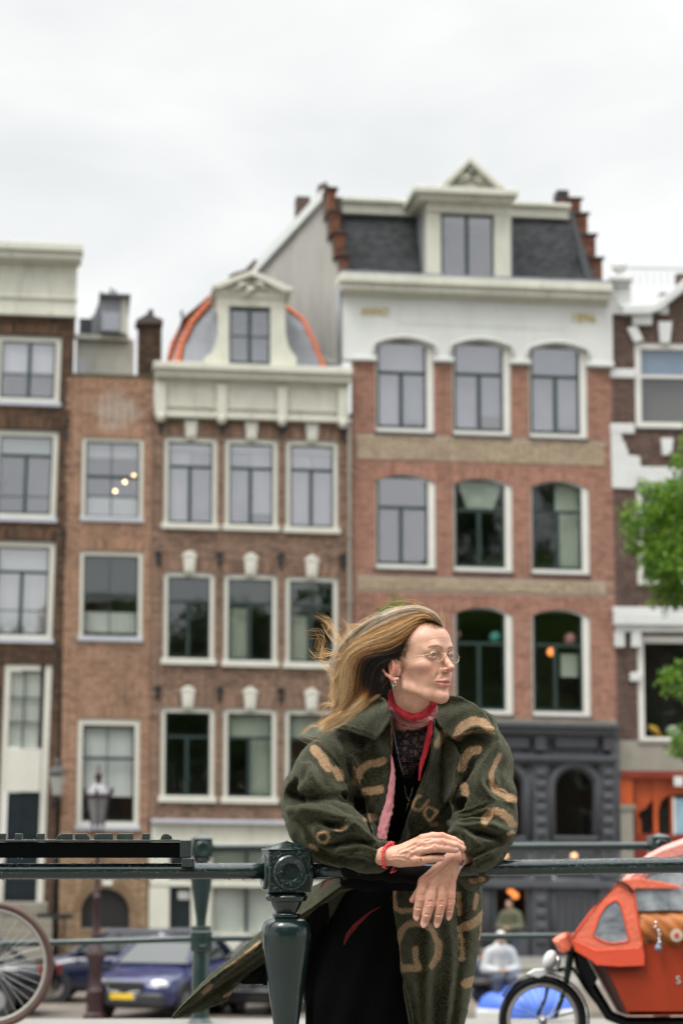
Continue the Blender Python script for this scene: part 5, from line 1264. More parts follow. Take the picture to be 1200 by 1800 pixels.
# ================================================================== bridge railings
m_, nt, b = _mat('bridge_green')
c = ramp(nt, noise(nt, 9, 5, .6), [(.3, (.0035, .012, .011)), (.7, (.008, .022, .020))])
rs = noise(nt, 22, 7, .75); mr = nt.nodes.new('ShaderNodeMapRange'); mr.inputs[1].default_value = .66; mr.inputs[2].default_value = .70; mr.inputs[4].default_value = .8; nt.links.new(rs, mr.inputs[0]); c = mixc(nt, mr.outputs[0], c, (.045, .040, .032))
nt.links.new(c, b.inputs['Base Color']); b.inputs['Roughness'].default_value = .2; b.inputs['Specular IOR Level'].default_value = .45; b.inputs['Coat Weight'].default_value = .35; b.inputs['Coat Roughness'].default_value = .06
bump(nt, b, noise(nt, 55, 3, .5), .35, .0025); BG = m_
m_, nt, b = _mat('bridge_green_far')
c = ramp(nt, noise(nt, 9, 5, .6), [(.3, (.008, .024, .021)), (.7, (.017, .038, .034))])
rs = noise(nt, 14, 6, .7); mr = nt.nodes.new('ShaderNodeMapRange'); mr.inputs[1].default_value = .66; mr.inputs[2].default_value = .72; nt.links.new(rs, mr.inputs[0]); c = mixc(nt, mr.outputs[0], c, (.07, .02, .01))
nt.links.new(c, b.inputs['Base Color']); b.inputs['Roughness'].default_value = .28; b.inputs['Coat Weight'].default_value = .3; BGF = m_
m_, nt, b = _mat('water_drop'); b.inputs['Base Color'].default_value = (.12, .15, .15, 1); b.inputs['Roughness'].default_value = .03; b.inputs['Specular IOR Level'].default_value = 1.0; b.inputs['Coat Weight'].default_value = 1.0
nt.nodes['Principled BSDF'].inputs['Alpha'].default_value = .35; DROP = m_
YN = 5.95; YF = 14.0
near = empty('bridge_railing', (0, YN, 0)); tag(near, 'near dark green bridge railing with wet handrail and faceted post', 'railing')
far = empty('bridge_railing', (0, YF, 0)); tag(far, 'far dark green bridge railing with two rails across the roadway', 'railing')
def loc(p, rt): return Vector(p)-rt.location
# near handrail
A, B, C_ = at(-700, 1533, YN), at(480, 1531, YN), at(1900, 1509, YN)
m = MB(); pts = [A.lerp(B, t/20) for t in range(21)]; m.tube([loc(p, near) for p in pts], .0190, 28); m.build('handrail', BG, near, smooth=True)
B2_ = at(530, 1531.5, YN); m = MB(); pts = [B2_.lerp(C_, t/20) for t in range(21)]; m.tube([loc(p, near) for p in pts], .0188, 28); m.build('handrail', BG, near, smooth=True)
PXM = YN/F
def near_post(px, yref, rt, Y, scale, mat, zfloor, full=True, far_=False):
    """post profile read off the nearest post; scale = metres per near-post pixel"""
    k = scale; c = at(px, yref, Y); c = Vector((c.x, Y, c.z)); q = MB(); yaw = radians(11)
    def R(v): return Vector((v[0]*cos(yaw)-v[1]*sin(yaw), v[0]*sin(yaw)+v[1]*cos(yaw), v[2]))
    cc = loc(c, rt)
    hw = 37.5*k
    # block: bevelled cube with pyramid cap
    b = MB(); z0, z1 = -38*k, 34*k
    b.add([(-hw, -hw, z0), (hw, -hw, z0), (hw, hw, z0), (-hw, hw, z0), (-hw, -hw, z1), (hw, -hw, z1), (hw, hw, z1), (-hw, hw, z1)], [(0, 3, 2, 1), (4, 5, 6, 7), (0, 1, 5, 4), (1, 2, 6, 5), (2, 3, 7, 6), (3, 0, 4, 7)])
    T_ = lambda x, y, z: tuple(cc+R((x, y, z)))
    blk = b.build('post_block', mat, rt, T=T_, bevel=2.2*k)
    b = MB(); h2 = hw*1.03
    b.add([(-h2, -h2, z1-1*k), (h2, -h2, z1-1*k), (h2, h2, z1-1*k), (-h2, h2, z1-1*k), (-h2, -h2, z1+2*k), (h2, -h2, z1+2*k), (h2, h2, z1+2*k), (-h2, h2, z1+2*k), (0, 0, z1+16*k)], [(0, 3, 2, 1), (0, 1, 5, 4), (1, 2, 6, 5), (2, 3, 7, 6), (3, 0, 4, 7), (4, 5, 8), (5, 6, 8), (6, 7, 8), (7, 4, 8)])
    b.build('post_cap', mat, blk, T=T_, bevel=.8*k)
    for d in ((0, -1), (-1, 0), (1, 0)):
        b = MB(); zc = -4*k
        prof = [(30*k, 0), (30*k, 3*k), (27*k, 5.5*k), (24*k, 5.5*k), (21*k, 4*k), (15.5*k, 4*k), (14*k, 2*k), (13*k, -3*k), (3*k, -4*k)]
        n = 30; base = 0
        for r, h in prof:
            for j in range(n):
                a = 2*pi*j/n; u, w = r*cos(a), r*sin(a)
                p = (u, -(hw+h), zc+w) if d == (0, -1) else ((-(hw+h)) if d == (-1, 0) else hw+h, u, zc+w)
                b.v.append(p)
        for i in range(len(prof)-1):
            for j in range(n): b.f.append((i*n+j, i*n+(j+1) % n, (i+1)*n+(j+1) % n, (i+1)*n+j))
        b.f.append(tuple((len(prof)-1)*n+j for j in range(n)))
        b.build('boss', mat, blk, T=T_, smooth=True, angle=.5)
    zend = (zfloor - c.z)
    prof = [(28*k, -37*k), (34*k, -40*k), (37*k, -46*k), (34*k, -53*k), (27*k, -55*k), (26*k, -58*k), (24*k, -63*k), (19.5*k, -70*k), (18*k, -74*k)]
    MB().lathe(prof, (0, 0, 0), 32).build('post_neck', mat, rt, T=T_, smooth=True, angle=.8)
    mid = -(361 if not far_ else 361)*k
    prof = [(20*k, -73*k), (24*k, -75*k), (25*k, -79*k), (22*k, -83*k), (31*k, -85*k), (39*k, -90*k), (43*k, -98*k), (44*k, -112*k), (42.5*k, -130*k), (22*k, -268*k), (19*k, -300*k), (20*k, -315*k)]
    MB().lathe(prof, (0, 0, 0), 8, rot=pi/8).build('post_shaft', mat, rt, T=T_, smooth=True, angle=1.2)
    z0, z1 = mid-38*k, mid+38*k; hw2 = 37*k
    MB().lathe([(22*k, mid+60*k), (38*k, mid+56*k), (40*k, mid+48*k), (34*k, mid+40*k), (34*k, mid+36*k)], (0, 0, 0), 28).build('post_collar', mat, rt, T=T_, smooth=True, angle=.7)
    lb = MB().lathe([(38*k, mid-42*k), (45*k, mid-34*k), (45*k, mid+34*k), (38*k, mid+42*k)], (0, 0, 0), 8, rot=pi/8).build('post_block', mat, rt, T=T_)
    b = MB(); prof = [(26*k, 0), (26*k, 4*k), (20*k, 5*k), (16*k, 3*k), (14*k, -3*k)]
    for r, h in prof:
        for j in range(20): a = 2*pi*j/20; b.v.append((r*cos(a), -(41*k+h), mid+r*sin(a)))
    for i in range(4):
        for j in range(20): b.f.append((i*20+j, i*20+(j+1) % 20, (i+1)*20+(j+1) % 20, (i+1)*20+j))
    b.f.append(tuple(80+j for j in range(20))); b.build('boss', mat, lb, T=T_, smooth=True, angle=.5)
    MB().lathe([(30*k, mid-40*k), (34*k, mid-50*k), (34*k, zend+34*k), (40*k, zend+28*k), (52*k, zend+14*k), (56*k, zend+10*k), (56*k, zend)], (0, 0, 0), 8, rot=pi/8).build('post_foot', mat, rt, T=T_, smooth=True, angle=.6)
    return c
near_post(503.5, 1529, near, YN, PXM, BG, 0)
near_post(503.5-1850, 1532, near, YN, PXM, BG, 0); near_post(503.5+1850, 1509, near, YN, PXM, BG, 0)
FK = YF/F/2.26
p1 = near_post(354.5, 1490, far, YF, FK, BGF, -.02, far_=True); p2 = near_post(1157, 1487, far, YF, FK, BGF, -.02, far_=True); near_post(354.5-803, 1500, far, YF, FK, BGF, -.02, far_=True)
for nm, pts, r in (('handrail', [(-448, 1504), (354, 1491), (1157, 1487), (1960, 1483)], .0225), ('lower_rail', [(-448, 1672), (354, 1650), (1157, 1644), (1960, 1642)], .0170)):
    m = MB(); m.tube([loc(at(x, y, YF), far) for x, y in pts], r, 16); m.build(nm, BGF, far, smooth=True)
for nm, a, b_, r in (('lower_rail', at(-700, 1893, YN), at(1900, 1880, YN), .016),):
    m = MB(); m.tube([loc(a, near), loc(b_, near)], r, 14); m.build(nm, BG, near, smooth=True)
# rain drops on rail and post: separate small beads, far too many to count
R = np.random.RandomState(5)
ico = MB(); ico.ball((0, 0, 0), 1, 7, 5); IV = np.array(ico.v); IF = [f for f in ico.f]
IFq = np.array(IF)
def beads(name, P, Rr, rt, squash=None):
    n = len(P); V = P[:, None, :]+IV[None]*(Rr[:, None, None]*(squash if squash is not None else 1.0)); Fc = IFq[None]+(np.arange(n)*len(IV))[:, None, None]
    o = newobj(name, mesh_np(name, V.reshape(-1, 3), Fc.reshape(-1, 4), True), DROP, rt); o['kind'] = 'stuff'; return o
Ps, Rs = [], []
def rail_pts(a, b, n, rad, lo, hi):
    a, b = np.array(a), np.array(b); t = R.uniform(0, 1, n); q = R.uniform(lo, hi, n)   # q: angle, 0 = up, 90 = towards the camera
    return a+(b-a)*t[:, None]+np.stack([0*q, -np.sin(q)*rad, np.cos(q)*rad], 1)
for a, b_, n in ((at(-60, 1531.5, YN), at(462, 1531, YN), 1500), (at(545, 1531.5, YN), at(610, 1530, YN), 190), (at(820, 1526.5, YN), at(1260, 1519, YN), 1300)):
    Ps.append(rail_pts(a, b_, n, .0188, -.9, 1.9)); Rs.append(R.gamma(4, .00022, n)+.0004)
    k = n//26; q = rail_pts(a, b_, k, .0205, pi-.15, pi+.15); Ps.append(q); Rs.append(R.uniform(.0012, .0024, k))
bc = at(503.5, 1529, YN); yaw = radians(11); U_ = np.array([cos(yaw), sin(yaw), 0]); N_ = np.array([sin(yaw), -cos(yaw), 0]); Z_ = np.array([0, 0, 1.]); c0 = np.array(bc)
n = 420; u = R.uniform(-36, 36, n)*PXM; w = R.uniform(-36, 32, n)*PXM; keep = (np.hypot(u, w+4*PXM) > 31*PXM); Ps.append((c0+U_*u[:, None]+Z_*w[:, None]+N_*(37.8*PXM))[keep]); Rs.append((R.gamma(4, .00022, n)+.0003)[keep])
n = 160; rr = R.uniform(16, 29, n)*PXM; aa = R.uniform(0, 2*pi, n); Ps.append(c0+U_*(rr*np.cos(aa))[:, None]+Z_*(rr*np.sin(aa)-4*PXM)[:, None]+N_*((37.5+4.6)*PXM)); Rs.append(R.gamma(4, .00022, n)+.0003)
n = 150; u = R.uniform(-36, 36, n)*PXM; w = R.uniform(-36, 0, n)*PXM; hgt = (34+2+14*(1-np.maximum(np.abs(u), np.abs(w))/(38*PXM)))*PXM; Ps.append(c0+U_*u[:, None]+N_*(-w)[:, None]+Z_*hgt[:, None]); Rs.append(R.gamma(4, .00022, n)+.0003)
P = np.concatenate(Ps)-np.array(near.location); beads('rain_drops', P, np.concatenate(Rs), near)
Ps = rail_pts(at(-20, 1497, YF), at(1160, 1488, YF), 46, .0235, pi-.1, pi+.1)-np.array(far.location); beads('rain_drops', Ps, R.uniform(.0025, .0045, 46), far)
# ------------------------------------------------------------------ name board fixed over the near rail, seen edge-on
BLK = paint('board_black', (.002, .0025, .0025), .85, .2, 6, .05, spec=.03); RIM = paint('board_rim', (.028, .040, .036), .18, .3, 20, .3)
nb = empty('name_board', at(160, 1493, YN-.03)); tag(nb, 'long black board with raised metal characters along its top, bolted over the wet handrail', 'name board')
def nbp(x, y, dy=0): return at(x, y, YN-.03+dy)-nb.location
def nbox(x0, y0, x1, y1, d0, d1, name, mat, par=nb, bevel=.0008):
    a, b_ = nbp(x0, y1), nbp(x1, y0); return MB().box(a.x, b_.x, d0, d1, a.z, b_.z).build(name, mat, par, bevel=bevel)
nbox(-160, 1480.5, 316, 1508, 0, .05, 'panel', BLK); nbox(-160, 1476.2, 318, 1480, -.002, .056, 'top_plate', RIM)
br = nbox(316.5, 1476.5, 336, 1507, -.006, .06, 'bracket', RIM, bevel=.002); nbox(319, 1507.5, 341, 1524, -.006, .05, 'bracket_foot', RIM, br, bevel=.003)
for i, (x0, x1) in enumerate(((-60, -30), (-22, -8), (-2, 9.5), (25, 38.5), (63, 77.5), (98, 127), (132, 157.5), (164, 198), (204, 234), (249, 262.5), (282, 302))):
    h0 = 6.0 if i else 4; a, b_ = nbp(x0, 1476), nbp(x1, 1465); m = MB(); w = b_.x-a.x; z0, z1 = a.z, b_.z
    if i == 5: pr = [(0, 0), (w, 0), (w, 1), (w*.35, 1), (w*.1, .7)]
    elif i == 6: pr = [(0, 0), (w, 0), (w*.95, .5), (w*.8, 1), (0, 1)]
    elif i == 10: pr = [(0, 0), (w, 0), (w*.95, .55), (w*.6, .95), (w*.3, .95), (w*.05, .5)]
    else: pr = [(0, 0), (w, 0), (w, 1), (w*.08, 1)]
    m.prism([(a.x+p[0], .006, z0+(z1-z0)*p[1]) for p in pr], (0, .022, 0)); m.build('raised_character', RIM, nb, bevel=.0012)
P = np.array([[nbp(R.uniform(-20, 316), 1476)[0], R.uniform(0, .05), nbp(0, 1476.2)[2]] for _ in range(500)]); beads('rain_drops', P, R.gamma(4, .00022, 500)+.0003, nb)
P = np.array([[nbp(R.uniform(-20, 312), 1476)[0], .0, nbp(0, 1509)[2]] for _ in range(22)]); beads('rain_drops', P, R.uniform(.0012, .0021, 22), nb)

# ------------------------------------------------------------------ bicycle whose wheel enters at the left
TYB = paint('brown_tyre', (.085, .042, .032), .7, .2, 12, .1); RIMC = paint('cream_rim', (.34, .32, .28), .4, .1, 10, .05); SPK = paint('spoke_steel', (.40, .40, .40), .3, .1, 10, 0, metal=.6); FRM = paint('black_frame', (.005, .0055, .0055), .25, .2, 8, .02)
def torus(m, c, R0, r, n=72, k=10, ax='y', sy=1.0):
    b0 = len(m.v)
    for i in range(n):
        a = 2*pi*i/n
        for j in range(k):
            q = 2*pi*j/k; rr = R0+r*cos(q); m.v.append((c[0]+rr*cos(a), c[1]+r*sy*sin(q), c[2]+rr*sin(a)))
    for i in range(n):
        for j in range(k): m.f.append((b0+i*k+j, b0+((i+1) % n)*k+j, b0+((i+1) % n)*k+(j+1) % k, b0+i*k+(j+1) % k))
def wheel(parent, c, R0, tyre, rim, n=32, name='wheel', tr=.018):
    m = MB(); torus(m, c, R0-tr, tr); w = m.build(name, tyre, parent, smooth=True)
    m = MB(); torus(m, c, R0-tr*2-.008, .012, sy=1.0); m.build('rim', rim, w, smooth=True)
    me = None
    for i in range(n):
        a = 2*pi*i/n; s_ = 1 if i % 2 else -1; t = a+(.55 if (i//2) % 2 else -.55)
        m = MB(); m.tube([(c[0]+.022*cos(t), c[1]+s_*.03, c[2]+.022*sin(t)), (c[0]+(R0-tr*2-.012)*cos(a), c[1]+s_*.004, c[2]+(R0-tr*2-.012)*sin(a))], .0013, 4, cap=False)
        m.build('spoke', SPK, w)
    m = MB(); m.lathe([(.008, -.055), (.022, -.035), (.015, -.02), (.015, .02), (.022, .035), (.008, .055)], c, 14, ax='y'); m.build('hub', SPK, w, smooth=True)
    return w
wc = at(-16, 1697, 13.45); bk = empty('bicycle', (wc.x, 13.45, 0)); tag(bk, 'bicycle with brown tyres leaning by the far railing, one wheel in view at left', 'bicycle')
z = wc.z; wheel(bk, (0, 0, z), .345, TYB, RIMC, 36); wheel(bk, (-1.08, 0, z), .345, TYB, RIMC, 36)
m = MB(); m.tube([(0, -.05, z), (-.35, -.04, z+.42)], .009, 6); m.tube([(0, .05, z), (-.35, .04, z+.42)], .009, 6); m.tube([(0, .05, z), (-.45, .03, z-.05)], .011, 6); m.tube([(0, -.05, z), (-.45, -.03, z-.05)], .011, 6)
m.tube([(-.45, 0, z-.05), (-.35, 0, z+.55)], .016, 8); m.tube([(-.45, 0, z-.05), (-.86, 0, z+.38)], .017, 8); m.tube([(-.36, 0, z+.45), (-.86, 0, z+.5)], .015, 8); m.tube([(-.86, 0, z+.36), (-.88, 0, z+.62)], .017, 8)
for s_ in (-.05, .05): m.tube([(-.86, s_*.5, z+.36), (-1.08, s_, z)], .011, 6)
m.build('frame', FRM, bk, smooth=True)
m = MB(); m.tube([(-.88, 0, z+.6), (-.9, 0, z+.72), (-.86, -.2, z+.74), (-.7, -.3, z+.7)], .012, 8); m.tube([(-.9, 0, z+.72), (-.86, .2, z+.74), (-.7, .3, z+.7)], .012, 8); m.build('handlebar', SPK, bk, smooth=True)
m = MB(); m.ball((-.34, 0, z+.62), (.14, .08, .035)); m.build('saddle', FRM, bk, smooth=True)
m = MB(); m.lathe([(.09, -.06), (.09, -.05)], (-.45, 0, z-.05), 20, ax='y'); m.tube([(-.45, -.07, z-.05), (-.40, -.08, z-.2)], .01, 6); m.build('chainring', SPK, bk)

# ------------------------------------------------------------------ cargo bicycle at the right
YC = 12.6
CORAL = paint('coral_canvas', (.92, .20, .11), .55, .16, 2.5, .6); CORALD = paint('coral_canvas_band', (.80, .095, .04), .6, .10, 4, .15); PINKC = paint('sun_bleached_canvas', (.80, .30, .25), .6, .12, 3, .5)
BOXR = paint('orange_red_box', (.36, .040, .010), .45, .18, 3, .05, dirt=(.22, .03, .01)); BOXF = paint('box_front_brown', (.10, .022, .012), .5, .15, 3, .05); CGRN = paint('cargo_green', (.014, .05, .028), .25, .3, 9, .02)
m_, nt, b = _mat('clear_plastic'); nt.links.new(ramp(nt, noise(nt, 3.5, 5, .6, mapscale=(1, 1, .5), dist=1.5), [(.3, (.22, .25, .28)), (.6, (.52, .56, .58)), (.75, (.75, .78, .78))]), b.inputs['Base Color']); b.inputs['Alpha'].default_value = .78; b.inputs['Roughness'].default_value = .12; bump(nt, b, noise(nt, 5, 3), .9, .05); PLS = m_  # pale streaks in the base colour paint highlights on the plastic
cw = at(953, 1793, YC); cb = empty('cargo_bicycle', (cw.x, YC, -.2)); tag(cb, 'cargo bicycle with orange-red box and coral rain canopy at the right edge', 'cargo bicycle')
def cp(x, y, dy=0): return at(x, y, YC+dy)-cb.location
k = YC/F
w = cp(953, 1793); R1 = 76*k
wheel(cb, tuple(w), R1, FRM, RIMC, 28, tr=.021)
m = MB(); n = 30
for i in range(n):                       # mudguard over the wheel
    a0, a1 = radians(-20+170*i/n), radians(-20+170*(i+1)/n); r0, r1 = R1+.008, R1+.012
    for (r_a, r_b) in ((R1+.006, R1+.016),):
        m.add([(w.x+r_a*cos(a0), w.y-.03, w.z+r_a*sin(a0)), (w.x+r_b*cos(a0), w.y, w.z+r_b*sin(a0)), (w.x+r_a*cos(a0), w.y+.03, w.z+r_a*sin(a0)), (w.x+r_a*cos(a1), w.y-.03, w.z+r_a*sin(a1)), (w.x+r_b*cos(a1), w.y, w.z+r_b*sin(a1)), (w.x+r_a*cos(a1), w.y+.03, w.z+r_a*sin(a1))], [(0, 3, 4, 1), (1, 4, 5, 2), (2, 5, 3, 0)])
m.build('mudguard', FRM, cb, smooth=True)
def poly_sheet(name, mat, pts, dy, th, par=cb, tilt=None, bevel=.004):
    P = [cp(x, y, dy + (tilt(x, y) if tilt else 0)) for x, y in pts]; return MB().prism(P, (0, th, 0)).build(name, mat, par, bevel=bevel)
poly_sheet('mudguard_flap', WHITE, [(925, 1712), (940, 1704), (975, 1702), (990, 1707), (965, 1712), (945, 1720)], -.035, .05)
m = MB(); p = cp(966, 1688, -.05); m.ball((0, 0, 0), (.036, .036, .052)); hl = m.build('headlamp', WHITE, cb, smooth=True); hl.location = p; hl.rotation_euler = (0, radians(20), 0)
m = MB(); p = cp(977, 1690, -.05); m.lathe([(.03, 0), (.034, .012), (.02, .02)], p, 14, ax='x'); m.build('lamp_socket', CHR, cb, smooth=True)
m = MB(); m.tube([cp(1005, 1656), cp(1000, 1690), cp(993, 1735), cp(975, 1790)], [.018, .020, .014, .011], 10); m.tube([cp(1000, 1690, .06), cp(993, 1735, .06), cp(975, 1790, .06)], .011, 8); m.tube([cp(983, 1705, -.04), cp(990, 1703, .07)], .012, 8); m.build('fork', CGRN, cb, smooth=True)
m = MB(); m.tube([cp(962, 1728, .03), cp(958, 1755, .03), cp(944, 1785, .03)], .009, 6); m.tube([cp(968, 1790, -.04), cp(1010, 1778, .0)], .004, 5); m.build('fork_stay', CGRN, cb, smooth=True)
m = MB(); m.tube([cp(1012, 1664, .02), cp(1020, 1700, .02), cp(1045, 1745, .02), cp(1070, 1785, .02), cp(1100, 1797, .02), cp(1300, 1797, .02)], .028, 10); m.tube([cp(1005, 1700, .02), cp(1030, 1740, .02), cp(1060, 1778, .02)], .008, 6)
m.tube([cp(1300, 1797, .02), cp(1420, 1700, .02)], .025, 8); m.tube([cp(1420, 1700, .02), cp(1400, 1600, .02)], .02, 8); m.tube([cp(1300, 1797, .02), cp(1500, 1760, .02)], .016, 8); m.tube([cp(1400, 1660, .02), cp(1500, 1760, .02)], .014, 8); m.build('frame', FRM, cb, smooth=True)
poly_sheet('head_gusset', FRM, [(1008, 1662), (1022, 1668), (1050, 1720), (1040, 1740), (1016, 1700)], -.01, .03)
wb = cp(1500, 1760, .02); wheel(cb, (wb.x, wb.y, w.z+.03), .30, FRM, RIMC, 28)
m = MB(); m.ball(tuple(cp(1405, 1590, .02)), (.13, .08, .04)); m.build('saddle', FRM, cb, smooth=True)
# box: tapered front
wd = .62; near_y, far_y = -.26, .30
bn = [cp(1062, 1690, near_y), cp(1330, 1662, near_y), cp(1320, 1782, near_y), cp(1104, 1785, near_y)]; bn[1].z = cp(1200, 1652, near_y).z; bn[0].z = cp(1050, 1652, near_y).z; bn[0].x = cp(1030, 1670, near_y).x
front = [cp(1017, 1668, -.05), cp(1084, 1786, -.05)]
bf = [Vector((p.x, far_y, p.z)) for p in bn]
F0, F1 = cp(1014, 1660, -.02), cp(1086, 1785, -.02); 
m = MB(); T0 = bn[0]; B0_ = bn[3]; T0n = Vector((cp(1040, 1670, near_y).x, near_y, T0.z))
MB().prism([Vector((p.x, far_y, p.z)) for p in (T0n, bn[1], bn[2], B0_)], (0, .012, 0)).build('box_side', BOXR, cb, bevel=.003); m.prism([T0n, bn[1], bn[2], B0_], (0, .012, 0)); sidep = m.build('box_side', BOXR, cb, bevel=.003)
m = MB(); m.add([T0n, B0_, Vector((F1.x, -.05, B0_.z)), Vector((F0.x, -.05, T0n.z))], [(0, 1, 2, 3)]); m.add([Vector((F0.x, -.05, T0n.z)), Vector((F1.x, -.05, B0_.z)), Vector((F1.x, .1, B0_.z)), Vector((F0.x, .1, T0n.z))], [(0, 1, 2, 3)]); m.add([Vector((F0.x, .1, T0n.z)), Vector((F1.x, .1, B0_.z)), Vector((B0_.x, far_y, B0_.z)), Vector((T0n.x, far_y, T0n.z))], [(0, 1, 2, 3)]); m.build('box_front', BOXF, cb)
m = MB(); m.box(B0_.x, bn[2].x, near_y, far_y, B0_.z, B0_.z+.02); m.build('box_floor', BOXR, cb); m = MB(); m.box(bn[1].x-.02, bn[1].x, near_y, far_y, B0_.z, T0n.z); m.build('box_back', BOXR, cb)
m = MB(); m.box(T0n.x, bn[1].x, near_y-.006, near_y+.018, T0n.z-.01, T0n.z+.006); m.build('box_rim', FRM, sidep)
# the one letter in view
cu = bpy.data.curves.new('letter', 'FONT'); cu.body = 'S'; cu.extrude = .001; cu.size = .055; o_ = bpy.data.objects.new('t', cu); COL.objects.link(o_); me = bpy.data.meshes.new_from_object(o_.evaluated_get(bpy.context.evaluated_depsgraph_get())); bpy.data.objects.remove(o_); me.materials.clear()
lt = newobj('lettering', me, WHITE, cb); lt.rotation_euler = (pi/2, 0, 0); lt.location = cp(1187, 1729, near_y-.004)
# canopy: side panels on both sides, arched hood
side = [(1086, 1552), (1112, 1566), (1118, 1600), (1126, 1650), (1130, 1668), (1045, 1672), (1008, 1655), (1003, 1650), (1040, 1600)]
winp = [(1078, 1582), (1088, 1585), (1096, 1612), (1105, 1655), (1075, 1659), (1060, 1656), (1041, 1645), (1052, 1610), (1064, 1592)]
def ring_panel(name, mat, outer, inner, dy, th, par):
    """panel with a window hole: outer/inner loops bridged"""
    Pi = [cp(x, y, dy) for x, y in inner]; Po_ = [cp(x, y, dy) for x, y in outer]
    def samp(L, n):
        c = sum(L, Vector())/len(L); out = []
        for i in range(n):
            a = 2*pi*i/n; d = Vector((cos(a), 0, sin(a))); best = None
            for j in range(len(L)):
                p, q = L[j], L[(j+1) % len(L)]; e = q-p; den = d.x*e.z-d.z*e.x
                if abs(den) < 1e-9: continue
                t = ((p.x-ci.x)*e.z-(p.z-ci.z)*e.x)/den; s_ = ((p.x-ci.x)*d.z-(p.z-ci.z)*d.x)/den
                if t > 0 and -1e-6 <= s_ <= 1+1e-6 and (best is None or t > best): best = t
            out.append(Vector((ci.x+d.x*(best or .01), ci.y, ci.z+d.z*(best or .01))))
        return out
    ci = sum(Pi, Vector())/len(Pi); n = 40; A_, B_ = samp(Po_, n), samp(Pi, n); m = MB()
    m.v = [tuple(p) for p in A_+B_]+[(p.x, p.y+th, p.z) for p in A_+B_]
    for i in range(n):
        j = (i+1) % n; m.f += [(i, j, n+j, n+i), (2*n+i, 3*n+i, 3*n+j, 2*n+j), (i, 2*n+i, 2*n+j, j), (n+i, n+j, 3*n+j, 3*n+i)]
    o = m.build(name, mat, par); return o, B_
for dy in (near_y-.03, far_y+.03):
    o, Bp = ring_panel('canopy_side', CORAL, side, winp, dy, .006, cb)
    m = MB(); m.prism(Bp, (0, .002, 0)); wv = m.build('canopy_window', PLS, o); wv.location.y = .002
    MB().tube(Bp, .0045, 6, closed=True).build('window_piping', CORALD, o, smooth=True); MB().tube([cp(x, y, dy) for x, y in side], .005, 6, closed=True).build('seam', CORALD, o, smooth=True)
    poly_sheet('canopy_skirt', CORALD, [(1003, 1650), (1045, 1672), (1130, 1668), (1132, 1680), (1132, 1698), (1090, 1700), (1047, 1697), (1040, 1690), (1010, 1672)], dy-.004, .006, o)
poly_sheet('canopy_nose', CORAL, [(976, 1656), (984, 1649), (1004, 1640), (1010, 1655), (1000, 1672), (988, 1676), (984, 1668)], -.12, .22)
m = MB(); a_, b_, c_, d_ = cp(992, 1641, -.27), cp(1046, 1585, -.29), cp(1046, 1585, .33), cp(992, 1641, .2); m.add([a_, b_, c_, d_], [(0, 1, 2, 3)]); m.add([cp(1046, 1585, -.29), cp(1086, 1550, -.29), cp(1086, 1550, .33), cp(1046, 1585, .33)], [(0, 1, 2, 3)]); m.build('canopy_front_window', PLS, cb)
# hood arch lofted across the width
prof = [(1086, 1552), (1098, 1541), (1116, 1521), (1138, 1501), (1165, 1487), (1200, 1474), (1260, 1462), (1330, 1462), (1400, 1480)]
m = MB(); prev = None; K = 10
for j, (x, y) in enumerate(prof):
    row = []
    for i in range(K+1):
        t = -1+2*i/K; p = cp(x, y, .02+t*.31); p.z -= .10*abs(t)**3.0; row.append(p)
    b0_ = len(m.v); m.v += [tuple(p) for p in row]
    if prev is not None:
        for i in range(K): m.f.append((prev+i, prev+i+1, b0_+i+1, b0_+i))
    prev = b0_
hd = m.build('canopy_hood', PINKC, cb, smooth=True); sm = hd.modifiers.new('s', 'SOLIDIFY'); sm.thickness = .006
poly_sheet('hood_side_band', CORAL, [(1086, 1556), (1092, 1546), (1120, 1543), (1150, 1548), (1190, 1556), (1200, 1562), (1118, 1562), (1112, 1568)], near_y-.035, .006)
poly_sheet('hood_side_window', PLS, [(1112, 1564), (1120, 1530), (1150, 1506), (1200, 1492), (1330, 1482), (1330, 1600), (1260, 1602), (1170, 1600), (1118, 1602)], near_y-.02, .003)
poly_sheet('hood_side_band', PINKC, [(1116, 1531), (1138, 1508), (1165, 1494), (1200, 1482), (1260, 1470), (1260, 1490), (1200, 1502), (1150, 1524), (1120, 1548), (1100, 1550)], near_y-.03, .004)
m = MB(); m.tube([cp(1082, 1549, near_y-.03), cp(1092, 1550, near_y-.045), cp(1104, 1558, near_y-.045), cp(1112, 1568, near_y-.04)], .006, 6); m.tube([cp(1082, 1549, near_y-.03), cp(1086, 1550, .32)], .006, 6); m.build('elastic_strap', FRM, cb)
poly_sheet('red_bag', paint('red_bag', (.60, .06, .07), .5, .1, 3, .1), [(1172, 1545), (1300, 1530), (1300, 1580), (1200, 1566), (1180, 1556)], -.1, .15)
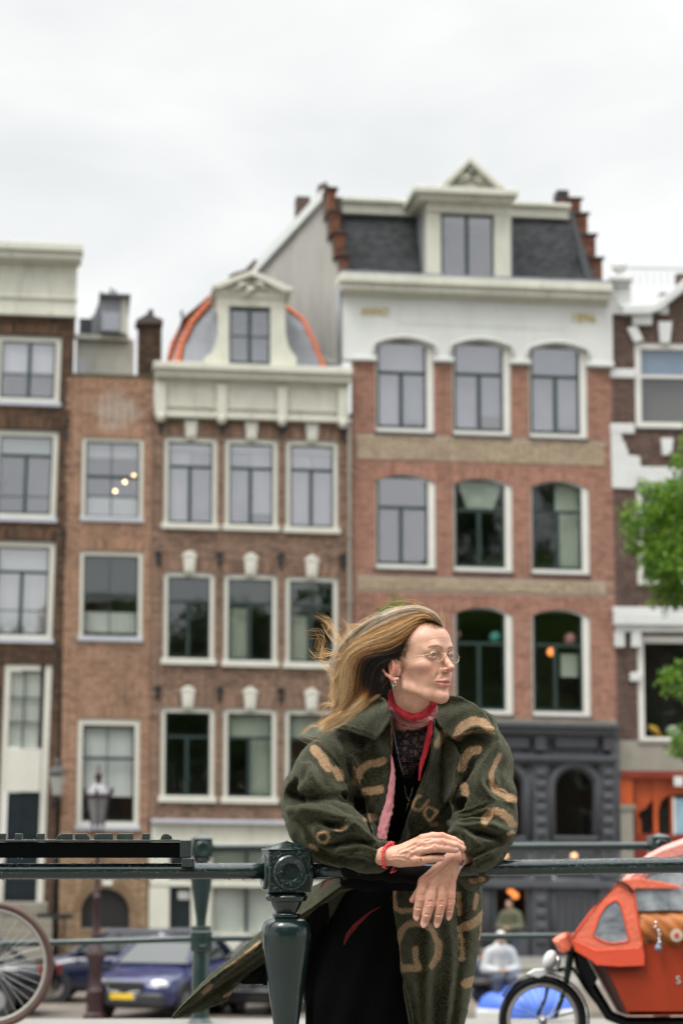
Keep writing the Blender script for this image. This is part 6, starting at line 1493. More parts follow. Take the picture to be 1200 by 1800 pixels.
# things lying in the box
G = Grid((-.05, -.14, -.16), (.75, .14, .16), .012); G.cone((.05, 0, 0), (.7, 0, 0), .095, .10, .03); G.cone((.02, 0, -.06), (.7, 0, -.08), .07, .08, .05)
V, Fc = G.mesh(); nrm_ = vnormals(V, Fc); V += nrm_*(.006*np.sin(V[:, 0]*60+V[:, 2]*40)*np.cos(V[:, 2]*50+V[:, 0]*22))[:, None]
bag = newobj('leather_bag', mesh_np('leather_bag', V, Fc, True), paint('tan_leather', (.50, .17, .045), .5, .2, 6, .1, dirt=(.34, .10, .03))); bag.location = at(1112, 1626, YC+near_y+.07); tag(bag, 'tan leather bag with charm and round badge lying in the cargo box', 'bag')
def bp(x, y, d=0): return at(x, y, YC+near_y-.045+d)-bag.location
m = MB(); m.lathe([(.032, 0), (.032, .006), (.001, .008)], (0, 0, 0), 20, ax='y'); o = m.build('badge', paint('badge_cream', (.62, .50, .36), .5, .1, 4, 0), bag); o.location = bp(1188, 1644); o.rotation_euler = (0, 0, pi)
m = MB(); m.lathe([(.012, 0), (.012, .003)], (0, 0, 0), 14, ax='y'); o2 = m.build('badge_dot', paint('badge_red', (.6, .05, .07), .5, .1, 4, 0), o); o2.location = (0, .008, 0)
m = MB()
for i, (x, y) in enumerate(((1152, 1622), (1150, 1630), (1156, 1636), (1158, 1643), (1157, 1650), (1158, 1656))): m.ball(tuple(bp(x, y)), .009, 8, 6)
m.build('charm_chain', CHR, bag, smooth=True); m = MB(); m.ball(tuple(bp(1156, 1666)), (.018, .014, .02), 8, 6); m.ball(tuple(bp(1158, 1658)), (.012, .012, .01), 8, 6); m.build('charm', paint('charm_grey', (.30, .33, .42), .4, .3, 20, .2), bag, smooth=True)
m = MB(); m.tube([cp(1110, 1592, 0), cp(1125, 1585, 0), cp(1140, 1574, 0)], [.03, .02, .016], 8); m.ball(tuple(cp(1136, 1574, -.03)), (.028, .02, .02)); hb = m.build('stroller_buckle', paint('light_grey_plastic', (.5, .5, .5), .5, .1, 4, 0), cb, smooth=True)
m = MB(); m.ball(tuple(cp(1140, 1592, .05)), (.09, .1, .05)); m.build('grey_cushion', paint('grey_cloth', (.10, .10, .11), .9, .2, 5, .1), cb, smooth=True)
# ================================================================== the woman leaning on the near railing
import time as _t
K6 = 6.0/F
def w6(px, py, d=0.0): return np.array(at(px, py, 6.0+d))
woman = empty('person', (at(640, 1465, 6.2).x, 6.25, 0)); tag(woman, 'woman in green wool coat with tan letters leaning on the near railing, looking right', 'person')
WO = np.array(woman.location)
def wobj(name, V, Fc, mat, parent=None, smooth=True):
    me = mesh_np(name, np.asarray(V)-WO, Fc, smooth); return newobj(name, me, mat, parent if parent is not None else woman)
def fattr(me, name, vals): a = me.attributes.new(name, 'FLOAT', 'POINT'); a.data.foreach_set('value', np.asarray(vals, dtype=np.float32))
def cattr(me, name, rgb):
    a = me.attributes.new(name, 'FLOAT_COLOR', 'POINT'); q = np.ones((len(rgb), 4), dtype=np.float32); q[:, :3] = rgb; a.data.foreach_set('color', q.ravel())
# pixel coordinates of points (as seen from the camera) and front-surface search
def topx(V):
    x, y, z = V[..., 0], V[..., 1], V[..., 2]-CAMZ; c, s = cos(PITCH), sin(PITCH); dpt = y*c+z*s; up = -y*s+z*c
    return 600+F*x/dpt, 900-F*up/dpt
def front(G, px, py, y0=5.6, y1=6.7, step=.002, level=0.0):
    """distance Y of the first surface of grid G seen through each pixel (nan when none)"""
    px = np.atleast_1d(np.asarray(px, float)); py = np.atleast_1d(np.asarray(py, float)); c, s = cos(PITCH), sin(PITCH)
    dx = (px-600)/F; dy = (c*F-s*(900-py))/F; dz = (s*F+c*(900-py))/F
    out = np.full(len(px), np.nan); live = np.ones(len(px), bool); Y = y0
    while Y < y1 and live.any():
        t = Y/dy; P = np.stack([dx*t, np.full(len(px), Y), CAMZ+dz*t], 1); I = np.rint((P-G.lo)/G.h).astype(int)
        ok = ((I >= 0) & (I < G.n)).all(1) & live; v = np.full(len(px), 1.0); v[ok] = G.D[I[ok, 0], I[ok, 1], I[ok, 2]]
        hit = v < level; out[hit & live] = Y; live &= ~hit; Y += step
    return out
def seg_dist(x, y, pts):
    """distance of 2-D points to a polyline"""
    d = np.full(x.shape, 1e9)
    for (ax, ay), (bx, by) in zip(pts, pts[1:]):
        ex, ey = bx-ax, by-ay; t = np.clip(((x-ax)*ex+(y-ay)*ey)/(ex*ex+ey*ey+1e-9), 0, 1); d = np.minimum(d, np.hypot(x-ax-t*ex, y-ay-t*ey))
    return d
def poly_sd(x, y, pts):
    d = seg_dist(x, y, list(pts)+[pts[0]]); ins = np.zeros(x.shape, bool); n = len(pts)
    for i in range(n):
        (ax, ay), (bx, by) = pts[i], pts[(i+1) % n]
        c = ((ay > y) != (by > y)) & (x < (bx-ax)*(y-ay)/((by-ay) if abs(by-ay) > 1e-9 else 1e-9)+ax); ins ^= c
    return np.where(ins, -d, d)
def curve_pts(P, n):
    """smooth curve (Catmull-Rom) through control points"""
    P = np.array(P, float); Q = np.vstack([2*P[0]-P[1], P, 2*P[-1]-P[-2]]); m = len(P)-1; t = np.linspace(0, m-1e-6, n); i = t.astype(int); f = (t-i)[:, None]
    a, b, c, d = Q[i], Q[i+1], Q[i+2], Q[i+3]; return .5*((2*b)+(-a+c)*f+(2*a-5*b+4*c-d)*f**2+(-a+3*b-3*c+d)*f**3)

# ------------------------------------------------------------------ materials
m_, nt, b = _mat('skin'); a = nt.nodes.new('ShaderNodeAttribute'); a.attribute_name = 'col'
mot = noise(nt, 120, 5, .65); mot2 = noise(nt, 28, 4, .6)
c = mixc(nt, .55, a.outputs['Color'], ramp(nt, mot2, [(.35, (.80, .64, .58)), (.65, (1, 1, 1))]), 'MULTIPLY'); c = mixc(nt, .45, c, ramp(nt, mot, [(.35, (.82, .74, .72)), (.65, (1, 1, 1))]), 'MULTIPLY')
nt.links.new(c, b.inputs['Base Color']); b.inputs['Roughness'].default_value = .44; b.inputs['Subsurface Weight'].default_value = .30; b.inputs['Subsurface Radius'].default_value = (.006, .0025, .0015); b.inputs['Subsurface Scale'].default_value = 1.0
b.inputs['Specular IOR Level'].default_value = .4; bump(nt, b, noise(nt, 260, 4, .6), .25, .0012); SKIN = m_
m_, nt, b = _mat('wool'); a = nt.nodes.new('ShaderNodeAttribute'); a.attribute_name = 'print'
n1 = noise(nt, 300, 3, .75); n2 = noise(nt, 60, 4, .6)
g_ = ramp(nt, n1, [(.37, (.002, .0024, .0008)), (.51, (.0115, .0125, .0045)), (.65, (.075, .078, .034))]); g_ = mixc(nt, .5, g_, ramp(nt, n2, [(.3, (.55, .55, .55)), (.7, (1.15, 1.15, 1.1))]), 'MULTIPLY')
t_ = ramp(nt, n1, [(.34, (.12, .068, .030)), (.5, (.32, .19, .10)), (.66, (.58, .38, .22))])
ed = nt.nodes.new('ShaderNodeMath'); ed.operation = 'MULTIPLY_ADD'; ed.inputs[1].default_value = .5; nt.links.new(n2, ed.inputs[0]); nt.links.new(a.outputs['Fac'], ed.inputs[2])
mr = nt.nodes.new('ShaderNodeMapRange'); mr.inputs[1].default_value = .50; mr.inputs[2].default_value = 1.0; nt.links.new(ed.outputs[0], mr.inputs[0])
nt.links.new(mixc(nt, mr.outputs[0], g_, t_), b.inputs['Base Color']); b.inputs['Roughness'].default_value = .95; b.inputs['Specular IOR Level'].default_value = .1; b.inputs['Sheen Weight'].default_value = .45; b.inputs['Sheen Roughness'].default_value = .5; b.inputs['Sheen Tint'].default_value = (.66, .66, .5, 1)
bump(nt, b, n1, .9, .004); WOOL = m_
m_, nt, b = _mat('wool_fibre'); a = nt.nodes.new('ShaderNodeAttribute'); a.attribute_name = 'print'
a2 = nt.nodes.new('ShaderNodeAttribute'); a2.attribute_name = 'tone'; nt.links.new(mixc(nt, a.outputs['Fac'], ramp(nt, a2.outputs['Fac'], [(0, (.004, .0045, .002)), (.6, (.022, .024, .010)), (1, (.17, .17, .095))]), (.50, .34, .20)), b.inputs['Base Color']); b.inputs['Roughness'].default_value = .8; b.inputs['Specular IOR Level'].default_value = .15; FIB = m_
m_, nt, b = _mat('hair'); a = nt.nodes.new('ShaderNodeAttribute'); a.attribute_name = 'tone'
a2 = nt.nodes.new('ShaderNodeAttribute'); a2.attribute_name = 'ash'; nt.links.new(mixc(nt, a2.outputs['Fac'], ramp(nt, a.outputs['Fac'], [(0, (.006, .003, .002)), (.25, (.050, .020, .007)), (.45, (.24, .085, .016)), (.62, (.52, .25, .065)), (.8, (.72, .46, .19)), (1, (.92, .72, .45))]), ramp(nt, a.outputs['Fac'], [(0, (.01, .008, .006)), (.4, (.13, .10, .07)), (.7, (.42, .36, .27)), (1, (.7, .64, .52))])), b.inputs['Base Color'])
b.inputs['Roughness'].default_value = .38; b.inputs['Specular IOR Level'].default_value = .45; HAIR = m_
BLACKC = paint('black_cloth', (.0035, .0033, .0036), .9, .2, 20, .2, spec=.1); DARKC = BLACKC
REDS = paint('red_scarf', (.72, .030, .055), .75, .3, 60, .6); PINKS = paint('pink_scarf', (.62, .24, .26), .75, .3, 60, .6); SILV = paint('silver', (.55, .55, .54), .25, .1, 30, 0, metal=.9); GOLDM = paint('gold_metal', (.60, .50, .33), .25, .1, 30, 0, metal=.9)
CORALB = paint('coral_chips', (.70, .035, .045), .3, .25, 60, .2, coat=.5)

# ------------------------------------------------------------------ head
PSH, PHH = radians(46.5), radians(7)
fwd = Vector((sin(PSH)*cos(PHH), -cos(PSH)*cos(PHH), sin(PHH))); rgt = Vector((-cos(PSH), -sin(PSH), 0)); upv = rgt.cross(fwd)
HR = np.array([list(rgt), list(fwd), list(upv)])            # rows: local axes in world
HO = np.array(at(760, 1151.5, 5.85)) - HR.T@(np.array([31, 80, 20])*.001)
def hp(x, y, z): return HO+HR.T@(np.array([x, y, z], float)*.001)
def hloc(V): return ((V-HO)@HR.T)*1000
G = Grid(HO+np.array([-.135, -.15, -.27]), HO+np.array([.14, .14, .15]), .0015)
mm = .001
def E(x, y, z, rx, ry, rz, k=10, mode='add', both=False, rot=None):
    for s_ in ((1, -1) if both else (1,)):
        M = HR
        if rot:
            ax, an = rot; an = radians(an)*(s_ if ax in 'zy' else 1); c, s = cos(an), sin(an)
            Q = {'x': [[1, 0, 0], [0, c, s], [0, -s, c]], 'y': [[c, 0, -s], [0, 1, 0], [s, 0, c]], 'z': [[c, s, 0], [-s, c, 0], [0, 0, 1]]}[ax]; M = np.array(Q)@HR
        G.ell(hp(x*s_, y, z), (rx*mm, ry*mm, rz*mm), k*mm, mode, M)
def Cn(pts, rs, k=6, mode='add', both=False):
    for s_ in ((1, -1) if both else (1,)): G.chain([hp(p[0]*s_, p[1], p[2]) for p in pts], [r*mm for r in rs], k*mm, mode)
E(0, -8, 50, 70, 90, 70); E(0, 47, 57, 57, 48, 48, 22)
E(0, 30, 2, 55, 54, 62, 25)                                  # mid face
E(44, 50, -8, 18, 22, 16, 26, both=True)                       # cheekbones
E(0, 58, -38, 27, 29, 30, 24)                                # muzzle
E(27, 48, -32, 19, 22, 26, 20, both=True)
Cn([(50, -4, -24), (48, 4, -46), (25, 50, -72), (0, 66, -78)], [10, 9, 9.5, 11.5], 20, both=True)
E(0, 70, -79, 16, 14, 12, 12)                                # chin
E(0, 28, -42, 33, 38, 22, 18)
Cn([(8, 84, 37), (26, 82, 39), (44, 68, 36)], [6, 7, 6], 16, both=True)      # brow
E(58, 34, 34, 10, 24, 20, 18, both=True)
E(31, 92, 19, 17, 13, 11, 13, 'sub', both=True)                # sockets
E(17, 84, 20, 5, 6, 8, 8, 'sub', both=True)
E(68, 44, 30, 8, 24, 20, 16, 'sub', both=True)                # temple hollow
E(64, 46, -32, 11, 24, 18, 26, 'sub', both=True)               # hollow under the cheekbone
E(31, 70, 19.5, 13.6, 13.6, 13.2, 5, both=True)               # closed lids' ball
E(31, 74, 30, 17, 10, 7, 9, both=True)
Cn([(16, 78, 18), (23, 83.4, 23.0), (31, 86, 24.6), (39, 82, 23.4), (47, 74, 18.5)], [1.6, 2.1, 2.3, 2.3, 1.9], 3, both=True)
Cn([(16, 78, 17), (24, 82, 14.2), (32, 83, 13), (40, 79, 14.2), (46, 73, 18)], [1.6, 1.8, 1.9, 1.8, 1.6], 3, both=True)
Cn([(0, 84, 26), (0, 92, 12), (0, 100, -2), (0, 108, -13)], [6.2, 5.8, 6.2, 7.4], 8)
E(0, 109, -14.5, 7.2, 7, 6, 5); E(11.5, 94, -17, 5.2, 9, 6, 6, both=True); Cn([(0, 105, -19), (0, 92, -26)], [4, 4.5], 5)
E(7.2, 99, -23.5, 3.0, 6.5, 3.6, 3, 'sub', both=True)
Cn([(16, 92.5, -14), (22, 82.5, -28), (27, 77, -38)], [1.2, 1.2, .4], 8, 'sub', both=True)       # fold from nose to mouth
Cn([(2.5, 92, -29), (2.5, 91, -38)], [2, 2.3], 4, both=True)
Cn([(27, 72.5, -43.5), (14, 85, -44.6), (4, 90.2, -43), (0, 89.8, -43.8)], [1.6, 2.8, 3.2, 3.0], 4.5, both=True)
Cn([(25, 73.5, -46), (13, 84, -52), (0, 88.2, -54)], [1.6, 3.3, 4.0], 4.5, both=True)
Cn([(27.5, 75, -44), (13, 89, -48.0), (0, 94, -48.6)], [.6, 1.1, 1.2], 2.5, 'sub', both=True)
E(0, 90, -65, 15, 7, 5, 8, 'sub')
# ears
E(79, -13, 2, 7.0, 18, 26, 8, both=True, rot=('z', -27)); E(70, -2, -2, 8, 9, 18, 10, both=True)
Cn([(73, 5, 12), (77, -2, 24), (83, -13, 30.5), (89, -25, 27), (92, -32, 15), (91, -32, 0), (87, -25, -13), (82, -15, -23), (78, -7, -29), (75, -1, -27)], [2.8, 3.0, 3.1, 3.2, 3.2, 3.0, 3.2, 4.4, 5.2, 4.4], 4, both=True)
Cn([(89, -10, 8), (89, -11, -5)], [6.0, 5.0], 6, 'sub', both=True); Cn([(89, -6, 21), (93, -17, 20), (95, -24, 8)], [1.6, 2.0, 1.4], 4, 'sub', both=True)
Cn([(78, 2, 2), (79, 1, -5)], [3.5, 3.2], 4, both=True)
# neck
nb0 = w6(719, 1262, .02); G.chain([hp(0, -24, -14), hp(0, -20, -60), nb0, w6(714, 1300, .08)], [.052, .0455, .0465, .060], .014)
G.chain([hp(52, -20, -30), w6(703, 1238, -.026), w6(724, 1268, -.042)], [.009, .010, .009], .010); G.chain([hp(0, 26, -66), hp(0, 2, -88), w6(738, 1262, -.03)], [.016, .015, .014], .025)
V, Fc = G.mesh(); V = smooth_verts(V, Fc, 2, .45); HG = G
L = hloc(V); x, y, z = L[:, 0], L[:, 1], L[:, 2]; ax = np.abs(x)
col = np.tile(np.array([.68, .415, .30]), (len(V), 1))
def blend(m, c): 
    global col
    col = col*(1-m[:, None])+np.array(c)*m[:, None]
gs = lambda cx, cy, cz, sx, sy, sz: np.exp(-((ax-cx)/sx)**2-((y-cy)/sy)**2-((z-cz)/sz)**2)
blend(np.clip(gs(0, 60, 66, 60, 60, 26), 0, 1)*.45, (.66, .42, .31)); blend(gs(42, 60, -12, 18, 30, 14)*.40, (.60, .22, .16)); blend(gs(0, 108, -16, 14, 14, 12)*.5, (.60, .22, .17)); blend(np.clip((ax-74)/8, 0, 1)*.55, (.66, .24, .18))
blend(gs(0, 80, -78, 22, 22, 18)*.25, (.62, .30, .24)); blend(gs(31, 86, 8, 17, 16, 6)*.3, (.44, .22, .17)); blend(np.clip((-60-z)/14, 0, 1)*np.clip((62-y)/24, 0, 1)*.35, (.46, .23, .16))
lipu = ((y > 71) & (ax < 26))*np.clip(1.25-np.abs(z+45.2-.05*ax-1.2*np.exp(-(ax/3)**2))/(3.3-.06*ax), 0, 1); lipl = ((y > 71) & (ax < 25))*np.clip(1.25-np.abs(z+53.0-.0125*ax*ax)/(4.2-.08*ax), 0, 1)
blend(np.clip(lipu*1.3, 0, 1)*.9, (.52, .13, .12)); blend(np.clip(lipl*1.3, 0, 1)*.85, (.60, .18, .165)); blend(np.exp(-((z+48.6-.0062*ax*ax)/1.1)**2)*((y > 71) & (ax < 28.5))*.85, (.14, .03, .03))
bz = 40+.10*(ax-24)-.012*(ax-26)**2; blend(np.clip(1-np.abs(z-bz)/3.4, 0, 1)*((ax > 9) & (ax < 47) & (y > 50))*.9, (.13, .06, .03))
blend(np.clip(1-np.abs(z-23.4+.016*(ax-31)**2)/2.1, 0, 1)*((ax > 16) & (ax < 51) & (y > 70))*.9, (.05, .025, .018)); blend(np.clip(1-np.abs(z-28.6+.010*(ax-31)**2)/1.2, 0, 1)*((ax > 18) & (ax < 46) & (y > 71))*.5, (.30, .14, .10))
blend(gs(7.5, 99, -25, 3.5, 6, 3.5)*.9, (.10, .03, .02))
# forehead lines, crow's feet and cheek creases as shallow relief
N_h = vnormals(V, Fc); rel = np.zeros(len(V))
for zz, a_ in ((58, .35), (66, .25)): rel -= a_*np.exp(-((z-zz-2*np.cos(x*.06))/1.4)**2)*(ax < 42)*(y > 40)
for k_, (ox, oz, sl) in enumerate(((50, 22, .3), (50, 17, -.1), (50, 12, -.5))): rel -= .45*np.exp(-((z-oz-sl*(ax-50))/1.1)**2)*np.exp(-((ax-55)/6)**2)*(y > 30)
rel -= .5*np.exp(-((y-64+.35*(z+20))/2.2)**2)*np.exp(-((z+34)/14)**2)*np.clip((ax-34)/6, 0, 1)
rel -= .4*np.exp(-((ax-4.5)/1.2)**2)*np.exp(-((z-38)/6)**2)*(y > 70)
V = V+N_h*(rel*mm)[:, None]
body_parts = [(V, Fc, col)]

# ------------------------------------------------------------------ hands and wrists
def hand(metac, fingers, wrist, extra, bounds, knuck=()):
    G = Grid(*bounds, .00115); P = lambda p: w6(*p[:3]); R_ = lambda r: r*K6
    for a, b, ra, rb in metac: G.cone(P(a), P(b), R_(ra), R_(rb), .008)
    for fr in wrist: G.chain([P(p) for p in fr], [R_(p[3]) for p in fr], .012)
    for fr in fingers: 
        Gf = [P(p) for p in fr]; rf = [R_(p[3]) for p in fr]; G.chain(Gf, rf, .0022)
    for mode, pts in extra:
        pp = curve_pts([p[:2] for p in pts], 8); rr = np.interp(np.linspace(0, 1, 8), np.linspace(0, 1, len(pts)), [p[2] for p in pts]); ys = front(G, pp[:, 0], pp[:, 1], 5.7, 6.1, .001)
        q = [(np.array(at(pp[i, 0], pp[i, 1], ys[i]+rr[i]*K6*(.35 if mode == 'add' else -.45))), rr[i]*K6) for i in range(8) if not np.isnan(ys[i])]
        if len(q) > 1: G.chain([a for a, _ in q], [b for _, b in q], .0025 if mode == 'add' else .003, mode)
    V, Fc = G.mesh(); V = smooth_verts(V, Fc, 2, .45); px, py = topx(V); col = np.tile(np.array([.66, .385, .275]), (len(V), 1))
    for kx, ky, kr, amt in knuck:
        m = (np.exp(-((px-kx)**2+(py-ky)**2)/kr**2)*amt*.55)[:, None]; col = col*(1-m)+np.array([.62, .22, .17])*m
    return V, Fc, col, G
dA, dB = -.17, -.135
fA = [[(742, 1475, dA, 8.6), (760, 1470.5, dA-.004, 7.6), (777, 1471, dA-.002, 7.4), (797, 1477, dA+.002, 6.4), (810, 1483.5, dA+.008, 5.4)],
      [(738, 1484, dA-.006, 8.8), (758, 1481, dA-.010, 7.7), (777, 1481.5, dA-.010, 7.5), (799, 1486, dA-.004, 6.6), (813, 1491.5, dA+.004, 5.6)],
      [(737, 1496, dA-.010, 8.6), (752, 1492, dA-.014, 7.6), (764, 1490.5, dA-.015, 7.4), (786, 1492, dA-.010, 6.6), (801, 1494.5, dA-.004, 5.6)],
      [(731, 1511, dA-.006, 8.4), (745, 1511, dA-.010, 6.9), (756, 1509.5, dA-.010, 6.6), (768, 1509, dA-.008, 6.0), (776, 1508, dA-.004, 5.2)]]
mA = [((697, 1499, dA+.018, 11), (740, 1477, dA+.004, 8.5), 11, 8.5), ((697, 1503, dA+.010, 12), (736, 1486, dA, 9), 12, 9), ((697, 1507, dA+.008, 12), (735, 1497, dA-.002, 9), 12, 9), ((699, 1511, dA+.010, 12), (730, 1511, dA+.002, 10), 12, 10), ((705, 1512, dA+.02, 12), (738, 1512, dA+.018, 10), 12, 10)]
wA = [[(622, 1506, dA+.10, 15), (655, 1506, dA+.05, 15), (678, 1505, dA+.022, 14.5), (697, 1504, dA+.015, 14)]]
eA = [('add', [(690, 1505, 1.2), (712, 1505, 1.4), (724, 1511, 1.3), (738, 1508, 1)]), ('add', [(704, 1500, 1.1), (716, 1496, 1.5), (727, 1500, 1.3)]), ('add', [(715, 1509, 1.0), (722, 1500, 1.3), (736, 1494, 1.1)]), ('add', [(683, 1512, 1), (700, 1510, 1.3), (712, 1514, 1.1)]),
      ('add', [(700, 1495, 1.4), (720, 1486, 1.6), (736, 1478, 1.6)]), ('add', [(702, 1500, 1.2), (722, 1492, 1.5), (736, 1486, 1.5)]),
      ('sub', [(746, 1479, 1.2), (757, 1476.5, 1.0)]), ('sub', [(745, 1489, 1.5), (757, 1486.5, 1.0)]), ('sub', [(742, 1503, 1.8), (752, 1501, 1.2)]), ('sub', [(776, 1466.5, .5), (777.5, 1473, .5)]), ('sub', [(776, 1477, .5), (777.5, 1484, .5)]), ('sub', [(763, 1486, .5), (764.5, 1493, .5)])]
kA = [(742, 1476, 9, .35), (740, 1488, 9, .35), (777, 1471, 7, .4), (777, 1481, 7, .4), (764, 1490, 7, .35), (812, 1488, 9, .35), (776, 1509, 7, .3)]
V, Fc, c_, GA = hand(mA, fA, wA, eA, (w6(608, 1545, -.235), w6(830, 1452, -.035)), kA); body_parts.append((V, Fc, c_))
fB = [[(745, 1551, dB, 11), (742, 1565, dB-.004, 9.8), (739.5, 1578, dB-.006, 9.6), (735, 1597, dB-.002, 8.0), (731.8, 1611, dB+.004, 6.6)],
      [(761, 1556, dB-.004, 11), (758, 1572, dB-.010, 9.8), (755.5, 1588, dB-.012, 9.7), (749.5, 1608, dB-.008, 8.2), (745, 1623.5, dB-.001, 6.8)],
      [(777.5, 1558, dB-.002, 10.6), (776, 1573, dB-.008, 9.2), (774.5, 1588.5, dB-.010, 9.1), (770.5, 1609, dB-.006, 7.8), (767.3, 1624, dB+.001, 6.4)],
      [(791.5, 1556, dB+.004, 9.4), (791.8, 1572, dB-.002, 7.8), (791.5, 1585, dB-.003, 7.6), (789.7, 1601, dB+.001, 6.4), (788.2, 1611.5, dB+.006, 5.4)],
      [(768, 1530, dB+.022, 11), (745, 1556, dB+.022, 9), (733, 1573, dB+.018, 7.6), (724.5, 1582, dB+.016, 5.4)]]
mB = [((788, 1515, dB+.012, 12), (746, 1549, dB+.003, 10), 12, 10), ((794, 1514, dB+.008, 13), (762, 1553, dB, 11), 13, 11), ((797, 1515, dB+.008, 13), (777, 1555, dB, 11), 13, 11), ((799, 1518, dB+.010, 11), (790, 1553, dB+.006, 9.5), 11, 9.5)]
wB = [[(850, 1498, dB+.115, 18), (822, 1503, dB+.06, 16), (802, 1508, dB+.02, 15), (794, 1518, dB+.012, 15)]]
eB = [('add', [(790, 1520, 1.4), (778, 1535, 1.5), (764, 1550, 1.7)]), ('add', [(795, 1522, 1.3), (788, 1538, 1.4), (780, 1552, 1.6)]), ('add', [(781, 1541, 1.0), (785, 1535, 1.5), (789, 1530, 1.0)]), ('add', [(784, 1519, 1.2), (764, 1537, 1.4), (749, 1547, 1.6)]), ('add', [(797, 1525, 1), (795, 1540, 1.3), (792, 1552, 1.5)]),
      ('sub', [(751.5, 1559, 1.2), (750.5, 1574, .9)]), ('sub', [(767.5, 1563, 1.6), (767, 1580, 1.2)]), ('sub', [(784, 1561, 1.5), (784, 1578, 1.0)]),
      *[('sub', [(cx-6, cy+o, .4), (cx, cy+o-1, .65), (cx+6, cy+o, .4)]) for cx, cy in ((739.5, 1577), (755.5, 1588), (774.5, 1588), (791.5, 1585)) for o in (-3, 0, 3)],
      *[('sub', [(cx-5, cy, .3), (cx, cy-.5, .5), (cx+5, cy, .3)]) for cx, cy in ((735, 1597), (749.5, 1608), (770.5, 1609), (789.7, 1601))]]
kB = [(745, 1551, 9, .35), (762, 1556, 9, .35), (778, 1557, 9, .35), (792, 1556, 8, .35), (739.5, 1578, 9, .5), (755.5, 1588, 9, .5), (774.5, 1588, 9, .5), (791.5, 1585, 8, .5), (732, 1610, 8, .3), (745, 1620, 8, .3), (767, 1620, 8, .3), (788, 1608, 8, .3), (724, 1581, 8, .5)]
V, Fc, c_, GB = hand(mB, fB, wB, eB, (w6(708, 1645, -.21), w6(862, 1475, .02)), kB); body_parts.append((V, Fc, c_))
# torso and arms under the clothes complete the body
G = Grid(w6(520, 1560, -.2), w6(900, 1240, .5), .009)
G.chain([w6(712, 1290, .10), w6(706, 1360, .26), w6(686, 1470, .36), w6(660, 1550, .40)], [.055, .09, .09, .10], .06); G.cone(w6(630, 1325, .22), w6(815, 1318, .22), .045, .045, .04)
G.chain([w6(618, 1325, .22), w6(566, 1440, .07), w6(628, 1506, dA+.10)], [.042, .034, .020], .02); G.chain([w6(826, 1318, .22), w6(855, 1440, .08), w6(845, 1500, dB+.11)], [.042, .036, .021], .02)
V, Fc = G.mesh(); body_parts.append((V, Fc, np.tile(np.array([.5, .28, .2]), (len(V), 1))))
VV, FF, CC = [], [], []; o_ = 0
for V, Fc, c_ in body_parts: VV.append(V); FF.append(Fc+o_); CC.append(c_); o_ += len(V)
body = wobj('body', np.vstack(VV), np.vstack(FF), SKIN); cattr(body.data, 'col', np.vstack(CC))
# nails
NAIL = paint('nail', (.66, .36, .30), .22, .05, 40, 0, coat=.4)
def nail(px, py, ang, L_, W_, G_, lift=.0):
    Y = front(G_, px, py, 5.7, 6.1, .0005)[0]
    if np.isnan(Y): return
    m = MB(); m.ball((0, 0, 0), (W_*K6, .0016, L_*K6), 14, 10); o = m.build('nail', NAIL, woman, smooth=True); o.location = Vector(at(px, py, Y+.0006-lift))-Vector(WO); o.rotation_euler = (0, radians(ang), 0)
for a in ((732.2, 1612, 8, 7.0, 4.6), (744.8, 1623.5, 14, 7.6, 5.2), (767.5, 1624, 10, 7.2, 4.6), (788.2, 1612, 5, 6.2, 3.7)): nail(*a, GB)
for a in ((806.5, 1480.5, 118, 5.6, 3.0), (811, 1490, 112, 5.6, 3.0), (799.5, 1493, 96, 6.0, 3.3), (774.5, 1508.5, 92, 5.4, 3.0)): nail(*a, GA)
# eyes
WHT = paint('eye_white', (.24, .215, .20), .12, .05, 60, 0, coat=1); IRI = paint('iris', (.035, .05, .055), .1, .3, 400, 0, coat=1); PUP = paint('pupil', (.004, .004, .004), .1, 0, 1, 0)
def hobj(name, m, mat, parent=None, smooth=True):
    return m.build(name, mat, parent or woman, smooth=smooth, T=lambda x, y, z: tuple(hp(x, y, z)-WO))
for s_ in (1, -1):
    c0 = np.array([31*s_, 72.6, 19.6]); m = MB(); m.ball(tuple(c0), 12.2, 24, 16); e = hobj('eye', m, WHT)
    gz = np.array([-.10, 1, .02]); gz /= np.linalg.norm(gz); t1 = np.cross(gz, [0, 0, 1]); t1 /= np.linalg.norm(t1); t2 = np.cross(t1, gz)
    for nm, r_, mt, off in (('iris', 6.8, IRI, 10.9), ('pupil', 2.3, PUP, 11.9)):
        m = MB(); m.v = [tuple(c0+gz*(off+.9))]+[tuple(c0+gz*off+t1*r_*cos(q)+t2*r_*sin(q)) for q in np.linspace(0, 2*pi, 20, endpoint=False)]; m.f = [(0, i+1, (i+1) % 20+1) for i in range(20)]; hobj(nm, m, mt, e)
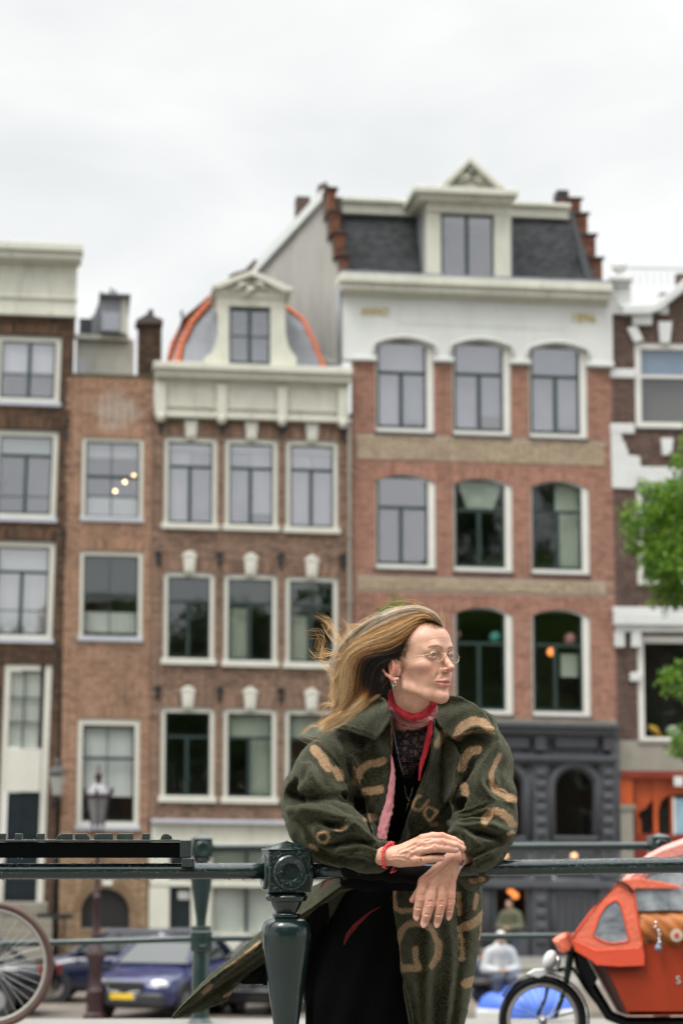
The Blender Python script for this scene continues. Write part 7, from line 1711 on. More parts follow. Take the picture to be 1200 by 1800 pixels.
# spectacles
gl = empty('spectacles', (0, 0, 0)); gl.parent = woman; gl['label'] = 'thin gold-rimmed oval spectacles'
m_, nt, b = _mat('lens'); nt.nodes.remove(b); tr = nt.nodes.new('ShaderNodeBsdfTransparent'); g2 = nt.nodes.new('ShaderNodeBsdfGlossy'); g2.inputs['Roughness'].default_value = .03; mx = nt.nodes.new('ShaderNodeMixShader'); mx.inputs[0].default_value = .02
nt.links.new(tr.outputs[0], mx.inputs[1]); nt.links.new(g2.outputs[0], mx.inputs[2]); nt.links.new(mx.outputs[0], nt.nodes['Material Output'].inputs[0]); LENSM = m_
for s_ in (1, -1):
    q = np.linspace(0, 2*pi, 41)[:-1]; pts = [(31.5*s_+19.5*cos(t), 97-.10*abs(31.5*s_+19.5*cos(t)), 15.5+15.0*sin(t)) for t in q]
    m = MB(); m.tube(pts, .6, 6, closed=True); r_ = hobj('rim', m, GOLDM, gl); m = MB(); m.v = pts; m.f = [tuple(range(40))]; hobj('lens', m, LENSM, r_, smooth=False)
    m = MB(); m.tube([(51*s_, 91.5, 18), (60*s_, 88, 18.5), (68*s_, 74, 17.5), (74*s_, 30, 16.5), (77*s_, -6, 17), (79*s_, -20, 8)], .6, 6); hobj('temple', m, GOLDM, gl)
m = MB(); m.tube([(-12, 96, 18), (-7, 99, 22), (0, 100.5, 23), (7, 99, 22), (12, 96, 18)], .75, 6); hobj('bridge', m, GOLDM, gl)
for s_ in (1, -1): m = MB(); m.ball((9*s_, 93, 12), (1.5, 2.5, 4)); hobj('nose_pad', m, LENSM, gl)
m = MB(); c0 = (80.5, -8, -38)
m.tube([(c0[0]+1*sin(t), c0[1]+5.5*sin(t), c0[2]+6.5*cos(t)) for t in np.linspace(0, 2*pi, 17)[:-1]], 1.3, 6, closed=True); hobj('earring', m, GOLDM)

# ------------------------------------------------------------------ hair
t0 = _t.time()
G = Grid(np.array(w6(545, 1310, -.28)), np.array(w6(800, 1050, .28)), .004)
G.ell(hp(0, -9, 51), (.0735, .0935, .0735), .01, M=HR); G.ell(hp(0, 38, 60), (.058, .044, .050), .02, M=HR)
dh = -.09
for ch in ([(715, 1092, 27), (680, 1112, 33), (648, 1136, 30), (620, 1158, 26), (612, 1190, 20), (606, 1222, 14), (596, 1250, 7)], [(690, 1130, 28), (660, 1150, 26), (640, 1178, 24), (632, 1210, 18), (612, 1243, 12), (585, 1266, 6), (566, 1279, 2.5)], [(680, 1150, 20), (664, 1185, 18), (652, 1216, 12), (622, 1245, 9), (590, 1266, 6)]):
    G.chain([w6(x_, y_, dh+.05*max(0, (680-x_)/100)) for x_, y_, r_ in ch], [r_*K6 for _, _, r_ in ch], .02)
for s_ in (1,):       # face side kept clear: cut away everything in front of the hairline
    def cut(X, Y, Z):
        lx = (X-HO[0])*HR[0, 0]+(Y-HO[1])*HR[0, 1]+(Z-HO[2])*HR[0, 2]; ly = (X-HO[0])*HR[1, 0]+(Y-HO[1])*HR[1, 1]+(Z-HO[2])*HR[1, 2]; lz = (X-HO[0])*HR[2, 0]+(Y-HO[1])*HR[2, 1]+(Z-HO[2])*HR[2, 2]
        # hairline plane: runs from above the ear up to the forehead
        return np.maximum((-(ly-.0) + .003 + .62*np.maximum(0, lz-.018) - .0*lx), -(.40-np.abs(lz)))*.8
    G.op(cut, G.lo, G.lo+G.h*(G.n-1), .012, 'sub', pad=0)
V, Fc = G.mesh(); V = smooth_verts(V, Fc, 2); px, py = topx(V); HG2 = G
core = wobj('hair', V, Fc, HAIR); fattr(core.data, 'tone', np.clip(.12+.10*np.sin(px*.35+py*.2), .02, .4))
guides = [[(779, 1100), (772, 1086), (758, 1074), (733, 1066), (700, 1070), (665, 1083), (634, 1102), (604, 1128), (588, 1152), (578, 1186)],
          [(772, 1097), (752, 1077), (720, 1078), (684, 1092), (650, 1110), (618, 1132), (597, 1156), (590, 1190), (588, 1222)],
          [(764, 1090), (744, 1082), (716, 1094), (688, 1110), (652, 1122), (618, 1138), (599, 1164), (594, 1202), (584, 1244)],
          [(752, 1092), (732, 1090), (708, 1108), (680, 1122), (646, 1132), (616, 1146), (602, 1176), (598, 1214), (588, 1252)],
          [(738, 1098), (720, 1108), (696, 1124), (664, 1136), (634, 1144), (614, 1162), (608, 1196), (603, 1236), (580, 1268)],
          [(728, 1108), (710, 1124), (686, 1138), (656, 1144), (630, 1154), (620, 1178), (616, 1212), (602, 1248), (570, 1274)],
          [(718, 1122), (702, 1138), (680, 1148), (654, 1152), (634, 1166), (628, 1194), (624, 1222), (600, 1252), (560, 1280)],
          [(712, 1140), (700, 1150), (680, 1156), (658, 1162), (644, 1180), (640, 1206), (634, 1230), (606, 1256), (566, 1282)],
          [(706, 1152), (694, 1158), (676, 1162), (660, 1174), (652, 1198), (650, 1218), (630, 1238), (604, 1260), (562, 1284)],
          [(690, 1158), (678, 1166), (668, 1180), (664, 1204), (670, 1216), (650, 1230), (618, 1250), (590, 1266), (568, 1278)]]
NP_ = 16; GD = np.array([curve_pts(g, NP_) for g in guides]); R = np.random.RandomState(9)
def hair_curves(name, P, rad, tone, mat, parent, root=1.0, tip=.35):
    n, k, _ = P.shape; hc = bpy.data.hair_curves.new(name); hc.add_curves([k]*n)
    hc.attributes['position'].data.foreach_set('vector', (P-WO).astype(np.float32).ravel())
    ra = hc.attributes.get('radius') or hc.attributes.new('radius', 'FLOAT', 'POINT'); ra.data.foreach_set('value', (np.asarray(rad)[:, None]*np.linspace(root, tip, k)[None]).astype(np.float32).ravel())
    for an, vals in tone.items(): vals = np.asarray(vals, dtype=np.float32); a = hc.attributes.new(an, 'FLOAT', 'POINT' if vals.ndim == 2 else 'CURVE'); a.data.foreach_set('value', vals.ravel())
    o = bpy.data.objects.new(name, hc); COL.objects.link(o); hc.materials.append(mat); o.parent = parent; return o
n = 13000; u = R.uniform(0, len(guides)-1.001, n); lock = np.floor(u*9)/9+R.normal(0, .03, n); u2 = np.clip(.45*u+.55*(lock+.05), 0, len(guides)-1.001); i = u2.astype(int); f = (u2-i)[:, None, None]
P2 = GD[i]*(1-f)+GD[i+1]*f; tt = np.linspace(0, 1, NP_)[None]
ph = R.uniform(0, 6.28, n)[:, None]; lk = np.floor(u*9)
amp = R.gamma(2, 1.1, n)[:, None]*tt; P2[:, :, 0] += amp*np.sin(tt*R.uniform(3, 9, (n, 1))+ph)+(R.normal(0, 5.0, n)[:, None]*tt**1.3); P2[:, :, 1] += amp*np.cos(tt*6+ph)+R.normal(0, 4.6, n)[:, None]*tt**1.3
P2[:, :, 1] += (3.5*np.sin(lk*2.7)*1.0)[:, None]*np.sin(tt*3.1)*1.2
st = R.uniform(0, .35, n)**1.6; en = R.uniform(.62, 1.0, n)       # random start along the flow and random length
ts = st[:, None]+(en-st)[:, None]*tt; idx = ts*(NP_-1); i0 = np.clip(idx.astype(int), 0, NP_-2); fr = (idx-i0)[..., None]; P2 = np.take_along_axis(P2, i0[..., None].repeat(2, 2), 1)*(1-fr)+np.take_along_axis(P2, (i0+1)[..., None].repeat(2, 2), 1)*fr
px, py = P2[..., 0].ravel(), P2[..., 1].ravel(); Y = front(HG2, px, py, 5.65, 6.3, .003).reshape(n, NP_)
for r_ in range(n):
    row = Y[r_]; ok = ~np.isnan(row)
    Y[r_] = np.interp(np.arange(NP_), np.where(ok)[0], row[ok]) if ok.any() else 5.93
for _ in range(5): Y[:, 1:-1] = (Y[:, :-2]+Y[:, 1:-1]*2+Y[:, 2:])/4
base_t = np.interp(u, [0, .8, 1.5, 2.4, 3.2, 4.2, 5.4, 6.4, 9], [.70, .63, .74, .80, .66, .62, .42, .05, .0]); deep = R.random(n) < .30  # near-black tone behind the ear paints the shadowed hollow of the hair
along = np.interp(np.clip(ts, 0, 1).ravel(), [0, .35, .6, .8, 1], [-.06, 0, .06, .16, .26]).reshape(n, NP_)
lockc = .30*np.sin(lk*1.9+1)*np.sin(lk*.77+2); tone = base_t[:, None]+along*(1+.6*(u > 5))[:, None]+((lockc+R.normal(0, .16, n))*np.clip(1.15-(u-5.4)*.9, .18, 1))[:, None]*(.5+ts); tone[deep] *= .45
tone += (np.clip((u-6.2)/1.5, 0, 1)[:, None])*np.clip((ts-.60)/.12, 0, 1)*.85-(np.clip((u-4.8)/2, 0, 1)[:, None])*np.clip((.66-ts)/.2, 0, 1)*.12
ash = np.clip(1.5-u, 0, 1)*.8
Y -= (R.gamma(2, .0022, n)*(~deep)+.0004)[:, None]*np.minimum(1, tt*6+.15)
def pxY(px, py, Y):
    c, s = cos(PITCH), sin(PITCH); yy = 900-py; dy = (c*F-s*yy)/F; t = Y/dy; return np.stack([(px-600)/F*t, Y, CAMZ+(s*F+c*yy)/F*t], -1)
P = pxY(P2[..., 0], P2[..., 1], Y); hair_curves('hair_strands', P, R.uniform(.00018, .00042, n), {'tone': np.clip(tone, .02, 1), 'ash': ash}, HAIR, core)['kind'] = 'stuff'
# loose wisps in the wind
wis = [[(600, 1150), (580, 1148), (562, 1142), (566, 1124), (560, 1116), (543, 1117)], [(602, 1156), (585, 1162), (566, 1160), (568, 1145), (572, 1132)], [(610, 1140), (596, 1120), (584, 1104), (575, 1090), (560, 1080)], [(600, 1128), (592, 1115), (580, 1100), (577, 1088), (566, 1086)],
       [(618, 1128), (617, 1112), (612, 1100), (600, 1088)], [(598, 1170), (588, 1192), (580, 1180), (572, 1170)], [(590, 1200), (583, 1220), (585, 1230)], [(586, 1238), (570, 1240), (561, 1250), (562, 1262)], [(600, 1248), (575, 1262), (556, 1276), (548, 1274), (534, 1286), (530, 1290), (545, 1298), (558, 1299)],
       [(640, 1098), (620, 1100), (608, 1110), (596, 1112)], [(595, 1146), (575, 1150), (556, 1150), (548, 1140)], [(700, 1070), (680, 1066), (660, 1074), (640, 1082)], [(740, 1064), (720, 1058), (700, 1060), (684, 1066)], [(775, 1085), (772, 1074), (768, 1072), (775, 1082), (777, 1092)], [(781, 1110), (779, 1098), (782, 1092), (774, 1084)],
       [(705, 1150), (690, 1140), (668, 1138), (650, 1134)], [(712, 1158), (700, 1160), (690, 1150), (676, 1150)], [(665, 1222), (640, 1240), (610, 1262), (590, 1268), (560, 1283)], [(590, 1180), (576, 1176), (564, 1166), (558, 1158)], [(606, 1132), (590, 1130), (577, 1118), (572, 1104), (584, 1096)]]
WP = []; WR = []; wt = []
for g in wis:
    base = curve_pts(g, NP_)
    for k_ in range(13 if g[0][0] < 700 else 3):
        q = base+R.normal(0, 2.2, (1, 2))+np.linspace(0, 1, NP_)[:, None]*R.normal(0, 5.5, (1, 2))+.9*np.sin(np.linspace(0, 7, NP_)+R.uniform(0, 6))[:, None]; WP.append(pxY(q[:, 0], q[:, 1], 5.9+R.normal(0, .02)+np.linspace(0, .02, NP_))); WR.append(R.uniform(.00016, .00036)); wt.append(R.uniform(.55, .95))
for k_ in range(140):       # flyaways over the crown
    i_ = R.randint(2, 12); s_ = GD[0][i_]; L_ = R.uniform(10, 34); q = np.array([s_+np.array([-1, .42])*L_*t+np.array([0, -1])*R.uniform(2, 9)*sin(t*3.1)*1.0 for t in np.linspace(0, 1, NP_)]); WP.append(pxY(q[:, 0], q[:, 1], np.full(NP_, 5.9+R.normal(0, .02)))); WR.append(.00018); wt.append(R.uniform(.4, .9))
hair_curves('hair_wisps', np.array(WP), WR, {'tone': wt}, HAIR, core)['kind'] = 'stuff'
# fine hair from the temple hairline
n = 3200; a_ = R.uniform(0, 1, n); hl = curve_pts([(779, 1100), (772, 1090), (758, 1088), (742, 1092), (728, 1102), (719, 1116), (714, 1132), (712, 1150)], 200)[(a_*199).astype(int)]+R.normal(0, 2.6, (n, 2)); L_ = R.uniform(8, 26, n); dr = np.stack([-np.ones(n), .15+.45*a_], 1); dr /= np.linalg.norm(dr, axis=1)[:, None]
q = hl[:, None]+dr[:, None]*(np.linspace(0, 1, 8)[None, :, None]*L_[:, None, None]); Y1 = front(HG, q[..., 0].ravel(), q[..., 1].ravel(), 5.65, 6.2, .002); Y2 = front(HG2, q[..., 0].ravel(), q[..., 1].ravel(), 5.65, 6.2, .003); Yq = np.fmin(Y1, Y2).reshape(n, 8); Yq = np.where(np.isnan(Yq), 5.9, Yq)-.0012
hair_curves('hairline_strands', pxY(q[..., 0], q[..., 1], Yq), R.uniform(.00009, .00018, n), {'tone': np.clip(R.normal(.50, .13, n), .1, .8), 'ash': np.full(n, .5)}, HAIR, core)['kind'] = 'stuff'
print('hair', _t.time()-t0)
# ================================================================== clothes
t0 = _t.time()
def pxgrid(X, Z, Y=6.0):      # photo pixels of points on the plane Y (broadcasts)
    c, s = cos(PITCH), sin(PITCH); z = Z-CAMZ; dpt = Y*c+z*s; up = -Y*s+z*c; return 600+F*X/dpt, 900-F*up/dpt
# --- black dress and the neck of a lace top
G = Grid(w6(520, 2010, -.02), w6(800, 1235, .62), .006)
G.chain([w6(722, 1262, .0), w6(716, 1290, .015)], [.048, .062], .02); G.chain([w6(716, 1300, .055), w6(712, 1380, .15), w6(690, 1470, .23), w6(664, 1560, .29)], [.070, .092, .110, .110], .05)
G.chain([w6(660, 1575, .27), w6(646, 1650, .30), w6(636, 1730, .32), w6(634, 2010, .36)], [.105, .130, .142, .150], .05); G.cone(w6(672, 1560, .25), w6(680, 1990, .33), .11, .14, .05)
G.cone(w6(695, 1330, .115), w6(745, 1330, .115), .06, .06, .04)
V, Fc = G.mesh(); V = smooth_verts(V, Fc, 2); N_ = vnormals(V, Fc); px, py = topx(V); V = V+N_*(.004*np.sin(px*.11+.03*py)*np.clip((py-1450)/200, 0, 1))[:, None]; DG = G
dress = wobj('dress', V, Fc, BLACKC)
# lace yoke: cords of dark thread over a skin-toned lining
m_, nt, b = _mat('yoke_lining'); b.inputs['Base Color'].default_value = (.11, .058, .052, 1); b.inputs['Roughness'].default_value = .8
yk = [(699, 1294), (722, 1288), (745, 1290), (745, 1318), (738, 1342), (724, 1362), (712, 1364), (702, 1340), (697, 1316)]
def draped(name, poly, G_, off, mat, parent, step=2.2, th=None, **kw):
    """patch lying on the surface of G_, following a pixel outline"""
    P = np.array(poly, float); x0, y0 = P.min(0); x1, y1 = P.max(0); xs = np.arange(x0, x1+step, step); ys = np.arange(y0, y1+step, step); XX, YY = np.meshgrid(xs, ys)
    sd_ = poly_sd(XX, YY, poly); Yf = front(G_, XX.ravel(), YY.ravel(), 5.6, 6.6, .002).reshape(XX.shape); ok = (sd_ < step*.5) & ~np.isnan(Yf); Yf = np.where(np.isnan(Yf), 6.1, Yf)
    V = pxY(XX, YY, Yf-off); idx = np.arange(XX.size).reshape(XX.shape); q = ok[:-1, :-1] & ok[1:, :-1] & ok[:-1, 1:] & ok[1:, 1:]
    Fc = np.stack([idx[:-1, :-1][q], idx[1:, :-1][q], idx[1:, 1:][q], idx[:-1, 1:][q]], 1); return wobj(name, V.reshape(-1, 3), Fc, mat, parent)
draped('yoke', yk, DG, .002, m_, dress)
R = np.random.RandomState(4); m = MB()
pts = np.array([(x + (4.5 if j % 2 else 0)+R.normal(0, 1.1), y+R.normal(0, 1.2)) for j, y in enumerate(np.arange(1286, 1368, 8.0)) for x in np.arange(696, 752, 9.0)])
for i in range(len(pts)):
    dd = np.hypot(*(pts-pts[i]).T); 
    for j in np.argsort(dd)[1:5]:
        a, b_ = pts[i], pts[j]; mid = (a+b_)/2+R.normal(0, 1.2, 2); q = curve_pts([a, mid, b_], 5)
        if poly_sd(np.array([mid[0]]), np.array([mid[1]]), yk)[0] > 5: continue
        Yf = front(DG, q[:, 0], q[:, 1], 5.6, 6.6, .002)
        if np.isnan(Yf).any(): continue
        W_ = pxY(q[:, 0], q[:, 1], Yf-.0035)-WO; m.tube([tuple(p) for p in W_], R.uniform(.0008, .0019), 4)
m.build('lace', paint('lace_thread', (.008, .009, .016), .7, .2, 60, .2), dress)['kind'] = 'stuff'

# --- coat, upper part
G = Grid(w6(484, 1608, -.27), w6(918, 1203, .46), .0032)
P = lambda x, y, d: w6(x, y, d)
def ch(lst, k): G.chain([P(a, b, c) for a, b, c, _ in lst], [r*K6 for *_, r in lst], k)
ch([(606, 1312, .15, 40), (700, 1290, .20, 44), (820, 1296, .15, 46)], .04)                       # shoulders
ch([(780, 1335, .15, 46), (786, 1400, .17, 50), (770, 1460, .2, 50)], .04); ch([(694, 1330, .13, 84), (696, 1400, .135, 88), (694, 1450, .17, 84), (690, 1500, .23, 78)], .05)                   # back and chest mass
ch([(604, 1316, .13, 43), (578, 1356, .07, 52), (556, 1392, .02, 56)], .045)                  # her right upper arm
ch([(556, 1410, .0, 60), (566, 1440, -.03, 58), (590, 1466, -.06, 50)], .03); ch([(590, 1466, -.07, 48), (625, 1486, -.09, 36), (650, 1500, -.10, 30), (661, 1502, -.105, 28)], .035)
ch([(826, 1290, .12, 47), (842, 1340, .07, 52), (848, 1392, .02, 54)], .045)                    # her left upper arm
ch([(850, 1410, .0, 55), (852, 1444, -.03, 52), (846, 1468, -.05, 46)], .03); ch([(846, 1470, -.06, 42), (838, 1492, -.085, 34), (822, 1506, -.10, 30)], .03)
ch([(870, 1466, -.02, 30), (850, 1506, -.03, 30), (834, 1530, -.02, 26), (826, 1546, .0, 18)], .02)
ch([(600, 1500, -.02, 30), (640, 1520, -.03, 20)], .03)
def stroke(pts, r, inset, k, mode, n=14, d0=0.0):
    q = curve_pts(pts, n); rr = np.interp(np.linspace(0, 1, n), np.linspace(0, 1, len(r)), r); Y = front(G, q[:, 0], q[:, 1], 5.6, 6.7, .003); ok = ~np.isnan(Y)
    if ok.sum() < 2: return
    Y = np.interp(np.arange(n), np.where(ok)[0], Y[ok]); Y = np.convolve(np.pad(Y, 2, 'edge'), np.ones(5)/5, 'valid')
    G.chain([np.array(at(q[i, 0], q[i, 1], Y[i]+inset*rr[i]*K6+d0)) for i in range(n)], list(rr*K6), k, mode)
# deep folds (cut) and swollen folds (added), read off the photograph
S, A_ = 'sub', 'add'
G.cone(P(524, 1403, -.052), P(650, 1416, -.05), 14*K6, 22*K6, .008, 'sub')
stroke([(512, 1424), (540, 1426), (575, 1432), (600, 1444), (616, 1446)], [10, 14, 13, 10, 6], .25, .012, A_)
stroke([(572, 1447), (592, 1453), (612, 1451)], [8, 13, 9], .1, .008, S)
stroke([(560, 1462), (590, 1466), (612, 1456), (622, 1450), (636, 1460), (655, 1476)], [10, 10, 11, 11, 10, 8], .30, .014, A_)
stroke([(590, 1485), (620, 1480), (648, 1485)], [9, 13, 8], .05, .008, S); stroke([(556, 1500), (590, 1512), (640, 1514)], [8, 10, 6], -.1, .012, S)
stroke([(600, 1495), (628, 1492), (655, 1500)], [8, 9, 7], .4, .012, A_)
G.cone(P(606, 1342, -.03), P(638, 1425, -.01), 8*K6, 17*K6, .008, 'sub')
stroke([(530, 1350), (545, 1375), (540, 1392)], [6, 7, 5], .4, .03, A_)
stroke([(524, 1408), (515, 1392), (520, 1378)], [7, 6, 3], .0, .02, S)
G.cone(P(830, 1326, -.03), P(814, 1412, -.02), 8*K6, 17*K6, .008, 'sub')
stroke([(874, 1312), (850, 1352), (842, 1375), (852, 1392)], [8, 10, 11, 9], .4, .016, A_)
G.cone(P(795, 1418, -.055), P(858, 1410, -.055), 16*K6, 10*K6, .007, 'sub')
stroke([(800, 1432), (830, 1426), (856, 1414)], [5, 6, 4], .4, .006, A_)
stroke([(806, 1437), (836, 1437), (858, 1431)], [7, 8, 5], .05, .008, S)
stroke([(790, 1446), (812, 1450), (842, 1448), (872, 1458), (896, 1466)], [6, 8, 9, 9, 6], .45, .012, A_)
stroke([(826, 1463), (850, 1463), (876, 1470)], [7, 10, 6], .0, .010, S); stroke([(794, 1466), (804, 1462), (822, 1470), (840, 1480)], [5, 7, 7, 5], .4, .012, A_)
stroke([(868, 1396), (880, 1400), (898, 1410)], [5, 6, 4], .3, .016, A_); stroke([(860, 1378), (878, 1392), (896, 1398)], [5, 6, 4], -.1, .016, S)
stroke([(826, 1506), (850, 1494), (884, 1478)], [4, 5, 4], .0, .008, S); stroke([(822, 1516), (828, 1536), (836, 1546)], [6, 6, 4], .1, .01, S)
stroke([(630, 1410), (650, 1440), (660, 1466)], [8, 10, 8], .1, .02, S)
# sleeve mouths
for a, b_, r in (((660, 1504, -.11), (700, 1507, -.15), 18), ((820, 1505, -.11), (790, 1512, -.14), 17)): G.cone(P(*a), P(*b_), r*K6, (r+5)*K6, .004, 'sub')
# panels: lapels and collar lie a little off the coat; the opening is cut first
sl, Xg, Yg, Zg = G.sub(G.lo, G.lo+G.h*(G.n-1)); PX, PY = pxgrid(Xg, Zg); PX2, PY2 = PX[:, 0, :]+0*PY[:, 0, :], PY[:, 0, :]+0*PX[:, 0, :]
def depthmap(G_, blur=3):
    neg = G_.D < 0; has = neg.any(1); k = neg.argmax(1); Y = G_.lo[1]+k*G_.h; Y = np.where(has, Y, np.nan)
    for _ in range(60):
        if not np.isnan(Y).any(): break
        Q = np.pad(Y, 1, constant_values=np.nan); st = np.stack([Q[:-2, 1:-1], Q[2:, 1:-1], Q[1:-1, :-2], Q[1:-1, 2:]])
        with np.errstate(all='ignore'):
            import warnings; warnings.simplefilter('ignore'); av = np.nanmean(st, 0)
        Y = np.where(np.isnan(Y), av, Y)
    Y = np.where(np.isnan(Y), 6.1, Y)
    for _ in range(blur): Q = np.pad(Y, 1, mode='edge'); Y = (Q[:-2, 1:-1]+Q[2:, 1:-1]+Q[1:-1, :-2]+Q[1:-1, 2:]+Y*2)/6
    return Y
opening = [(682, 1190), (770, 1190), (771, 1262), (759, 1300), (754, 1335), (741, 1372), (722, 1420), (706, 1482), (664, 1476), (672, 1440), (681, 1400), (687, 1330), (686, 1262)]
od = poly_sd(PX2, PY2, opening)*K6; cutv = np.maximum(od[:, None, :], (Yg-(6.32+0*Xg)))
cutv = np.maximum(cutv, .0-(Yg-5.5)); G.D = -smin(-G.D, cutv.astype(np.float32), .006)
Y0 = depthmap(G, 14); Yd = front(DG, PX2.ravel(), PY2.ravel(), 5.6, 6.6, .004).reshape(PX2.shape); Y0 = np.fmin(Y0, Yd-.004)
for _ in range(6): Q = np.pad(Y0, 1, mode='edge'); Y0 = (Q[:-2, 1:-1]+Q[2:, 1:-1]+Q[1:-1, :-2]+Q[1:-1, 2:]+Y0*2)/6
def panel(poly, off, th, k=.003, curl=None):
    d = poly_sd(PX2, PY2, poly)*K6; Y2 = Y0-(off+(curl(PX2, PY2, d) if curl is not None else 0))
    for _ in range(2): Q = np.pad(Y2, 1, mode='edge'); Y2 = (Q[:-2, 1:-1]+Q[2:, 1:-1]+Q[1:-1, :-2]+Q[1:-1, 2:]+Y2*2)/6
    g0, g1 = np.gradient(Y2, G.h); s2 = np.sqrt(1+np.minimum(g0*g0+g1*g1, 9))[:, None, :]; e_ = np.abs(Yg-Y2[:, None, :])/s2-th; dd = d[:, None, :]
    v = np.minimum(np.maximum(dd+.004, e_+.004), 0)+np.hypot(np.maximum(dd+.004, 0), np.maximum(e_+.004, 0))-.004
    G.D = smin(G.D, v.astype(np.float32), k)
edge = lambda x, y, d: .012*np.exp(-np.abs(d)/.010)
lapL = [(686, 1262), (688, 1330), (683, 1390), (674, 1440), (664, 1478), (654, 1470), (648, 1440), (640, 1410), (634, 1385), (626, 1358), (613, 1332), (610, 1324), (616, 1319), (640, 1312), (660, 1299)]
lapR = [(764, 1262), (790, 1297), (803, 1311), (809, 1330), (806, 1350), (803, 1372), (796, 1396), (780, 1424), (758, 1444), (736, 1462), (706, 1484), (702, 1482), (720, 1424), (741, 1372), (753, 1336), (757, 1300)]
colL = [(676, 1222), (687, 1240), (688, 1268), (676, 1288), (661, 1302), (640, 1294), (612, 1284), (588, 1280), (584, 1274), (592, 1264), (612, 1246), (640, 1228)]
colR = [(766, 1226), (790, 1218), (812, 1222), (838, 1236), (858, 1254), (868, 1274), (869, 1287), (856, 1286), (838, 1284), (818, 1290), (796, 1299), (788, 1296), (772, 1278), (764, 1262)]
panel(lapL, .023, .006, curl=edge); panel(lapR, .023, .006, curl=edge)
panel(colL, .035, .0062, curl=lambda x, y, d: .012*np.exp(-np.abs(d)/.015)+.00035*np.clip(x-620, 0, 60)); panel(colR, .037, .0062, curl=lambda x, y, d: .012*np.exp(-np.abs(d)/.015)+.0004*np.clip(830-x, 0, 50))
# raised stitch seams along the edges
V, Fc = G.mesh(); V = smooth_verts(V, Fc, 3, .5); CG = G
# --- coat, lower panels hanging behind the rail
def slab(outline, Yfun, th, lo, hi, h=.004, rim=.006):
    G = Grid(lo, hi, h); sl, X, Y, Z = G.sub(G.lo, G.lo+G.h*(G.n-1)); px, py = pxgrid(X, Z, 6.12); px, py = px[:, 0, :]+0*py[:, 0, :], py[:, 0, :]+0*px[:, 0, :]
    d = poly_sd(px, py, outline)*K6; Y2 = Yfun(px, py, d); g0, g1 = np.gradient(Y2, h); sl2 = np.sqrt(1+np.minimum(g0*g0+g1*g1, 16))[:, None, :]; Yc = Y2[:, None, :]; e_ = np.abs(Y-Yc)/sl2-th; dd = d[:, None, :]; G.D = (np.minimum(np.maximum(dd+.004, e_+.004), 0)+np.hypot(np.maximum(dd+.004, 0), np.maximum(e_+.004, 0))-.004).astype(np.float32); V, Fc = G.mesh(); return smooth_verts(V, Fc, 2, .45), Fc, G
panR = [(700, 1500), (860, 1500), (851, 1545), (854, 1600), (850, 1650), (842, 1700), (832, 1750), (820, 1800), (806, 1850), (800, 2000), (735, 2000), (722, 1815), (712, 1760), (703, 1700), (697, 1640), (690, 1590), (690, 1545)]
fR = lambda x, y, d: 6.085+.16*((x-745)/100)**2*(x > 745)+.05*((x-745)/50)**2*(x <= 745)+.016*np.sin((x-690+.12*(y-1600))*.075)+.012*np.sin((x*.9-y*.35)*.045+1)+.00018*(y-1550)
V2, F2, _ = slab(panR, fR, .006, w6(684, 2005, -.02), w6(868, 1495, .45))
tail = [(299, 1789), (312, 1774), (340, 1742), (375, 1708), (400, 1690), (428, 1664), (455, 1641), (485, 1610), (515, 1588), (545, 1562), (575, 1545), (600, 1530), (640, 1530), (640, 1600), (560, 1640), (540, 1690), (528, 1720), (500, 1742), (468, 1737), (440, 1733), (415, 1733), (405, 1750), (398, 1764), (380, 1772), (350, 1783), (318, 1791), (302, 1793)]
def fT(x, y, d):
    ry = np.interp(x, [298, 340, 400, 455, 500, 545, 600], [1790, 1752, 1703, 1664, 1628, 1600, 1560]); u = y-ry
    return 6.16+.0026*np.clip(-u, 0, 60)+.0012*np.clip(u, 0, 80)-.012*np.exp(-(u/5)**2)+.006*np.sin(x*.09+y*.05)-.00035*(x-300)*0+.004*np.exp(-((u-7)/3)**2)
V3, F3, _ = slab(tail, fT, .0055, w6(290, 1802, .05), w6(650, 1515, .45))
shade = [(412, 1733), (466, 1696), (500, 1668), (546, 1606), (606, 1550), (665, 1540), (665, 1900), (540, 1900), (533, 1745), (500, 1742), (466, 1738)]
V4, F4, _ = slab(shade, lambda x, y, d: fT(x, y, d)-.016+.05*np.clip((x-560)/60, 0, 1), .004, w6(404, 1905, -.05), w6(672, 1530, .45), h=.005); wobj('tail_shade_slab', V4, F4, BLACKC)  # black slab added to give the dark shade inside the coat tail
VV = np.vstack([V, V2, V3]); FF = np.vstack([Fc, F2+len(V), F3+len(V)+len(V2)])
N_ = vnormals(VV, FF); px, py = topx(VV)
VV = VV+N_*(.0009*np.sin(px*.23+1.7*np.sin(py*.07))*np.sin(py*.19+1.3*np.sin(px*.05))+.0005*np.sin(px*.9+py*.5)*np.sin(py*.8-px*.35))[:, None]
seams = [[(594, 1270), (616, 1250), (640, 1234), (664, 1223)], [(590, 1277), (612, 1280), (640, 1288), (659, 1297)], [(614, 1326), (622, 1320), (644, 1313), (663, 1300), (686, 1272)], [(616, 1334), (630, 1360), (640, 1388)], [(814, 1224), (838, 1238), (856, 1256), (865, 1276)], [(818, 1288), (838, 1282), (864, 1284)],
         [(790, 1297), (803, 1311), (808, 1330), (804, 1352), (800, 1380), (790, 1404), (772, 1430)], [(557, 1308), (576, 1326), (596, 1350), (608, 1376)], [(862, 1262), (872, 1290), (868, 1320), (852, 1345)], [(640, 1480), (658, 1490), (670, 1497)], [(815, 1470), (828, 1500), (822, 1530)], [(333, 1764), (372, 1728), (420, 1690), (470, 1655)], [(700, 1700), (716, 1760), (728, 1830)], [(756, 1262), (770, 1280), (788, 1297)]]
rl = np.zeros(len(VV))
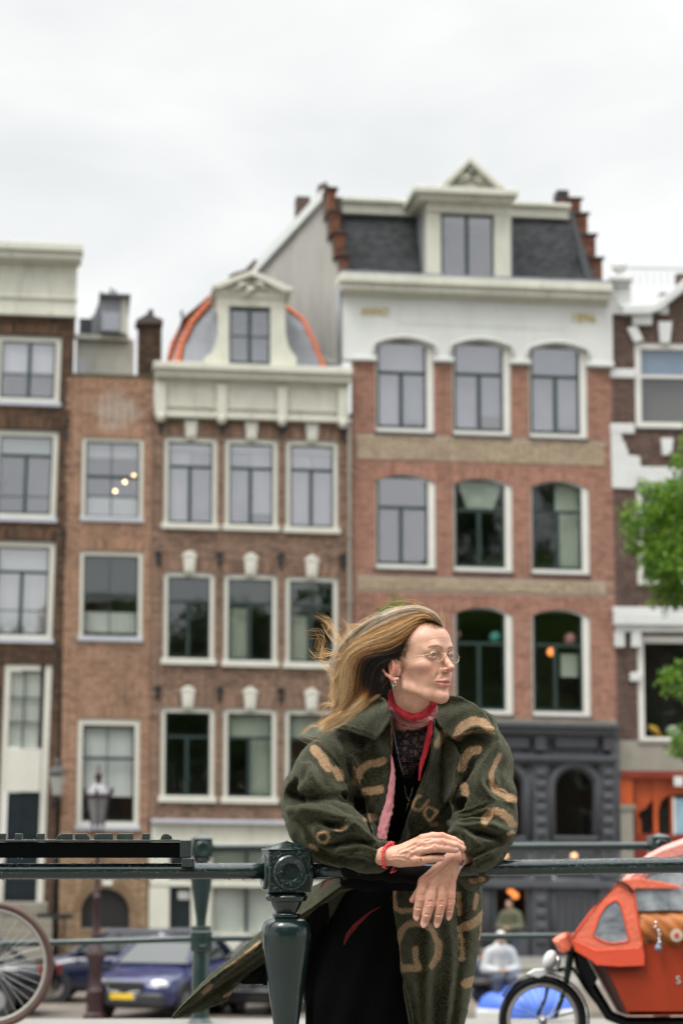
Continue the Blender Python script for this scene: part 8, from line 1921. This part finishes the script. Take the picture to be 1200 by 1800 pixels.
for g in seams:
    q = [tuple(a) for a in curve_pts(g, 24)]; xs = [a[0] for a in q]; ys = [a[1] for a in q]; m = (px > min(xs)-12) & (px < max(xs)+12) & (py > min(ys)-12) & (py < max(ys)+12); dd = seg_dist(px[m], py[m], q); rl[m] += -.0042*np.exp(-(dd/1.5)**2)+.0014*np.exp(-((dd-4)/2.2)**2)
VV = VV+N_*(rl*(N_[:, 1] < .3))[:, None]
# creases and rolls of the thick cloth: (line, half width in px, height in mm)
creases = [([(508, 1396), (540, 1404), (590, 1401), (640, 1410)], 8, -11), ([(512, 1422), (560, 1426), (600, 1440), (622, 1446)], 6, 7), ([(570, 1448), (600, 1456), (616, 1451)], 5.5, -9), ([(572, 1463), (606, 1459), (622, 1449), (640, 1463), (660, 1483)], 5.5, 7), ([(556, 1490), (600, 1483), (640, 1479), (655, 1483)], 5.5, -8), ([(590, 1511), (630, 1496), (650, 1501)], 4.5, -6),
           ([(598, 1288), (610, 1330), (618, 1372)], 6, -8), ([(536, 1345), (552, 1372), (548, 1390)], 6, 5), ([(522, 1380), (534, 1366), (540, 1350)], 5, -4), ([(528, 1450), (548, 1470), (560, 1496)], 6, -5), ([(516, 1440), (534, 1462), (540, 1486)], 5, 4), ([(872, 1310), (850, 1345), (841, 1372), (856, 1396), (864, 1412)], 6.5, 7), ([(858, 1378), (880, 1391), (902, 1399)], 5, -6), ([(800, 1428), (840, 1423), (862, 1410)], 5.5, -10), ([(800, 1437), (835, 1430), (862, 1419)], 3.5, 5), ([(800, 1444), (835, 1445), (872, 1437)], 4.5, -8),
           ([(790, 1448), (810, 1451), (850, 1448), (888, 1460)], 5.5, 8), ([(828, 1463), (850, 1465), (874, 1473)], 5.5, -10), ([(782, 1467), (803, 1460), (822, 1469), (842, 1487)], 5, 6), ([(822, 1512), (845, 1499), (882, 1484)], 3.8, -5), ([(834, 1522), (850, 1513), (872, 1502)], 3.8, -4), ([(886, 1340), (878, 1362), (884, 1384)], 5, -4), ([(765, 1560), (772, 1650), (764, 1740), (768, 1820)], 11, -9), ([(800, 1560), (812, 1650), (803, 1740), (792, 1820)], 9, -10), ([(785, 1600), (792, 1700), (782, 1800)], 9, 7),
           ([(722, 1720), (730, 1780), (738, 1840)], 8, -6), ([(640, 1300), (636, 1340), (644, 1380)], 7, -3), ([(780, 1330), (776, 1380), (760, 1430)], 8, -4), ([(330, 1775), (380, 1740), (440, 1700), (520, 1640)], 5, -5), ([(420, 1730), (450, 1712), (500, 1680)], 6, -6)]
rl = np.zeros(len(VV))
for g, wd_, dp_ in creases:
    q = [tuple(a) for a in curve_pts(g, 20)]; xs = [a[0] for a in q]; ys = [a[1] for a in q]; B_ = wd_*2.6; m = (px > min(xs)-B_) & (px < max(xs)+B_) & (py > min(ys)-B_) & (py < max(ys)+B_) & (N_[:, 1] < .2)
    x_, y_ = px[m], py[m]; dd = seg_dist(x_, y_, q); e_ = np.minimum(np.hypot(x_-q[0][0], y_-q[0][1]), np.hypot(x_-q[-1][0], y_-q[-1][1])); rl[m] += dp_*.00145*np.exp(-(dd/wd_)**2)*np.clip(.35+e_/(wd_*4), 0, 1)
VV = VV+np.stack([N_[:, 0]*.5, N_[:, 1]*.6-.4, N_[:, 2]*.5], 1)*rl[:, None]; VV = smooth_verts(VV, FF, 1, .4); N_ = vnormals(VV, FF)
# woven-in tan letter fragments
prints = [([(553, 1318), (564, 1330), (576, 1349)], 8.5), ([(591, 1354), (599, 1366)], 8), ([(627, 1374), (632, 1358), (644, 1346), (674, 1338)], 7), ([(642, 1392), (668, 1388)], 7.5), ([(622, 1350), (632, 1388)], 2.2), ([(645, 1437), (656, 1437)], 7.5), ([(592, 1459), (606, 1454)], 4),
          ([(556, 1472), (561, 1465), (572, 1463), (578, 1472), (573, 1480), (563, 1480), (557, 1474)], 3.0), ([(545, 1486), (556, 1494)], 3),
          ([(737, 1399), (727, 1408), (725, 1418), (733, 1424), (743, 1419), (752, 1408)], 3.0), ([(769, 1427), (756, 1419), (747, 1424), (747, 1434), (756, 1443), (768, 1428)], 2.8), ([(758, 1450), (766, 1448)], 4),
          ([(777, 1290), (774, 1300), (769, 1308)], 7.5), ([(803, 1297), (810, 1280), (828, 1268), (848, 1270), (860, 1282)], 7.5), ([(800, 1297), (834, 1287), (866, 1288)], 2.8), ([(811, 1350), (816, 1334), (826, 1322), (838, 1318)], 8), ([(815, 1382), (817, 1394)], 7),
          ([(877, 1328), (869, 1345), (863, 1362), (865, 1380), (872, 1388)], 4.5), ([(870, 1387), (884, 1395), (902, 1405)], 8), ([(851, 1442), (860, 1430), (874, 1426), (888, 1434), (901, 1448)], 7.5), ([(893, 1466), (901, 1462)], 3.5),
          ([(730, 1542), (698, 1543), (692, 1560), (692, 1585), (702, 1600), (730, 1600)], 5.0), ([(761, 1699), (771, 1682), (772, 1657), (755, 1630), (730, 1622), (708, 1633), (698, 1657)], 6.3), ([(698, 1657), (699, 1684), (706, 1702)], 5.2), ([(706, 1702), (735, 1701)], 7), ([(733, 1700), (729, 1668)], 5.5),
          ([(806, 1572), (808, 1606)], 5), ([(837, 1574), (834, 1596)], 4), ([(812, 1632), (830, 1624), (852, 1606)], 8), ([(812, 1645), (814, 1686)], 5), ([(848, 1612), (844, 1650)], 3.5), ([(820, 1729), (836, 1724)], 9), ([(828, 1548), (848, 1546)], 5),
          ([(398, 1701), (424, 1686), (452, 1664)], 2.2), ([(432, 1676), (456, 1656)], 2.4), ([(358, 1746), (370, 1734)], 4), ([(394, 1752), (408, 1744)], 3)]
pr = np.zeros(len(VV)); wob = 1.3*np.sin(px*.31+py*.17)+1.0*np.sin(px*.13-py*.41+2)+.7*np.sin(px*.7+py*.6)-.6
for pts, hw in prints:
    q = curve_pts(pts, 4*len(pts)) if len(pts) > 2 else pts; xs = [p[0] for p in q]; ys = [p[1] for p in q]; m = (px > min(xs)-hw*2) & (px < max(xs)+hw*2) & (py > min(ys)-hw*2) & (py < max(ys)+hw*2)
    pr[m] = np.maximum(pr[m], np.clip(.5+(hw-seg_dist(px[m], py[m], [tuple(a) for a in q])+.4*wob[m])/7.0, 0, 1))
coat = wobj('coat', VV, FF, WOOL); fattr(coat.data, 'print', pr)
# nap of the wool: short fibres all over
R = np.random.RandomState(3); c4 = VV[FF]; ar = np.linalg.norm(np.cross(c4[:, 2]-c4[:, 0], c4[:, 3]-c4[:, 1]), axis=1); nf = N_[FF].mean(1); facing = (nf[:, 1] < .45); ar = ar*facing; n = 60000
fi = R.choice(len(FF), n, p=ar/ar.sum()); a, b_ = R.uniform(0, 1, (2, n, 1)); base = (c4[fi, 0]*(1-a)+c4[fi, 1]*a)*(1-b_)+(c4[fi, 3]*(1-a)+c4[fi, 2]*a)*b_; nn = nf[fi]; L_ = R.gamma(3, .0009, n)[:, None]+.001
d1 = nn*.75+R.normal(0, .45, (n, 3)); d2 = nn*.5+R.normal(0, .7, (n, 3)); Pc = np.stack([base-nn*.0005, base+d1*L_*.5, base+d1*L_*.5+d2*L_*.5], 1)
hair_curves('coat_nap', Pc, R.uniform(.00010, .00020, n), {'print': np.clip(pr[FF[fi, 0]]*1.6-.4, 0, 1), 'tone': R.random(n)**1.5}, FIB, coat, tip=.4)['kind'] = 'stuff'
print('coat', _t.time()-t0)
# --- added black cloth standing in for the shade on the rail under her hands
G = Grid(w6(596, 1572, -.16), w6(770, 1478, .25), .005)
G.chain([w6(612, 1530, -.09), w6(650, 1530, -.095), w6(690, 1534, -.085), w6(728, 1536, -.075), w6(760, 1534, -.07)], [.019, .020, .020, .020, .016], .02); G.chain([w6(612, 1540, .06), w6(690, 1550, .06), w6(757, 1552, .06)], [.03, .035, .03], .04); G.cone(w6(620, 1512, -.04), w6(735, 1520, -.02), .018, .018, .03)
V, Fc = G.mesh(); V = smooth_verts(V, Fc, 2); wobj('rail_shade_cloth', V, Fc, BLACKC)
m = MB(); m.lathe([(.024, 0), (.0255, .02), (.022, .03)], (0, 0, 0), 20, ax='x'); o = m.build('shirt_cuff', paint('navy_cuff', (.006, .008, .022), .6, .3, 40, .3), woman, smooth=True); o.location = Vector(w6(655, 1509, -.118))-Vector(WO); o.rotation_euler = (0, .08, .25)
# --- scarf
def strand(name, ctrl, r, mat, n=60, folds=5, seed=1, Gs=None, off=.004, flat=1.0, parent=None):
    """crinkled cloth cord: ctrl = (px, py, distance offset or None to lie on Gs)"""
    R = np.random.RandomState(seed); q = curve_pts([c[:2] for c in ctrl], n)
    if Gs is not None and ctrl[0][2] is None: Y = front(Gs, q[:, 0], q[:, 1], 5.6, 6.6, .002); ok = ~np.isnan(Y); Y = np.interp(np.arange(n), np.where(ok)[0], Y[ok])-off; Y = np.maximum(np.convolve(np.pad(Y, 3, 'edge'), np.ones(7)/7, 'valid'), 5.885)
    else: Y = 6+np.interp(np.linspace(0, 1, n), np.linspace(0, 1, len(ctrl)), [c[2] for c in ctrl])
    C_ = pxY(q[:, 0], q[:, 1], Y); rr = np.interp(np.linspace(0, 1, n), np.linspace(0, 1, len(r)), r)*K6; K = 18; V = np.zeros((n, K, 3)); T_ = np.gradient(C_, axis=0); T_ /= np.linalg.norm(T_, axis=1)[:, None]
    yv = np.array([0, -1.0, 0]); B_ = np.cross(T_, yv); B_ /= np.linalg.norm(B_, axis=1)[:, None]; A2 = np.cross(B_, T_); ph = R.uniform(0, 6, 3)
    for k in range(K):
        a = 2*pi*k/K; w = 1+.16*np.sin(folds*a+ph[0]+np.arange(n)*.21)+.14*np.sin((folds+3)*a+ph[1]-np.arange(n)*.35)+.08*np.sin(3*a+np.arange(n)*.9+ph[2])+.06*np.sin(11*a+np.arange(n)*.7); V[:, k] = C_+(B_*cos(a)+A2*sin(a)*flat)*(rr*w)[:, None]
    idx = np.arange(n*K).reshape(n, K); Fc = np.stack([idx[:-1], np.roll(idx[:-1], -1, 1), np.roll(idx[1:], -1, 1), idx[1:]], -1).reshape(-1, 4); return wobj(name, V.reshape(-1, 3), Fc, mat, parent)
sc_ = strand('scarf', [(689, 1212, None), (689, 1228, 0), (698, 1244, 0), (711, 1254, 0), (726, 1259, 0), (741, 1256, 0), (754, 1247, 0), (762, 1236, 0), (765, 1226, 0)], [4.5, 6.2, 6.8, 7.2, 7.2, 7, 6.6, 6, 5], REDS, 80, 6, 2, Gs=HG, off=.004)
strand('scarf_fold', [(687, 1228, None), (688, 1245, 0), (698, 1261, 0), (715, 1271, 0), (736, 1273, 0), (752, 1266, 0), (762, 1253, 0), (766, 1240, 0)], [3, 4, 4.5, 4.8, 5.8, 6, 5.2, 3.5], PINKS, 80, 6, 5, parent=sc_, Gs=HG, off=.006)
strand('scarf_fold', [(687, 1228, None), (687, 1244, -.05), (694, 1260, -.075), (712, 1272, -.088), (732, 1275, -.085)], [4, 5, 5, 5, 3], REDS, 60, 5, 7, parent=sc_, Gs=HG, off=.004)
strand('scarf_end', [(688, 1330, -.04), (690, 1352, -.045), (689, 1378, -.05), (685, 1405, -.05), (680, 1430, -.055), (674, 1452, -.065), (670, 1476, -.075)], [1.5, 3, 5, 6, 8, 8.5, 8], PINKS, 90, 5, 11, flat=.5, parent=sc_)
strand('scarf_end', [(686, 1262, -.05), (687, 1290, -.05), (687, 1330, -.045)], [1.5, 1.6, 1.2], PINKS, 30, 3, 12, flat=.5, parent=sc_)
strand('scarf_end', [(757, 1266, -.06), (754, 1290, -.055), (748, 1318, -.04), (740, 1345, -.03), (736, 1372, -.02)], [3, 4.5, 5, 3, 1.4], REDS, 60, 4, 13, flat=.5, parent=sc_)
strand('scarf_end', [(668, 1594, .06), (650, 1604, .06), (634, 1618, .06), (622, 1630, .06), (610, 1646, .06), (604, 1662, .06)], [.6, 1.5, 2.4, 3.4, 3.2, .6], paint('deep_red_scarf', (.22, .006, .010), .8, .3, 60, .6), 50, 4, 14, flat=.4, parent=sc_)
strand('scarf_end', [(562, 1562, .0), (570, 1552, .0), (580, 1546, .0), (594, 1544, .0)], [1.0, 3.2, 3, .8], PINKS, 30, 4, 15, flat=.4, parent=sc_)
# --- necklace
ck = [(688, 1262), (692, 1290), (697, 1315), (703, 1342), (709, 1362)]; ck2 = [(711, 1382), (713, 1396), (718, 1408)]; ck3 = [(725, 1384), (722, 1396), (718, 1408)]
m = MB()
for c_ in (ck, ck2, ck3):
    q = curve_pts(c_, 60 if c_ is ck else 16); Y = front(DG, q[:, 0], q[:, 1], 5.6, 6.6, .002); Y = np.where(np.isnan(Y), 5.95, Y)
    for i in range(len(q)): p = at(q[i, 0]+(.5 if i % 2 else -.5), q[i, 1], Y[i]-.007)-Vector(WO); m.ball(tuple(p), (.0011, .0011, .0015), 6, 4)
nk = m.build('necklace', SILV, woman, smooth=True)
Yp = front(DG, [716], [1415])[0]; Yp = 6.0 if np.isnan(Yp) else Yp; m = MB(); m.tube([at(718, 1408, Yp-.008)-Vector(WO), at(716, 1416, Yp-.010)-Vector(WO), at(712, 1428, Yp-.008)-Vector(WO)], [.0012, .0018, .0006], 6); m.ball(tuple(at(719, 1407, Yp-.009)-Vector(WO)), .0028, 8, 6); m.build('pendant', GOLDM, nk, smooth=True)
# --- bracelets and rings
R = np.random.RandomState(8); br = empty('coral_bracelet'); br.parent = woman; br['label'] = 'bracelet of red coral chips'
cx, cy = 677, 1506
for i in range(66):
    f_ = pi*(i/65 if i < 50 else (i-50)/15)+R.normal(0, .05); back = i >= 50; p = Vector(at(689-(17 if not back else -4)*sin(f_)+R.normal(0, .9), 1482+51*(1-cos(f_))/2+R.normal(0, .6), 5.853-(.0275 if not back else -.026)*sin(f_)))-Vector(WO)
    m = MB(); t_ = R.uniform(0, 6.28); d_ = Vector((cos(t_), R.normal(0, .3), sin(t_)*.7))*R.uniform(.0032, .0062); m.tube([p-d_, p-d_*.2+Vector((0, -.0008, 0)), p+d_], [.0014, R.uniform(.0020, .0029), .0013], 6); m.build('coral_chip', CORALB, br, smooth=True)
def ring(px_, py_, dY, rx, rz, tilt, mat, name, r=.0011):
    m = MB(); q = [(rx*cos(t), rx*.9*sin(t), 0) for t in np.linspace(0, 2*pi, 25)[:-1]]; m.tube(q, r, 6, closed=True); o = m.build(name, mat, woman, smooth=True); o.location = Vector(at(px_, py_, 6+dY))-Vector(WO); o.rotation_euler = tilt; return o
rg = ring(741, 1511.5, dA-.006, 7.6*K6, 0, (0, radians(90), radians(8)), SILV, 'ring', .0022); m = MB(); m.ball((0, 0, 0), (.0022, .002, .003), 8, 6)
st_ = m.build('ring_stone', paint('dark_stone', (.02, .02, .025), .1, .1, 5, 0, coat=1), woman, smooth=True); st_.location = Vector(at(739.5, 1511, 6+dA-.018))-Vector(WO)
bb = empty('bead_bracelet'); bb.parent = woman
BC = [paint('bead_maroon', (.16, .010, .025), .2, .2, 30, 0, coat=1), paint('bead_lilac', (.55, .30, .38), .15, .2, 30, 0, coat=1), paint('bead_glass', (.5, .52, .55), .08, .1, 30, 0, coat=1)]
for i in range(11):
    t = i/10; p = at(811+2.6*sin(t*3.0)*1.6+(3 if t < .5 else 0)*0-3.5*t*t*1.5, 1496+30*t, 5.846+.012*t)-Vector(WO); m = MB(); m.ball(tuple(p), .0034 if i != 4 else .0046, 10, 8); m.build('bead', BC[1] if i in (3, 4) else BC[2] if i > 8 else BC[0], bb, smooth=True)
m = MB(); m.tube([at(805, 1492, 5.845)-Vector(WO), at(812, 1498, 5.84)-Vector(WO), at(815, 1508, 5.842)-Vector(WO)], .0014, 6); m.tube([at(809, 1491, 5.842)-Vector(WO), at(814, 1500, 5.84)-Vector(WO), at(817, 1506, 5.842)-Vector(WO)], .0011, 6); m.build('gold_bangle', GOLDM, woman, smooth=True)
# drape guard: shoes out of sight keep her standing on the bridge
m = MB()
for x_ in (-.13, .13): m.ball((x_+.0, .12, .05), (.05, .13, .05), 12, 8)
m.build('shoe', BLACKC, woman, smooth=True)
